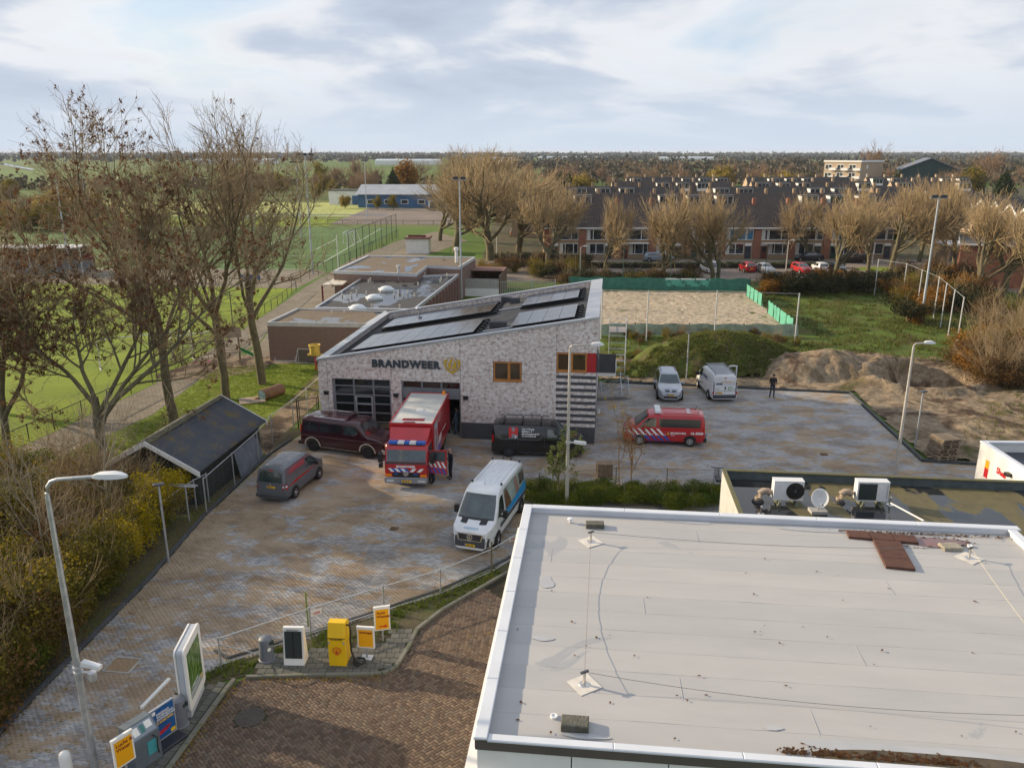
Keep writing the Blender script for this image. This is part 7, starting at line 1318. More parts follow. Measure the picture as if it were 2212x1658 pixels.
r = root('manhole', (*px(540,1550)[:2], .028), 0, 'round iron manhole in the brown herringbone paving', 'manhole'); MB().lathe([(.46,0),(.46,.016),(.36,.02),(.35,.008)], 28).build('rim', IRON, r); MB().lathe([(.34,.0),(.34,.014),(.2,.02),(.19,.012),(.12,.012),(.11,.02),(.01,.02)], 28).build('cover', IRON, r)
r = root('hatch', (-13.75,24.35,.028), SITE, 'square sand filled opening framed by grey kerbs in the yard paving', 'hatch'); MB().box(-.45,.45,-.38,.38,-.01,.0).build('sand_bed', mat('raw_sand', (.26,.18,.105), .95, .25, 9, bump=.5), r)
for x0,x1,y0,y1 in ((-.5,.5,-.43,-.38),(-.5,.5,.38,.43),(-.5,-.45,-.38,.38),(.45,.5,-.38,.38)): MB().box(x0,x1,y0,y1,-.02,.025).build('edge', CONC, r)
for x, y, lb in ((852,1143,'rusty square drain grate in the middle of the yard'),(1955-175,982,'rusty drain grate on the right part of the yard'),(1952,910,'small rusty drain grate near the east kerb')):
    p = px(x, y); r = root('drain_grate', (p.x, p.y, .027), SITE, lb, 'drain'); MB().box(-.22,.22,-.2,.2,0,.004).build('pit', BLACK, r)
    for k in range(5): MB().box(-.2,.2,-.17+k*.08,-.13+k*.08,.004,.018).build('bar', mat('rusty_iron', (.15,.085,.04), .8, .3, 8), r)
p = px(1548, 1058); r = root('scooter', (p.x, p.y, .03), R(80), 'silver scooter parked behind the annex wall', 'scooter')
for x in (-.6,.65): MB().lathe([(.18,-.05),(.27,-.04),(.27,.04),(.18,.05)], 16, 0, Matrix.Translation((x,0,.27)) @ Matrix.Rotation(math.pi/2, 4, 'X')).build('wheel', RUBBER, r)
MB().bev(-.85,.05,-.16,.16,.35,.72,.06).build('body', SILVER, r); MB().bev(-.7,0,-.14,.14,.72,.84,.04).build('seat', BLACK, r); MB().add([(.35,-.2,.3),(.35,.2,.3),(.5,.16,1.0),(.5,-.16,1.0),(.55,0,.6)], [(0,1,2,3),(0,3,4),(1,4,2),(2,4,3)]).build('leg_shield', SILVER, r); MB().tube([(.5,-.33,1.08),(.52,0,1.02),(.5,.33,1.08)], .025, 6).build('handlebar', BLACK, r); MB().box(0,.4,-.14,.14,.28,.34).build('footboard', DGREY, r)
p = px(1040, 640); r = root('storage_box', (p.x, p.y, 0), SITE, 'open topped storage pen with white panels and brown walls behind the station', 'storage'); BW = mat('brown_boards', (.14,.09,.06), .85, .25, 2)
MB().box(-2.2,2.2,0,.12,0,1.0).build('white_panel', WHITE, r); MB().box(-2.2,2.2,.0,.12,1.0,2.2).build('front_wall', CONC, r); MB().box(-2.3,-2.2,0,7,0,2.4).box(2.2,2.3,0,7,0,2.6).build('side_wall', BW, r); MB().box(-2.3,2.3,7,7.1,0,2.8).build('back_wall', BW, r); MB().box(-2.3,2.3,3.6,7,2.65,2.75).build('flat_roof', mat('reddish_felt', (.20,.11,.085), .9, .2, 2), r)
MB().box(1.3,1.36,.9,2.5,1.8,4.2).build('lattice', BLACK, r) if False else None
p = px(1135, 640); r = root('palisade_gate', (p.x-4.2, p.y, 0), R(-3), 'grey palisade gate beside the storage pen', 'gate')
bar = MB().box(-.03,.03,-.02,.02,.08,1.95).data('pale_bar', GALV)
for k in range(36): link('bar', bar, r, (k*.22,0,0))
for z in (.3,1.8): MB().box(-.1,7.8,-.03,.03,z,z+.07).build('rail', GALV, r)
for x in (-.15,5.0,7.9): MB().box(x-.08,x+.08,-.08,.08,0,2.2).build('post', GALV, r)
SKIN = mat('skin', (.42,.24,.17), .6, .1, 8); SHOE = mat('black_shoe', (.012,.012,.014), .5)
def person(loc, rz, label, shirt, trousers, pose, hair=None, bald=False, sleeves=True):
    """pose: dict of joint positions, x right, y forward (facing -y of the room = towards +y local), z up"""
    J = dict(pelvis=(0,0,.96), waist=(0,.0,1.12), chest=(0,.02,1.34), neck=(0,.01,1.51), head0=(0,.03,1.60), head1=(0,.045,1.69), head2=(0,.03,1.78), hipL=(.10,0,.92), hipR=(-.10,0,.92), kneeL=(.11,.03,.50), kneeR=(-.11,.03,.50), ankL=(.12,0,.09), ankR=(-.12,0,.09), toeL=(.14,.20,.04), toeR=(-.14,.20,.04), shL=(.19,0,1.44), shR=(-.19,0,1.44), elL=(.26,-.02,1.16), elR=(-.26,-.02,1.16), wrL=(.27,.10,.93), wrR=(-.27,.10,.93)); J.update(pose)
    RAD = dict(pelvis=.155, waist=.145, chest=.165, neck=.062, head0=.075, head1=.10, head2=.075, hipL=.105, hipR=.105, kneeL=.07, kneeR=.07, ankL=.05, ankR=.05, toeL=.038, toeR=.038, shL=.085, shR=.085, elL=.055, elR=.055, wrL=.037, wrR=.037)
    E = [('pelvis','waist'),('waist','chest'),('chest','neck'),('neck','head0'),('head0','head1'),('head1','head2'),('pelvis','hipL'),('pelvis','hipR'),('hipL','kneeL'),('kneeL','ankL'),('ankL','toeL'),('hipR','kneeR'),('kneeR','ankR'),('ankR','toeR'),('chest','shL'),('shL','elL'),('elL','wrL'),('chest','shR'),('shR','elR'),('elR','wrR')]
    for s in 'LR':
        w = Vector(J['wr'+s]); d = (w-Vector(J['el'+s])).normalized(); sd = d.cross(Vector((0,0,1))).normalized() if abs(d.z) < .9 else Vector((0,1,0)); q = w+d*.07; J['palm'+s] = tuple(q); RAD['palm'+s] = .034; E.append(('wr'+s,'palm'+s))
        for k, (o, l) in enumerate(((-.03,.07),(-.01,.085),(.01,.08),(.03,.065))):
            a = q+sd*o+d*.02; J[f'f{k}{s}'] = tuple(a+d*l*.5); J[f'g{k}{s}'] = tuple(a+d*l*.85+Vector((0,.012,-.012))); RAD[f'f{k}{s}'] = .0095; RAD[f'g{k}{s}'] = .008; E += [('palm'+s, f'f{k}{s}'), (f'f{k}{s}', f'g{k}{s}')]
        J['t'+s] = tuple(w+d*.05+sd*(.055 if s == 'R' else -.055)); RAD['t'+s] = .01; E.append(('palm'+s, 't'+s))
    names = list(J); me = bpy.data.meshes.new('p'); me.from_pydata([J[n] for n in names], [(names.index(a), names.index(b)) for a, b in E], []); ob = bpy.data.objects.new('p', me); COL.objects.link(ob)
    md = ob.modifiers.new('s', 'SKIN'); sk = me.skin_vertices[0].data
    for i, n in enumerate(names): rr_ = RAD[n]; sk[i].radius = (rr_, rr_*(.78 if n in ('chest','waist','pelvis') else 1)); sk[i].use_root = (n == 'pelvis')
    ob.modifiers.new('u', 'SUBSURF').levels = 1
    dg = bpy.context.evaluated_depsgraph_get(); out = bpy.data.meshes.new_from_object(ob.evaluated_get(dg)); bpy.data.objects.remove(ob)
    out.name = 'person'
    for x in (trousers, shirt, SKIN, SHOE): out.materials.append(x)
    hands = [Vector(J['wrL']), Vector(J['wrR'])]; pal = [Vector(J['palmL']), Vector(J['palmR'])]
    for p in out.polygons:
        c = p.center; p.use_smooth = True
        if c.z < .085 or (c.z < .10 and c.y > .06): k = 3
        elif any((c-h).length < .13 and (c-h).length < (c-w).length+.035 for h, w in zip(pal, hands)): k = 2
        elif c.z > J['neck'][2]+.01: k = 2
        elif c.z < J['pelvis'][2]+.05 and all((c-Vector(J[e])).length > .17 for e in ('elL','elR')) and all((c-h).length > .14 for h in hands) and abs(c.x) < .23: k = 0
        else: k = 1
        p.material_index = k
    b = link('person', out, None, loc, (0,0,rz)); tag(b, label, 'person')
    h = Vector(J['head1'])
    if hair and not bald:
        hm = MB(); M = Matrix.Translation(h+Vector((0,-.02,.035))) @ Matrix.Diagonal((.104,.118,.10,1)); hm.lathe([(1.0,-.25),(1.02,.1),(.9,.5),(.6,.85),(.2,1.02),(.02,1.04)], 16, 0, M); hm.build('hair', hair, b, smooth=60)
    f = MB(); f.add([h+Vector(q) for q in ((-.014,.095,-.005),(.014,.095,-.005),(0,.098,.04),(0,.122,-.012))], [(0,1,3),(1,2,3),(2,0,3)]); f.build('nose', SKIN, b)
    for s in (-1, 1):
        MB().lathe([(.001,0),(.011,.004),(.001,.008)], 8, 0, Matrix.Translation(h+Vector((s*.036,.088,.018))) @ Matrix.Rotation(-math.pi/2, 4, 'X')).build('eye', INK, b); MB().lathe([(.001,0),(.03,.01),(.001,.02)], 8, 0, Matrix.Translation(h+Vector((s*.096,0,.0))) @ Matrix.Rotation(s*math.pi/2, 4, 'Y')).build('ear', SKIN, b)
    MB().box(h.x-.025,h.x+.025,h.y+.084,h.y+.092,h.z-.05,h.z-.042).build('mouth', mat('lips', (.28,.11,.09), .6), b)
    return b
NAVYC = mat('navy_uniform', (.012,.016,.028), .85, .25, 6); BLKC = mat('black_jacket', (.012,.012,.014), .85, .25, 6); JEAN = mat('dark_jeans', (.025,.035,.055), .9, .2, 6); JEANL = mat('faded_jeans', (.10,.16,.20), .9, .2, 6); SWEAT = mat('blue_grey_sweater', (.06,.10,.14), .9, .2, 6); HAIRD = mat('dark_hair', (.02,.014,.01), .7)
p = px(1667, 859); person((p.x, p.y, .03), R(180), 'man in black jacket and jeans holding a controller in the yard', BLKC, JEAN, dict(elL=(.25,.02,1.16), elR=(-.25,.02,1.16), wrL=(.10,.26,1.16), wrR=(-.10,.26,1.16), kneeL=(.13,.04,.5), ankL=(.17,.0,.09), toeL=(.2,.18,.04), kneeR=(-.10,.06,.5), ankR=(-.10,.08,.09), toeR=(-.11,.28,.04), head0=(0,.05,1.60), head1=(0,.08,1.68), head2=(0,.085,1.76)), HAIRD)
w = px(1667, 859); tag(MB().bev(-.12,.12,-.05,.05,0,.03,.008).build('controller', BLACK, None, (w.x, w.y-.37, 1.20), (R(-20),0,0)), 'small black handheld controller held by the man in the yard', 'controller')
p = px(974, 1034); person((p.x, p.y, .03), R(115), 'bald man in dark uniform standing beside the open truck door', NAVYC, NAVYC, dict(wrL=(.22,.18,1.0), wrR=(-.2,.16,1.02)), None, True)
p = px(937, 1044); person((p.x, p.y, .03), R(80), 'person in dark uniform hidden behind the striped truck door', NAVYC, NAVYC, dict(wrL=(.2,.3,1.1), wrR=(-.2,.3,1.1)), HAIRD)
Mb = Matrix.Translation((5.09,46.6,0)) @ rotz(SITE); w = Mb @ Vector((-8.75,.75,0)); person((w.x, w.y, .036), R(60), 'man in blue grey sweater and jeans inside the open garage', SWEAT, JEANL, dict(kneeL=(.11,.08,.5), ankL=(.12,.12,.09), toeL=(.13,.32,.04)), HAIRD)
def grow(rng, base, lev, lean=(0, 0)):
    """levels of branches as arrays. lev: list of (children, steps, length, len_jitter, angle_deg, angle_sd, t0, wiggle, up, r0, r1)"""
    out = []; S = np.array([base], float); D = np.array([[lean[0], lean[1], 1.]]); D /= np.linalg.norm(D, axis=1)[:, None]; Ls = np.array([1.]); Rs = np.array([1.])
    for li, (nc, k, ln, lj, an, asd, t0, wig, up, r0, r1) in enumerate(lev):
        if li > 0:
            P, Rr = out[-1]; n = len(P); kk = P.shape[1]-1
            t = t0+(1-t0)*(np.arange(nc)[None]+rng.random((n, nc)))/nc; t[:, -1] = 1.0
            f = t*kk; i = np.minimum(f.astype(int), kk-1); w = (f-i)[..., None]; idx = np.arange(n)[:, None]
            S = (P[idx, i]*(1-w)+P[idx, i+1]*w).reshape(-1, 3); T = (P[idx, i+1]-P[idx, i]).reshape(-1, 3); T /= np.linalg.norm(T, axis=1)[:, None]+1e-9
            a = np.radians(rng.normal(an, asd, (n, nc))); a[:, -1] *= .35; a = np.abs(a).ravel()[:, None]; q = rng.normal(size=T.shape); q -= (q*T).sum(1)[:, None]*T; q /= np.linalg.norm(q, axis=1)[:, None]+1e-9
            D = T*np.cos(a)+q*np.sin(a)
            rp = (Rr[idx, i]*(1-w[..., 0])+Rr[idx, i+1]*w[..., 0]).ravel(); Lp = np.repeat(Ls, nc)*(1.15-.4*((t-t0)/(1-t0+1e-6))).ravel()
            Ls = np.clip(Lp, .5, 1.2)*rng.uniform(1-lj, 1+lj, len(S)); Rs = np.minimum(rp*.85, r0*rng.uniform(.8, 1.2, len(S)))
        else: Rs = np.array([r0])
        n = len(S); P = np.zeros((n, k+1, 3)); P[:, 0] = S; d = D.copy(); st = (ln*Ls/k)[:, None]
        for j in range(k):
            d = d+rng.normal(0, wig, d.shape)+np.array([0, 0, up]); d /= np.linalg.norm(d, axis=1)[:, None]; P[:, j+1] = P[:, j]+d*st
        fr = np.linspace(0, 1, k+1)[None]; out.append((P, Rs[:, None]*(1-fr)+np.minimum(Rs[:, None]*.9, r1)*fr))
    return out
def tubes(P, Rr, s, rng):
    n, k1, _ = P.shape; T = np.zeros_like(P); T[:, 1:-1] = P[:, 2:]-P[:, :-2]; T[:, 0] = P[:, 1]-P[:, 0]; T[:, -1] = P[:, -1]-P[:, -2]; T /= np.linalg.norm(T, axis=2)[..., None]+1e-9
    q = rng.normal(size=(n, 1, 3)); A = q-(q*T).sum(2)[..., None]*T; A /= np.linalg.norm(A, axis=2)[..., None]+1e-9; B = np.cross(T, A)
    an = 2*np.pi*np.arange(s)/s; V = P[:, :, None]+Rr[:, :, None, None]*(A[:, :, None]*np.cos(an)[None, None, :, None]+B[:, :, None]*np.sin(an)[None, None, :, None])
    b = (np.arange(n)*k1*s)[:, None, None]+(np.arange(k1-1)*s)[None, :, None]; j = np.arange(s)[None, None]; jn = (np.arange(s)+1)[None, None] % s
    F = np.stack([b+j, b+jn, b+s+jn, b+s+j], -1).reshape(-1, 4); return V.reshape(-1, 3), F
def wood(name, levels, sides, m, rng, lo=0, hi=99):
    Vs, Fs, c = [], [], 0
    for i, (P, Rr) in enumerate(levels):
        if not lo <= i <= hi: continue
        V, F = tubes(P, Rr, sides[min(i, len(sides)-1)], rng); Vs.append(V); Fs.append(F+c); c += len(V)
    return fast(name, np.concatenate(Vs), np.concatenate(Fs), m, True)
def leaf_quads(C, size, rng, flat=.0, droop=0.0, aspect=.6):
    n = len(C); a = rng.normal(size=(n, 3)); a[:, 2] *= (1-flat); a[:, 2] -= droop; a /= np.linalg.norm(a, axis=1)[:, None]+1e-9; b = rng.normal(size=(n, 3)); b -= (b*a).sum(1)[:, None]*a; b /= np.linalg.norm(b, axis=1)[:, None]+1e-9
    s = (size*rng.uniform(.6, 1.4, n))[:, None]; a = a*s; b = b*s*aspect; C = np.asarray(C)
    V = np.stack([C-a, C-b*.9, C+a, C+b*.9], 1); return V.reshape(-1, 3), np.arange(4*n).reshape(-1, 4)
BARK = mat('bark', (.085,.068,.045), .95, .35, 3, bump=.6, bscale=12, col2=(.15,.135,.07)); TWIG = mat('twig', (.22,.16,.09), .9, .25, 1.2, col2=(.31,.235,.135)); TWIG_P = mat('pollard_twig', (.31,.225,.12), .9, .25, .5, col2=(.40,.30,.165)); TWIG_R = mat('reddish_twig', (.20,.13,.08), .9, .25, .4, col2=(.27,.18,.11))
KEYS = leaf_mat('brown_seed_keys', [(.3, (.06,.026,.012)), (.5, (.13,.058,.026)), (.7, (.21,.105,.05))], .8, trans=.25)
def big_tree(x, y, seed, label, h=20, lean=(0, 0), keys=0.0, r0=.42, trunk=.36, spread=1.0, kspan=2):
    b = px(x, y); rng = np.random.default_rng(seed); r = root('tree', (b.x, b.y, 0), 0, label, 'tree'); u = h/20
    lv = grow(rng, (0, 0, -.1), [(1, 8, h*trunk, 0, 0, 0, 0, .045, .02, r0, r0*.72), (5, 8, 9.2*u, .2, 27*spread, 9, .55, .10, .045, .155, .055), (6, 6, 5.0*u, .3, 38, 12, .3, .12, .06, .06, .026), (7, 5, 2.9*u, .3, 42, 14, .2, .14, .06, .034, .015), (6, 4, 1.5*u, .3, 40, 14, .15, .15, .06, .018, .010), (4, 2, .7*u, .3, 38, 14, .25, .15, .06, .011, .007)], lean)
    link('trunk', wood('trunk', lv, (10, 7, 5, 4, 3, 3), BARK, rng, 0, 2), r); cr = link('crown', wood('crown', lv, (10, 7, 5, 4, 3, 3), TWIG, rng, 3, 5), r)
    if keys:
        tips = lv[4][0][:, -1]; sel = tips[rng.random(len(tips)) < keys*(.5+1.0*(vnoise(tips[:, 0], tips[:, 2], 2.4, seed)+.3))]
        C = np.repeat(sel, 9, 0)+rng.normal(0, .075, (len(sel)*9, 3))-np.array([0, 0, .08]); V, F = leaf_quads(C, .10, rng, droop=.9, aspect=.45); link('seed_keys', fast('seed_keys', V, F, KEYS), cr)['kind'] = 'stuff'
    return r
big_tree(232, 1022, 11, 'tall tree with brown seed clusters behind the shed gable', 15.0, (-.06, .02), .9, .30, .30, 1.5)
big_tree(377, 921, 23, 'tall forked tree behind the shed with seed clusters in its top', 21.0, (-.05, .03), .8, .33, .36, 1.35)
big_tree(489, 862, 37, 'tall leaning bare tree behind the play frame', 21.5, (-.06, .05), .10, .32, .36, 1.35)
big_tree(567, 829, 41, 'tall straight bare tree on the lawn beside the clubhouse wall', 20.5, (-.01, .0), .05, .35, .40, 1.4)
big_tree(20, 985, 53, 'brown seeded tree at the edge of the path on the far left', 14.5, (.06, .0), .9, .26, .28, 1.35)
big_tree(-90, 880, 59, 'brown seeded tree beside the pitch at the left edge', 14.0, (.05, .05), .8, .32, .28, 1.3)
def pollard(seed, h=12.5, tw=TWIG_P, dense=1.0):
    rng = np.random.default_rng(seed); u = h/12.5; r = root('street_tree', (0, 0, -50), 0, '', 'tree')
    lv = grow(rng, (0, 0, -.1), [(1, 6, 3.8*u, 0, 0, 0, 0, .06, .03, .36, .30), (6, 6, 5.6*u, .2, 40, 10, .6, .12, .09, .20, .09), (6, 5, 3.5*u, .3, 38, 12, .3, .14, .08, .09, .045), (int(8*dense), 4, 2.5*u, .3, 36, 12, .25, .12, .12, .042, .024), (6, 3, 1.5*u, .3, 28, 10, .15, .10, .14, .024, .015)])
    link('trunk', wood('trunk', lv, (9, 6, 5, 3, 3), BARK, rng, 0, 2), r); link('crown', wood('crown', lv, (9, 6, 5, 3, 3), tw, rng, 3, 4), r); return r
POL = [pollard(s) for s in (101, 102, 103, 104)]
def plant(proto, x, y, s, rz, label, group=None, sz=None):
    p = px(x, y) if y < 5000 and x > -5000 and not isinstance(x, np.floating) else None
    c = copy_tree(proto); c.location = (p.x, p.y, 0); c.rotation_euler = (0, 0, rz); c.scale = (s, s, sz or s); c['label'] = label; c['category'] = 'tree'
    if group: c['group'] = group
    return c
SG = 'pollarded street trees'
for i, (x, y, s, sz, lb) in enumerate((
    (1430,612,1.0,1.0,'thick pollarded tree behind the mint banner'), (1540,613,.95,1.0,'pollarded tree behind the white small van'), (1551,611,.8,.95,'slimmer pollarded tree twinned with the one behind the small van'), (1305,600,.62,.95,'slim bare tree left of the estate car'),
    (1800,612,1.0,1.0,'pollarded tree between the nose in cars and the bushes'), (1742,560,.7,.9,'slim pollarded tree in front of the terraced houses'), (1875,590,.85,1.0,'leaning pollarded tree beside the grass island'), (1925,582,1.05,1.05,'pollarded tree beyond the grass island'), (1985,565,1.0,1.05,'tall pollarded tree at the street corner'), (2010,560,.95,1.1,'pollarded tree behind the tall floodlight mast'), (2060,585,1.1,1.05,'broad pollarded tree behind the yellow bushes'), (2105,650,1.0,1.0,'pale forked tree at the bend of the street'), (2165,640,1.1,1.0,'crooked pollarded tree before the end house'), (2200,660,1.0,1.0,'pollarded tree at the wall of the raised garden'),
    (1060,562,2.0,1.32,'big round pollarded tree behind the grey mast'), (985,545,1.8,1.25,'big round pollarded tree beside the side street'), (1180,592,.95,1.05,'crooked pollarded tree beside the palisade gate'), (1120,545,1.7,1.2,'round pollarded tree on the side street corner'), (1010,500,2.0,1.35,'second round pollarded tree along the side street'), (1075,480,2.1,1.42,'third round pollarded tree along the side street'), (1040,455,2.2,1.5,'fourth round pollarded tree along the side street'), (950,520,1.3,1.1,'round pollarded tree next to the handball court'))):
    plant(POL[i % 4], x, y, s, i*1.7, lb, SG, sz)
for o in POL:
    for ch in list(o.children): bpy.data.objects.remove(ch)
    bpy.data.objects.remove(o)
def shrub_proto(seed, rx, ry, h, n, size, m, stems=5, clumps=9, stem_m=None, bare=0):
    rng = np.random.default_rng(seed); r = root('shrub', (0, 0, -50), rng.random(), '', 'shrub'); C = []
    cc = rng.uniform(-1, 1, (clumps, 3))*np.array([rx*.62, ry*.62, h*.30])+np.array([0, 0, h*.52]); rr_ = rng.uniform(.35, .62, clumps)
    for c, q in zip(cc, rr_):
        d = rng.normal(size=(n//clumps, 3)); d /= np.linalg.norm(d, axis=1)[:, None]; d *= (rng.random(len(d))**.45)[:, None]; C.append(c+d*np.array([rx*q, ry*q, h*q*.62]))
    C = np.concatenate(C); C[:, 2] = np.abs(C[:, 2])+.03; 
    V, F = leaf_quads(C, size, rng); link('foliage', fast('foliage', V, F, m), r)
    lv = grow(rng, (0, 0, 0), [(1, 1, .05, 0, 0, 0, 0, 0, 0, .05, .05), (stems, 5, h*.95, .3, 26, 14, .2, .12, .06, .035, .012), (5, 3, h*.4, .3, 34, 12, .3, .14, .05, .014, .006)]+([(6, 3, h*.22, .3, 34, 12, .2, .14, .05, .008, .005)] if bare else [])); link('stem', wood('stem', lv, (4, 4, 3, 3), stem_m or TWIG, rng), r); return r
def bush(proto, loc, s, rz, label, group, sz=None, cat='shrub', name='shrub'):
    c = copy_tree(proto); c.name = name; c.location = loc; c.rotation_euler = (0, 0, rz); c.scale = (s, s, sz or s); tag(c, label, cat, group); return c
LM = dict(olive=leaf_mat('olive_leaf', [(.3, (.05,.052,.010)), (.5, (.15,.13,.016)), (.7, (.36,.24,.018))], trans=.45), green=leaf_mat('ivy_leaf', [(.3, (.03,.055,.010)), (.5, (.10,.14,.014)), (.7, (.28,.25,.02))], trans=.45), yellow=leaf_mat('yellow_leaf', [(.3, (.14,.15,.012)), (.5, (.45,.34,.010)), (.7, (.58,.43,.015))]), brown=leaf_mat('brown_leaf', [(.3, (.05,.03,.015)), (.5, (.12,.065,.022)), (.7, (.22,.12,.035))]), dark=leaf_mat('dark_leaf', [(.3, (.015,.022,.008)), (.5, (.035,.04,.014)), (.7, (.075,.055,.02))]), orange=leaf_mat('orange_leaf', [(.3, (.12,.055,.012)), (.5, (.24,.11,.015)), (.7, (.33,.18,.02))]), willow=leaf_mat('willow_leaf', [(.3, (.13,.10,.02)), (.5, (.27,.20,.035)), (.7, (.36,.28,.06))], .3), conifer=leaf_mat('conifer_leaf', [(.3, (.016,.028,.010)), (.5, (.035,.055,.016)), (.7, (.08,.10,.025))], .3), lime=leaf_mat('pale_leaf', [(.3, (.09,.11,.03)), (.5, (.17,.20,.05)), (.7, (.26,.26,.08))]), hedge=leaf_mat('hedge_leaf', [(.3, (.025,.032,.010)), (.5, (.055,.065,.018)), (.7, (.10,.085,.03))]))
SP = dict(olive=shrub_proto(1, 1.8, 1.6, 2.4, 4600, .058, LM['olive'], 7), green=shrub_proto(2, 1.7, 1.5, 1.8, 4600, .056, LM['green'], 4), yellow=shrub_proto(3, 1.3, 1.1, 2.6, 3200, .055, LM['yellow'], 6), brown=shrub_proto(4, 1.9, 1.7, 2.3, 3600, .06, LM['brown'], 9, bare=1), dark=shrub_proto(5, 2.1, 1.8, 2.0, 2600, .09, LM['dark'], 5), orange=shrub_proto(6, 1.6, 1.5, 2.2, 2200, .09, LM['orange'], 6), bare=shrub_proto(7, 1.4, 1.3, 3.0, 260, .06, LM['brown'], 11, bare=1))
rj = random.Random(21); TH = 'thicket left of the yard'
LB = dict(olive='olive brown shrub in the thicket left of the yard', green='green leafy bramble at the foot of the thicket by the yard', yellow='bright yellow leaved bush beside the yard fence', brown='brown twiggy shrub in the thicket left of the yard', bare='bare many stemmed shrub standing above the thicket', dark='dark evergreen shrub deep in the thicket left of the yard')
for k in range(110):
    y = rj.uniform(1030, 1640); xe = np.interp(y, [1030,1120,1250,1480,1590,1640], [235,400,310,80,-10,-60]); x = xe-6-rj.random()**1.2*(xe+110)
    if y < 1100 and x > 215: continue
    d = xe-x; kind = rj.choice(['green','olive','olive','green'] if d < 60 else ['olive','olive','brown','green','green','olive','bare','olive'])
    p = px(x, y); s = rj.uniform(.5, .72) if d < 60 else rj.uniform(.75, 1.15); bush(SP[kind], (min(p.x, -16.9), p.y, .02), s, rj.uniform(0, 6), LB[kind], TH)
for x, y, s in ((350,1150,1.05),(385,1120,1.0),(330,1180,.9),(300,1225,.8),(405,1100,.8)): p = px(x, y); bush(SP['yellow'], (p.x-.5, p.y, .02), s, x, LB['yellow'], TH)
for x, y, s in ((245,1130,1.1),(290,1110,1.0),(330,1085,.9),(215,1105,1.2),(180,1140,1.3)): p = px(x, y); bush(SP['bare'], (p.x, p.y, .02), s, x, 'bare reddish bush in front of the shed gable', 'bare bushes before the shed')
def sapling(seed, h, m, stem=.05, leaves=0, leafm=None, lsize=.06, nb=7):
    rng = np.random.default_rng(seed); r = root('sapling', (0, 0, -50), 0, '', 'tree')
    lv = grow(rng, (0, 0, 0), [(1, 8, h*.75, 0, 0, 0, 0, .08, .04, stem, stem*.4), (nb, 5, h*.42, .3, 30, 10, .2, .12, .08, stem*.5, .012), (6, 4, h*.18, .3, 34, 12, .2, .14, .06, .012, .006), (4, 3, h*.08, .3, 34, 12, .3, .14, .05, .007, .004)]); link('trunk', wood('trunk', lv, (7, 5, 3, 3), m, rng, 0, 1), r); cr = link('crown', wood('crown', lv, (7, 5, 3, 3), m, rng, 2, 3), r)
    if leaves:
        tp = lv[3][0].reshape(-1, 3); C = tp[rng.integers(0, len(tp), leaves)]+rng.normal(0, .05, (leaves, 3)); V, F = leaf_quads(C, lsize, rng, droop=.3); link('leaves', fast('leaves', V, F, leafm), cr)['kind'] = 'stuff'
    return r
S1 = sapling(71, 7.5, mat('pale_bark', (.24,.21,.15), .9, .25, 3), .07); S2 = sapling(72, 6.0, mat('pale_bark', (.24,.21,.15)), .055)
for k, (x, y) in enumerate(((-19.5,30),(-21.5,27),(-24,31),(-18.8,24.5),(-20.5,21.5),(-26,28),(-23.5,35),(-27.5,34),(-18.7,34),(-29,38),(-22,18.5),(-25,24))):
    c = copy_tree((S1, S2)[k % 2]); c.location = (x, y, 0); c.rotation_euler = (0, 0, k*2.1); s = .8+.05*(k % 5); c.scale = (s, s, s); tag(c, 'thin bare sapling rising from the thicket left of the yard', 'tree', 'bare saplings in the thicket')
S3 = sapling(73, 4.0, mat('orange_bark', (.30,.17,.075), .9, .2, 4), .04, 160, LM['orange'], .05, 9); p = px(1365, 1058); c = copy_tree(S3); c.location = (p.x, p.y, 0); c.scale = (1, 1, 1); tag(c, 'bare orange brown sapling in front of the red fire service van', 'tree')
S5 = sapling(75, 5.0, mat('orange_bark', (.3,.17,.075)), .03, 30, LM['yellow'], .08, 3); p = px(1338, 1050); c = copy_tree(S5); c.location = (p.x, p.y, 0); tag(c, 'thin whip with yellow top leaves beside the orange sapling', 'tree')
S4 = sapling(74, 3.6, mat('olive_bark', (.20,.18,.10), .9, .2, 4), .05, 900, LM['lime'], .085, 9); p = px(1205, 1085); c = copy_tree(S4); c.location = (p.x, p.y, 0); tag(c, 'young tree with loose pale green leaves beside the pale lamp', 'tree')
rj = random.Random(5)
for k in range(22):
    x = 1165+(k % 11)*37+rj.uniform(-10, 10); y = (1090 if k < 11 else 1072)+rj.uniform(-6, 6); p = px(x, y); bush(SP['green'], (p.x, p.y, .02), rj.uniform(.55, .8), rj.uniform(0, 6), 'low green ivy shrub in the bed behind the shop', 'ivy bed behind the shop', .5)
fence('mesh_fence', [px(1165,1060)[:2], px(1330,1048)[:2], px(1550,1052)[:2]], 1.0, 'low wire fence along the ivy bed behind the shop', mat('rusty_post', (.14,.12,.09), .8, .3, 4), (.16,.003), 3, .012, .03)
def scatter(kinds, pts, smin, smax, label, group, sz=None, seed=1):
    rj = random.Random(seed)
    for x, y in pts:
        k = rj.choice(kinds); p = px(x, y); s = rj.uniform(smin, smax); bush(SP[k], (p.x, p.y, .0), s, rj.uniform(0, 6), label.format({'olive':'olive brown','green':'green','yellow':'yellow','brown':'brown twiggy','dark':'dark evergreen','orange':'orange leaved','bare':'bare many stemmed'}[k]), group, s*(sz or 1))
rj = random.Random(8)
scatter(['dark','brown','olive','dark'], [(1225+k*16+rj.uniform(-8,8), 612+rj.uniform(-8,8)) for k in range(18)], .7, 1.2, '{} shrub between the sand court and the street', 'shrubs behind the sand court', .8, 3)
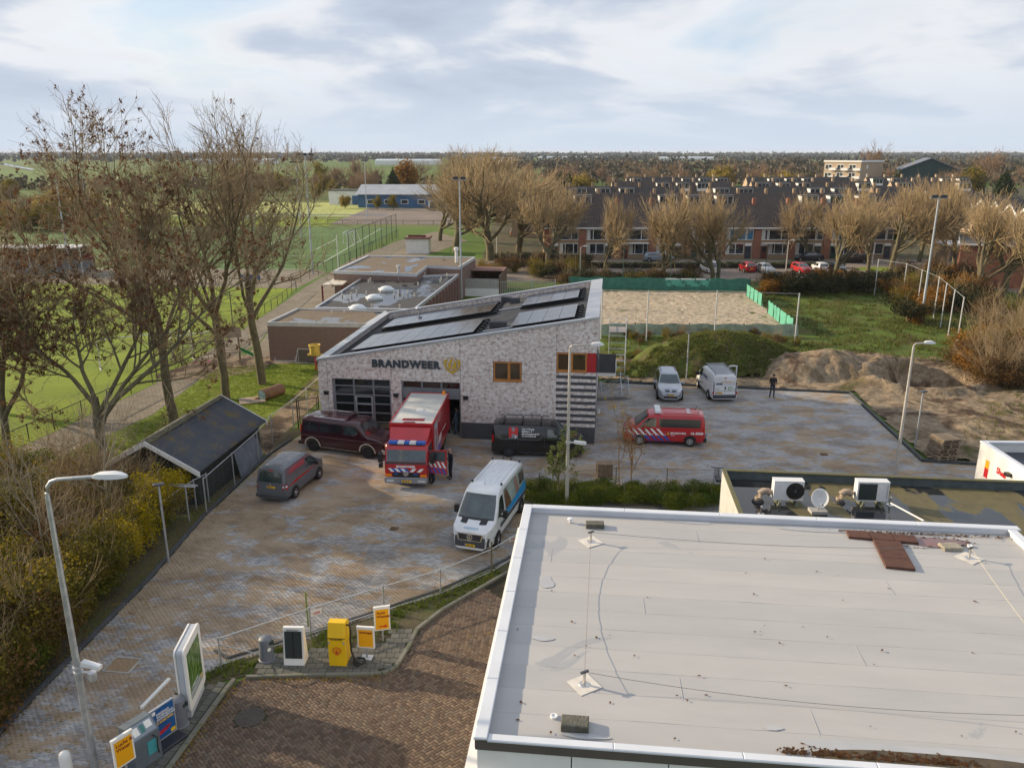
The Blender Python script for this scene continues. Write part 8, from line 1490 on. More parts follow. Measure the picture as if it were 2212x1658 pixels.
scatter(['dark','brown','dark','orange'], [(1650+k*14+rj.uniform(-8,8), 628+rj.uniform(-14,10)) for k in range(26)], .9, 1.5, '{} shrub in the dark belt right of the sand court', 'dark shrub belt by the street', .9, 4)
scatter(['orange','brown','olive','orange','dark'], [(1985+rj.uniform(-40,120), 650+rj.uniform(-45,50)) for k in range(34)], .8, 1.5, '{} shrub around the tall floodlight mast', 'autumn shrubs by the mast', 1.0, 5)
scatter(['brown','olive','brown','bare','green','orange'], [(2120+rj.uniform(-45,130), 770+rj.uniform(-70,70)) for k in range(44)], .8, 1.4, '{} shrub on the overgrown bank at the east edge', 'shrubs on the east bank', 1.0, 6)
scatter(['brown','olive','bare'], [(rj.uniform(1310,1720), rj.uniform(726,748)) for k in range(26)], .25, .5, '{} weed clump along the near windbreak', 'weeds before the sand court', .9, 7)
scatter(['green','olive','brown'], [(rj.uniform(1320,1410), rj.uniform(770,812)) for k in range(16)], .25, .45, '{} weed clump beside the scaffold tower', 'weeds beside the scaffold', .7, 8)
scatter(['brown','dark','orange','olive'], [(1060+rj.uniform(-25,190), 588+rj.uniform(-12,22)) for k in range(22)], .7, 1.2, '{} shrub behind the palisade gate', 'shrubs behind the palisade gate', .9, 9)
scatter(['dark','brown','orange'], [(1010+rj.uniform(-20,60), 615+rj.uniform(-25,18)) for k in range(8)], .5, .9, '{} shrub beside the storage pen', 'shrubs at the storage pen', .9, 10)
scatter(['olive','brown','dark','orange'], [(rj.uniform(-60,190), rj.uniform(455,500)) for k in range(36)], 1.4, 2.6, '{} bush of the far hedge behind the turf pitch', 'far hedge behind the pitch', 1.0, 11)
def tufts(name, poly, n, h, m, label, seed, z=.02, zf=None, w=.012):
    rng = np.random.default_rng(seed); xs = [p[0] for p in poly]; ys = [p[1] for p in poly]; X = rng.uniform(min(xs), max(xs), n*3); Y = rng.uniform(min(ys), max(ys), n*3)
    k = inside(poly, X, Y) & (fbm(X, Y, 1.6, seed) > (-.9 if h < .08 else -.12)); X, Y = X[k][:n], Y[k][:n]; n = len(X); Z = np.full(n, z) if zf is None else zf(X, Y)
    nb = 5; X = np.repeat(X, nb)+rng.normal(0, .03, n*nb); Y = np.repeat(Y, nb)+rng.normal(0, .03, n*nb); Z = np.repeat(Z, nb); a = rng.uniform(0, 6.28, n*nb); hh = h*rng.uniform(.4, 1.3, n*nb); le = rng.uniform(.1, .7, n*nb)*hh
    B = np.stack([X, Y, Z], 1); T = B+np.stack([np.cos(a)*le, np.sin(a)*le, hh], 1); s = np.stack([-np.sin(a)*w, np.cos(a)*w, 0*a], 1)
    V = np.stack([B-s, B+s, T], 1).reshape(-1, 3); return tag(link(name, fast(name, V, np.arange(len(V)).reshape(-1, 3), m)), label, 'grass', kind='stuff')
GL = leaf_mat('lawn_blade', [(.3, (.12,.16,.02)), (.5, (.18,.24,.03)), (.7, (.22,.25,.045))], 1.2, trans=.5); GR = leaf_mat('grass_blade', [(.3, (.06,.09,.012)), (.5, (.11,.16,.02)), (.7, (.17,.18,.035))], 1.2); GRY = leaf_mat('rough_blade', [(.3, (.10,.085,.03)), (.5, (.12,.15,.03)), (.7, (.21,.17,.08))], .5)
STRIP = [(-11.3,22.8),(-10.3,23.4),(-9.1,23.9),(-9.0,24.7),(-4.9,25.75),(-4.2,26.5),(-3.5,27.0),(-2.8,27.9),(.1,31.2),(.5,32.4),(-.9,31.0),(-3.0,29.15),(-7.5,26.1),(-10.2,24.5)]
tufts('strip_grass', STRIP, 3600, .17, GR, 'green grass and weeds in the planting strip below the mesh fence', 3, .03, None, .014)
tufts('rough_tufts', [(9,76),(30,74),(30,103),(56,108),(60,84),(48,62),(40,66.5),(27,67),(14,69.5),(7.5,70)], 9000, .32, GRY, 'rough tufted grass between the sand court and the dug soil', 5, .01, None, .03)
tufts('mound_weeds', [(9,61.5),(25.5,61.5),(25.5,70),(9,70)], 6500, .26, GRY, 'weeds growing over the earth mound', 6, 0, lambda X, Y: np.maximum(mound_z(X, Y), .0), .03)
tufts('dirt_tufts', [(26,44),(50,41),(52,52),(40,64),(36,66),(37,57),(30,50)], 2600, .22, GRY, 'sparse grass tufts on the bare soil beside the pallets', 8, .05, None, .02)
tufts('lawn_tufts', [px(*q)[:2] for q in ((120,992),(330,900),(470,795),(690,782),(690,850),(560,900),(470,870),(240,1000),(130,1150))], 9000, .07, GL, 'short tufts in the lawn around the tall trees', 9, .02, None, .016)
rng = np.random.default_rng(31); pts = []
for k in range(2600):
    y = rng.uniform(14, 40); x = -15.55-abs(rng.normal(0, .8)) if rng.random() < .75 else -15.2+abs(rng.normal(0, .9)); pts.append((x+.02*(y-30), y, .045))
for k in range(420): t = rng.random(); a = Vector((-10.0,19.5)).lerp(Vector((-9.4,23.5)), t) if rng.random() < .5 else Vector((-9.2,23.6)).lerp(Vector((-4.6,23.7)), t); pts.append((a.x+rng.normal(.06,.12), a.y+rng.normal(-.05,.12), .05))
for k in range(500): pts.append((rng.uniform(-14,12), rng.uniform(24,56), .045))
LY = leaf_mat('yellow_fallen_leaf', [(.3, (.14,.075,.02)), (.5, (.26,.17,.03)), (.7, (.38,.29,.06))], 6); scatter_leaves('fallen_leaves', pts, LY, .032, 'yellow and brown leaves fallen along the kerbs and over the yard', 9)
for o in list(SP.values())+[S1, S2, S3, S4, S5]:
    def _rm(q):
        for ch in list(q.children): _rm(ch)
        bpy.data.objects.remove(q)
    if o.name.startswith(('shrub', 'sapling')) and o.location.z < -40: _rm(o)
HB = brick_mat('house_red_brick', (.30,.115,.07), (.24,.09,.06), (.26,.17,.13), .22, .065); HY = brick_mat('house_tan_brick', (.34,.24,.15), (.29,.20,.125), (.31,.24,.17), .22, .065); HBE = brick_mat('house_beige_brick', (.46,.35,.23), (.40,.30,.20), (.40,.33,.26), .22, .065)
def tile_mat(name, c1, c2):
    m, nt, N, L, b = nodes_mat(name); tc = N('ShaderNodeTexCoord'); t = N('ShaderNodeTexBrick'); L(tc.outputs['Object'], t.inputs['Vector']); t.offset = 0; t.inputs['Scale'].default_value = 1; t.inputs['Brick Width'].default_value = .5; t.inputs['Row Height'].default_value = .42; t.inputs['Mortar Size'].default_value = .07; t.inputs['Mortar Smooth'].default_value = .8
    for k, c in (('Color1', c1), ('Color2', c2), ('Mortar', tuple(x*.45 for x in c1))): t.inputs[k].default_value = (*c, 1)
    n = nz(N, L, tc.outputs['Object'], .5, 5); L(mixc(N, L, .6, t.outputs[0], ramp(N, L, n, [(.3, (.7,.7,.7)), (.7, (1.2,1.15,1.1))]), 'MULTIPLY'), b.inputs['Base Color']); b.inputs['Roughness'].default_value = .8; bumpn(N, L, b, t.outputs['Fac'], -.8, .03); return m
TILE = tile_mat('brown_roof_tile', (.062,.047,.042), (.088,.064,.055)); TILE_D = tile_mat('dark_roof_tile', (.05,.046,.046), (.07,.062,.06))
CURT = mat('curtain', (.50,.50,.48), .9, .12, 3, rnd=.2)
def win(parent, x0, x1, z0, z1, cuts, m=GLASS_B, y=0., curtain=False):
    """white frame with its panes"""
    xs = [x0]+list(cuts)+[x1]; f = MB().box(x0, x1, y-.05, y+.06, z1-.09, z1).box(x0-.04, x1+.04, y-.09, y+.06, z0, z0+.09)
    for x in xs: f.box(x-.05 if x > x0 else x, x+.05 if x < x1 else x, y-.045, y+.06, z0+.09, z1-.09)
    o = f.build('window', WHITE, parent)
    for a, b in zip(xs[:-1], xs[1:]): MB().box(a+.04, b-.04, y, y+.03, z0+.08, z1-.08).build('pane', m, o)
    if curtain: MB().box(x0+.1, x0+.6, y-.006, y-.002, z0+.1, z1-.1).build('curtain', CURT, o)
def gable_roof(W, D, e, rz, m, parent, over=.25, x0=0, name='roof'):
    mid = D/2; k = (rz-e)/mid; mb = MB()
    for s in (0, 1):
        a, b = (-over, mid) if s == 0 else (mid, D+over); za, zb = (e-over*k, rz) if s == 0 else (rz, e-over*k)
        mb.add([(x0,a,za),(x0+W,a,za),(x0+W,b,zb),(x0,b,zb),(x0,a,za-.16),(x0+W,a,za-.16),(x0+W,b,zb-.16),(x0,b,zb-.16)], [(0,1,2,3),(7,6,5,4),(0,4,5,1),(2,6,7,3),(1,5,6,2),(3,7,4,0)])
    return mb.build(name, m, parent)
def terrace(i, x, mirror):
    W, D, e, rz = 5.9, 8.8, 5.3, 8.95
    r = root('terraced_house', (x, 136.4, 0), 0, TL[i], 'house', 'terraced houses along the street')
    MB().box(.0, W, .1, D, 0, e).build('wall', HY, r); MB().box(0, 1.15, -.06, .1, 0, e-.05).build('brick_pier', HB, r); gable_roof(W, D, e, rz, TILE, r)
    MB().box(0, W, -.36, -.2, e-.28, e-.08).build('gutter', WHITE, r)
    rr_ = random.Random(i); blue = mat('blue_blind_glass', (.04,.14,.24), .15, .3, 1)
    win(r, 1.3, 5.75, 3.15, 4.85, (2.3, 2.5, 4.6) if not mirror else (2.4, 4.5, 4.7), blue if i == 5 else GLASS_B, .05, True)
    if mirror: win(r, 1.3, 4.3, .75, 2.6, (2.9,), GLASS_B, .05, True); d0 = 4.55
    else: win(r, 2.65, 5.75, .75, 2.6, (3.6, 5.0), GLASS_B, .05, True); d0 = 1.35
    dm = mat('front_door_%d' % (i % 4), ((.02,.05,.04), (.03,.035,.06), (.10,.02,.015), (.04,.04,.045))[i % 4], .4); dr = MB().box(d0, d0+1.0, -.0, .09, .05, 2.15).build('door', dm, r); MB().box(d0+.2, d0+.8, -.02, .0, 1.1, 1.95).build('pane', GLASS_B, dr); MB().box(d0-.06, d0+1.06, .02, .098, 2.15, 2.6).build('transom', WHITE, r)
    MB().box(.5, 1.1, D/2-.35, D/2+.25, rz-.4, rz+.85).build('chimney', HB, r)
    if i in (0, 4, 7, 8): MB().add([(3.2,2.0,e+1.72),(4.2,2.0,e+1.72),(4.2,3.0,e+2.55),(3.2,3.0,e+2.55)], [(0,1,2,3)]).build('roof_window', mat('skylight_blue', (.10,.15,.22), .1), r)
    if i == 3:
        for a in range(4):
            for b in range(2): y0 = .8+b*1.55; MB().add([(1.0+a*1.05,y0,e+.16+y0*.83),(2.0+a*1.05,y0,e+.16+y0*.83),(2.0+a*1.05,y0+1.5,e+.16+(y0+1.5)*.83),(1.0+a*1.05,y0+1.5,e+.16+(y0+1.5)*.83)], [(0,1,2,3)]).build('solar_panel', PVM, r)
    if i in (2, 6): MB().box(1.3, 5.8, -1.2, .04, 2.62, 2.72).build('awning', WHITE, r)
    return r
TL = ['terraced house with a clipped hedge, first of the row from the side street', 'terraced house with dark green door behind the slim bare tree', 'terraced house with white awning left of the solar roofed one', 'terraced house with black solar panels on its brown roof', 'terraced house with roof window behind the white small van', 'terraced house with blue tinted upper windows', 'terraced house with white awning right of the blue windowed one', 'terraced house with skylight behind the bright red car', 'terraced house with skylight behind the black estate car', 'terraced end house behind the green garden shrubs']
for i in range(10): terrace(i, 5.4+i*5.9, i % 2)
def back_house(name, x, y, rz_, label, group, wallm, tile, dorm, W=6.0):
    r = root(name, (x, y, 0), rz_, label, 'house', group); D, e, t = 9, 5.2, 9.0
    MB().extr([(0,0),(D,0),(D,e),(D/2,t-.15),(0,e)], 0, W, 'x').build('wall', wallm, r); gable_roof(W, D, e, t, tile, r); MB().box(.3, .9, D/2-.3, D/2+.3, t-.3, t+.9).build('chimney', wallm, r)
    if dorm:
        d = MB().box(1.2, 4.8, 1.2, 4.0, e+1.0, t-.5).build('dormer', WHITE, r); MB().box(1.0, 5.0, 1.0, 4.2, t-.5, t-.34).build('dormer_roof', DGREY, d)
        for k in range(3): MB().box(1.32+k*1.15, 2.36+k*1.15, 1.17, 1.2, e+1.75, t-.65).build('pane', GLASS_B, d)
    if dorm == 1: win(r, .8, 5.2, 3.0, 4.6, (2.2, 3.8), GLASS_B, -.02)
    return r
NM = ('second', 'third', 'fourth', 'fifth'); k = 0
for j, (y, x0, n, step) in enumerate(((172, 0, 15, 6), (206, 8, 16, 6), (244, 30, 18, 6), (285, 40, 20, 6))):
    for i in range(n):
        if j and i % 7 == 6: continue
        dn = (i*7+j*3) % 5; back_house('row_house', x0+i*step, y+(i % 3)*.01, 0, ('row house with white dormer in the %s terrace from the street' if dn not in (1, 3) else 'row house with plain tiled roof in the %s terrace from the street') % NM[j], '%s terrace of row houses' % NM[j], HBE if j > 1 else HY, TILE_D if j % 2 else TILE, 0 if dn in (1, 3) else 2)
for i in range(9):
    y = 150+i*7.2; x = 97+i*1.2; r = root('gable_house', (x, y, 0), 0, 'beige gable fronted house with white bargeboards in the zigzag row', 'house', 'zigzag row of gabled houses'); W = 7.2
    MB().extr([(0,0),(W,0),(W,4.9),(W/2,7.5),(0,4.9)], 0, 11, 'x').build('wall', HBE, r)
    for s in (0, 1):
        a, b = ((-.2, 4.75), (W/2, 7.65)) if s == 0 else ((W/2, 7.65), (W+.0, 4.9)); MB().extr([a, b, (b[0], b[1]-.2), (a[0], a[1]-.2)], -.2, 11.2, 'x').build('roof_slope', TILE_D, r); MB().extr([(a[0], a[1]+.06), (b[0], b[1]+.06), (b[0], b[1]-.5), (a[0], a[1]-.5)], -.34, -.2, 'x').build('bargeboard', WHITE, r)
    for z in (.8, 3.1):
        for yy in (1.2, 4.2): MB().box(-.05, .04, yy, yy+1.9, z, z+1.4).build('window', WHITE, r); MB().box(-.07, -.04, yy+.12, yy+1.78, z+.12, z+1.28).build('pane', GLASS_B, r)
r = root('end_house', (68.5, 104.5, 0), R(62), 'brick and white end house with large ground floor windows', 'house'); MB().box(0, 12, 0, 9, 0, 5.4).build('wall', HB, r); MB().box(-.01, 12.01, -.03, .0, 2.7, 3.1).build('white_band', WHITE, r)
for k in range(3): win(r, .6+k*3.9, 3.7+k*3.9, .6, 2.5, (1.9+k*3.9,), GLASS_B, -.03); win(r, .6+k*3.9, 3.7+k*3.9, 3.3, 4.8, (1.9+k*3.9,), GLASS_B, -.03)
MB().box(-.3, 12.3, -.3, 9.3, 5.4, 5.65).build('roof_edge', WHITE, r); MB().box(-.2, 12.2, -.2, 9.2, 5.65, 5.7).build('roof', FELT, r)
for i, (x, y) in enumerate(((72,133),(80,128))): r = root('garage', (x, y, 0), R(-4), ('low white edged garage behind the corner trees', 'low white edged garage nearer the end house')[i], 'garage'); MB().box(0,7,0,6,0,2.5).build('wall', HY, r); MB().box(-.15,7.15,-.15,6.15,2.5,2.8).build('roof_edge', WHITE, r); MB().box(.5,3.2,-.04,0,.05,2.2).build('door', DGREY, r); MB().box(3.8,6.5,-.04,0,.05,2.2).build('door', DGREY, r)
r = root('apartment_block', (*px(1775,393)[:2], 0), 0, 'beige three storey apartment block with white balconies and rim', 'apartment block'); r.location = (130, 345, 0); r.rotation_euler = (0,0,R(-48)); W, D, Hh = 15.5, 20, 13.4
MB().box(0,W,0,D,0,Hh).build('wall', HBE, r); MB().box(-.3,W+.3,-.3,D+.3,Hh,Hh+.7).build('roof_edge', WHITE, r); MB().box(.2,W-.2,.2,D-.2,Hh+.7,Hh+.75).build('roof', FELT, r)
for s in range(4):
    z = .6+s*3.2
    for i in range(3):
        x = .4+i*5.1; w_ = MB().box(x,x+3.0,-.06,.0,z+.2,z+2.3).build('window', WHITE, r); MB().box(x+.2,x+1.4,-.09,-.06,z+.4,z+2.1).build('pane', GLASS_B, w_); MB().box(x+1.6,x+2.8,-.09,-.06,z+.4,z+2.1).build('pane', GLASS_B, w_); MB().box(x+2.4,x+5.2,-1.3,-.07,z-.1,z+.95).build('balcony', WHITE, r)
    MB().box(W,W+.06,5,6.4,z+.6,z+2).build('side_window', WHITE, r)
for i in range(4): MB().box(2+i*3.3,3.6+i*3.3,6,7.5,Hh+.75,Hh+1.7).build('roof_box', DGREY, r)
r = root('barn', (158, 335, 0), R(-20), 'dark green barn with grey roof behind the apartment block', 'barn'); MB().extr([(0,0),(20,0),(20,10.5),(10,14.5),(0,10.5)], 0, 24, 'y').build('wall', mat('barn_green', (.02,.05,.05), .7), r); MB().extr([(-.5,10.4),(10,14.7),(20.5,10.4),(20.5,10.8),(10,15.1),(-.5,10.8)], -.5, 24.5, 'y').build('roof', mat('barn_roof', (.11,.13,.17), .6), r)
r = root('blue_clubhouse', (-50, 266, 0), R(-2), 'long blue walled sports pavilion with pale ribbed roof', 'pavilion'); MB().box(0,30,0,16,0,4.2).build('wall', mat('pavilion_blue', (.045,.12,.25), .6, .15, .5), r); MB().add([(-.8,-.8,4.2),(30.8,-.8,4.2),(30.8,10,7.0),(-.8,10,7.0),(30.8,17,4.2),(-.8,17,4.2)], [(0,1,2,3),(3,2,4,5),(0,3,5),(1,4,2)]).build('roof', mat('pavilion_roof', (.33,.35,.38), .6, .12, .4), r)
for k in range(5): MB().box(3+k*5.5,5.4+k*5.5,-.06,0,1.2,2.6).build('window', WHITE, r); MB().box(3.2+k*5.5,5.2+k*5.5,-.09,-.06,1.35,2.45).build('pane', GLASS_B, r)
r = root('white_kiosk', (-26, 254, 0), 0, 'small white shuttered kiosk before the blue pavilion', 'kiosk'); MB().box(0,5,0,4,0,3.2).build('wall', WHITE, r); MB().box(.5,4.5,-.05,0,.4,2.6).build('shutter', DGREY, r); MB().add([(-.4,-.4,3.2),(5.4,-.4,3.2),(5.4,4.4,3.2),(-.4,4.4,3.2),(2.5,2,4.4)], [(0,1,4),(1,2,4),(2,3,4),(3,0,4)]).build('roof', FELT, r)
r = root('white_hall', (-63, 282, 0), 0, 'white flat hall with blue doors behind the pale pitch', 'hall'); MB().box(0,20,0,8,0,4.6).build('wall', WHITE, r); MB().box(-.3,20.3,-.3,8.3,4.6,4.9).build('roof', FELT, r); MB().box(8,12,-.05,0,0,3).build('door', mat('pavilion_blue', (.04,.16,.36)), r)
r = root('ticket_kiosk', (*px(902,548)[:2], 0), R(-3), 'small white kiosk with red sign behind the clubhouse roof', 'kiosk'); MB().box(-2,2,0,3,0,2.6).build('wall', WHITE, r); MB().box(-2.2,2.2,-.3,3.2,2.6,2.9).build('roof', mat('reddish_felt', (.2,.11,.085)), r); MB().box(-1.6,1.6,-.05,0,2.95,3.3).build('sign', mat('dark_red_frame', (.14,.016,.025)), r)
for x, y, w, lb in ((-190,1150,90,'long white greenhouse on the horizon by the bare trees'),(60,1900,160,'white greenhouse strip on the horizon'),(300,1700,120,'pale shed strip on the right horizon'),(-60,1500,60,'small pale farm shed in the fields'),(-480,1250,120,'pale greenhouse at the left horizon')): r = root('greenhouse', (x,y,0), 0, lb, 'greenhouse'); MB().box(0,w,0,30,0,6).build('wall', WHITE, r); MB().add([(0,0,6),(w,0,6),(w,15,8),(0,15,8),(w,30,6),(0,30,6)], [(0,1,2,3),(3,2,4,5)]).build('roof', mat('glasshouse_roof', (.45,.50,.54), .2), r)
for x, y, lb in ((20,640,'pale grain silo in the green fields'),(26,644,'second pale silo in the green fields')): tag(MB().lathe([(3.2,0),(3.2,9),(2.2,11),(.3,12)], 16).build('silo', mat('silo_beige', (.5,.46,.40), .6), None, (x-28,y,0), smooth=30), lb, 'silo')
for i, q in enumerate(([(5,352),(75,366),(68,367),(-3,354)], [(60,350),(90,352),(88,353),(58,351)])): tag(sheet('ditch', [px(*k)[:2] for k in q], .03, mat('ditch_water', (.04,.05,.06), .05, .2, .1)), kind='structure')
r = root('sheet_pile', (-15.0, 41.2, .02), SITE, 'grey corrugated sheets leaning against the shed wall', 'metal sheets')
for k in range(3): MB().box(-.03, .0, 0, 2.4, 0, 1.5).build('sheet', mat('dull_zinc', (.16,.19,.23), .6, .25, 2, rnd=.2), r, (-.12*k, .5*k, 0), (0, R(-12), 0))
r = root('pipe_rack', (-17.6, 36.0, .02), SITE, 'grey steel pipe rack in front of the shed gable', 'pipe rack')
for x in (0, .9, 1.8): MB().tube([(x, 0, 0), (x, 0, 1.9)], .04, 6).build('upright', GALV, r)
for y in (-.1, .1): MB().tube([(-1.2, y, 1.9), (2.4, y, 1.9)], .04, 6).build('pipe', GALV, r)
sheet('worn_path', [px(*q)[:2] for q in ((560,930),(690,800),(694,862),(600,950),(575,985))], .022, GM['dirt'])
def hedge(x0, x1, y, d, h, lb, m='hedge', seed=1, n=None):
    rng = np.random.default_rng(seed); L_ = x1-x0; n = n or int(L_*d*90); C = np.stack([rng.uniform(x0,x1,n), y+rng.uniform(0,d,n), h*rng.random(n)**.5], 1); C[:, 2] += .1*fbm(C[:, 0], C[:, 1], 1.5, seed); r = root('hedge', (x0,y,0), 0, lb, 'hedge'); C -= np.array([x0,y,0]); V, F = leaf_quads(C, .13, rng); link('foliage', fast('foliage', V, F, LM[m]), r); MB().box(.15,L_-.15,.15,d-.15,0,h*.8).build('twig_core', mat('hedge_core', (.025,.022,.014), .9), r)
hedge(9.5, 36, 124.6, 1.6, .8, 'low clipped hedge strip between the street and the parking bays'); hedge(38, 52, 124.6, 1.6, .8, 'low clipped hedge strip behind the nose in cars', seed=2); hedge(-3, 9, 130.8, 1.2, 1.6, 'tall brown green hedge at the first front garden', seed=3)
tag(sheet('grass_island', ring(57.5,123.5,4.2,2.6,0,5,rough=.1), .02, GM['lawn']), kind='structure')
def leafy(proto_seed, rx, h, n, size, m, trunk=.25, shape='round', bark=None):
    rng = np.random.default_rng(proto_seed); r = root('leafy_tree', (0,0,-50), 0, '', 'tree'); nc = 26; cc = rng.normal(size=(nc,3)); cc /= np.linalg.norm(cc,axis=1)[:,None]; cc *= rng.uniform(.35,.85,(nc,1)); Z = .55*h; C = []
    for c in cc:
        k = n//nc; d = rng.normal(0,.19,(k,3)); p = c+d
        if shape == 'cone': f = np.clip(1-(p[:,2]+1)/2.2, .06, 1)[:,None]; p = np.concatenate([p[:,:2]*f*1.6, p[:,2:]],1)
        C.append(p*np.array([rx,rx,h*.45])+np.array([0,0,Z]))
    C = np.concatenate(C); C[:,2] = np.maximum(C[:,2], .15*h); V, F = leaf_quads(C, size, rng, droop=.6 if shape == 'willow' else 0); link('crown', fast('crown', V, F, m), r); lv = grow(rng,(0,0,0),[(1,4,h*.5,0,0,0,0,.04,.03,trunk,trunk*.6),(7,5,h*.42,.2,30,10,.4,.1,.05,trunk*.4,.04)]); link('trunk', wood('trunk', lv, (7,5), bark or BARK, rng), r); return r
LP_ = dict(willow=leafy(1,4.5,10,3200,.38,LM['willow'],.3,'willow'), orange=leafy(2,4.2,11,3200,.34,LM['orange']), conifer=leafy(3,2.8,9,2600,.32,LM['conifer'],.2,'cone'), green=leafy(4,3.6,7,2600,.3,LM['green']), olive=leafy(5,4.2,10,2800,.32,LM['olive']))
def bare_far(seed, h):
    rng = np.random.default_rng(seed); r = root('bare_tree', (0,0,-50), 0, '', 'tree'); lv = grow(rng,(0,0,0),[(1,4,h*.3,0,0,0,0,.05,.03,.30,.22),(6,5,h*.42,.2,26,9,.4,.1,.06,.14,.06),(6,4,h*.26,.3,34,10,.25,.12,.06,.06,.035),(6,3,h*.14,.3,34,10,.2,.12,.07,.04,.024),(4,2,h*.07,.3,30,10,.2,.1,.08,.026,.018)]); link('trunk', wood('trunk', lv, (6,4,3,3,3), BARK, rng, 0, 1), r); link('crown', wood('crown', lv, (6,4,3,3,3), TWIG_R, rng, 2, 4), r); return r
BF = [bare_far(s, 14) for s in (301,302,303)]
def put(proto, x, y, s, lb, grp=None, sz=None):
    c = copy_tree(proto); c.location = (x,y,0); c.rotation_euler = (0,0,x*1.3+y); c.scale = (s,s,sz or s); tag(c, lb, 'tree', grp)
def pd(x, D): return ((x-CXP)/FPX*(D*math.cos(PITCH)+4.5), D)      # photo column at ground distance D
for x, D, kd, s, lb in ((880,330,'orange',1.3,'orange brown leafy tree behind the brick court'),(1210,300,'conifer',1.15,'dark conifer among the far gardens left'),(1230,310,'conifer',1.1,'dark conifer beside its darker twin'),(1262,300,'willow',1.0,'olive yellow tree beside the twin conifers'),(1556,340,'willow',1.25,'large yellow weeping willow beyond the roofs'),(1655,320,'willow',.95,'yellow green tree left of the apartment block'),(1700,330,'willow',1.05,'broad yellow green tree nearest the apartment block'),(1755,300,'conifer',.9,'dark evergreen in front of the apartment block'),(1960,340,'willow',1.2,'yellow willow right of the green barn'),(2090,300,'olive',1.2,'olive tree in the far right gardens'),(2165,290,'conifer',1.3,'dark conifer in the far right gardens'),(850,320,'conifer',1.25,'dark ivy clad tree beside the orange tree'),(690,430,'olive',1.2,'olive tree beyond the far masts'),(815,258,'olive',.4,'small olive bush before the blue pavilion'),(850,256,'olive',.45,'second small olive bush before the blue pavilion'),(110,190,'willow',.9,'yellow tree behind the striped stand'),(540,240,'conifer',1.0,'dark evergreen behind the pale pitch'),(745,262,'willow',.45,'small yellow tree before the white hall'),(1330,280,'conifer',.6,'small pointed conifer on the green beyond the roofs')): X_, Y_ = pd(x, D); put(LP_[kd], X_, Y_, s, lb)
for x, D, s, lb in ((733,350,1.05,'bare tree left of the tallest one beyond the court'),(780,355,1.3,'tallest bare tree beyond the brick court'),(815,360,1.0,'bare tree between the tallest one and the ivy clad tree'),(905,400,1.2,'bare tree right of the orange tree'),(1875,360,1.7,'great bare poplar behind the apartment block'),(2125,330,1.6,'great bare tree in the far right gardens'),(1845,380,1.1,'bare tree at the foot of the great poplar')): X_, Y_ = pd(x, D); put(BF[int(x) % 3], X_, Y_, s, lb)
rj = random.Random(77)
for k in range(120):
    x = rj.uniform(1080, 2260); D = rj.choice([rj.uniform(300,420), rj.uniform(420,700)]); X_, Y_ = pd(x, D)
    if 1740 < x < 2000 and D < 400: continue
    put(BF[k % 3], X_, Y_, rj.uniform(.6, 1.0), 'bare brown tree in the belt beyond the housing', 'bare trees beyond the housing')
for k in range(60): x = rj.uniform(-60, 700); D = rj.uniform(205, 300); X_, Y_ = pd(x, D); put(BF[k % 3] if k % 3 else LP_['olive'], X_, Y_+ (100 if x > 250 else 0), rj.uniform(.5, .9), 'brown tree in the belt beyond the pitches' if k % 3 else 'olive brown leafy tree in the belt beyond the pitches', 'tree belt beyond the pitches')
for k in range(60):
    x = rj.uniform(1200, 2212); D = rj.choice([160, 194, 228, 268])+rj.uniform(-4, 4); X_, Y_ = pd(x, D); kd = rj.choice(['green','olive','conifer']); put(LP_[kd] if k % 2 else BF[k % 3], X_, Y_, rj.uniform(.4, .6), {0: 'bare garden tree between the terraces'}.get(k % 2, {'green':'green','olive':'olive brown','conifer':'dark conical'}[kd]+' garden tree between the terraces'), 'garden trees between the terraces')
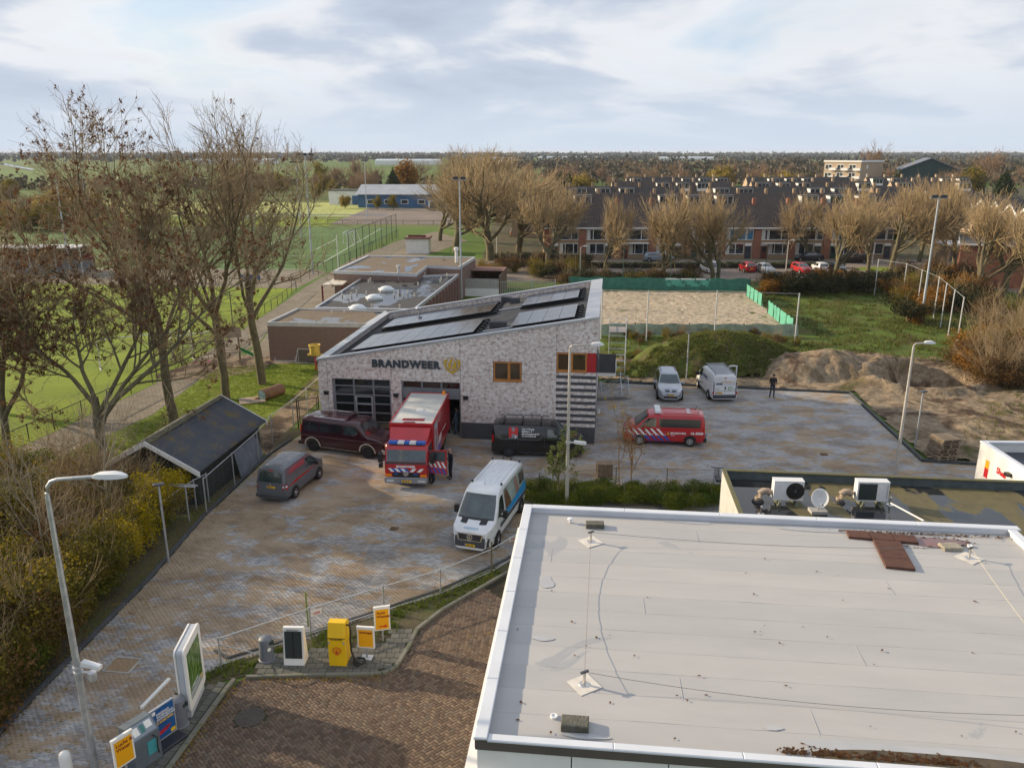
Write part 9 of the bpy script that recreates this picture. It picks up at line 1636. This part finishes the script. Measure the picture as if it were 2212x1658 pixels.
def wood_belt(name, y0, y1, x0, x1, n, h, m, lb, seed, per=26, size=1.3, rows=9):
    rng = np.random.default_rng(seed); tx = rng.uniform(x0,x1,n); ty = y0+(y1-y0)*np.round(rng.random(n)*rows)/rows+rng.normal(0, (y1-y0)*.012, n); hh = h*rng.uniform(.5,1.15,n); c = np.repeat(np.stack([tx,ty,hh*.5],1),per,0); d = rng.normal(0,.33,(n*per,3))*np.repeat(hh,per)[:,None]*np.array([.8,.8,.75]); C = c+d; C[:,2] = np.abs(C[:,2]); V, F = leaf_quads(C, size, rng, aspect=.75); tag(link(name, fast(name, V, F, m)), lb, 'woodland', kind='stuff')
WM = [leaf_mat('far_wood_%d' % i, s, .05, trans=.1) for i, s in enumerate(([(.3,(.05,.045,.035)),(.5,(.085,.07,.05)),(.7,(.12,.10,.055))], [(.3,(.045,.055,.06)),(.5,(.06,.07,.072)),(.7,(.08,.085,.08))]))]  # second ramp is blue-grey: distance haze put into the leaf colours
wood_belt('far_wood', 430, 640, 20, 520, 900, 9, WM[0], 'brown winter woods beyond the housing', 1, 26, 1.2); wood_belt('far_wood', 380, 460, -330, -20, 120, 6, WM[0], 'brown scrub belt beyond the sports grounds', 2); wood_belt('far_wood', 800, 1100, -60, 1100, 900, 10, WM[0], 'brown tree belt in the middle distance', 3, 24, 1.9, 5); wood_belt('far_wood', 1500, 2600, -1700, 2200, 1900, 11, WM[1], 'tree belts spread over the far polder, tinted grey for haze', 4, 22, 2.6, 4); wood_belt('far_wood', 3200, 5200, -3600, 3800, 3000, 15, WM[1], 'tree line along the horizon, tinted grey for haze', 5, 18, 4.5, 2)
for o in list(LP_.values())+BF: _rm(o)
hz = MB().box(-9100, 9100, -450, 14100, -3, 27).build('haze', bpy.data.materials.new('haze_air')); hz['kind'] = 'stuff'
m = hz.data.materials[0]; m.use_nodes = True; nt = m.node_tree; nt.nodes.clear(); o_ = nt.nodes.new('ShaderNodeOutputMaterial'); v_ = nt.nodes.new('ShaderNodeVolumePrincipled'); v_.inputs['Color'].default_value = (.80,.88,1,1); v_.inputs['Density'].default_value = .00007; nt.links.new(v_.outputs[0], o_.inputs['Volume'])
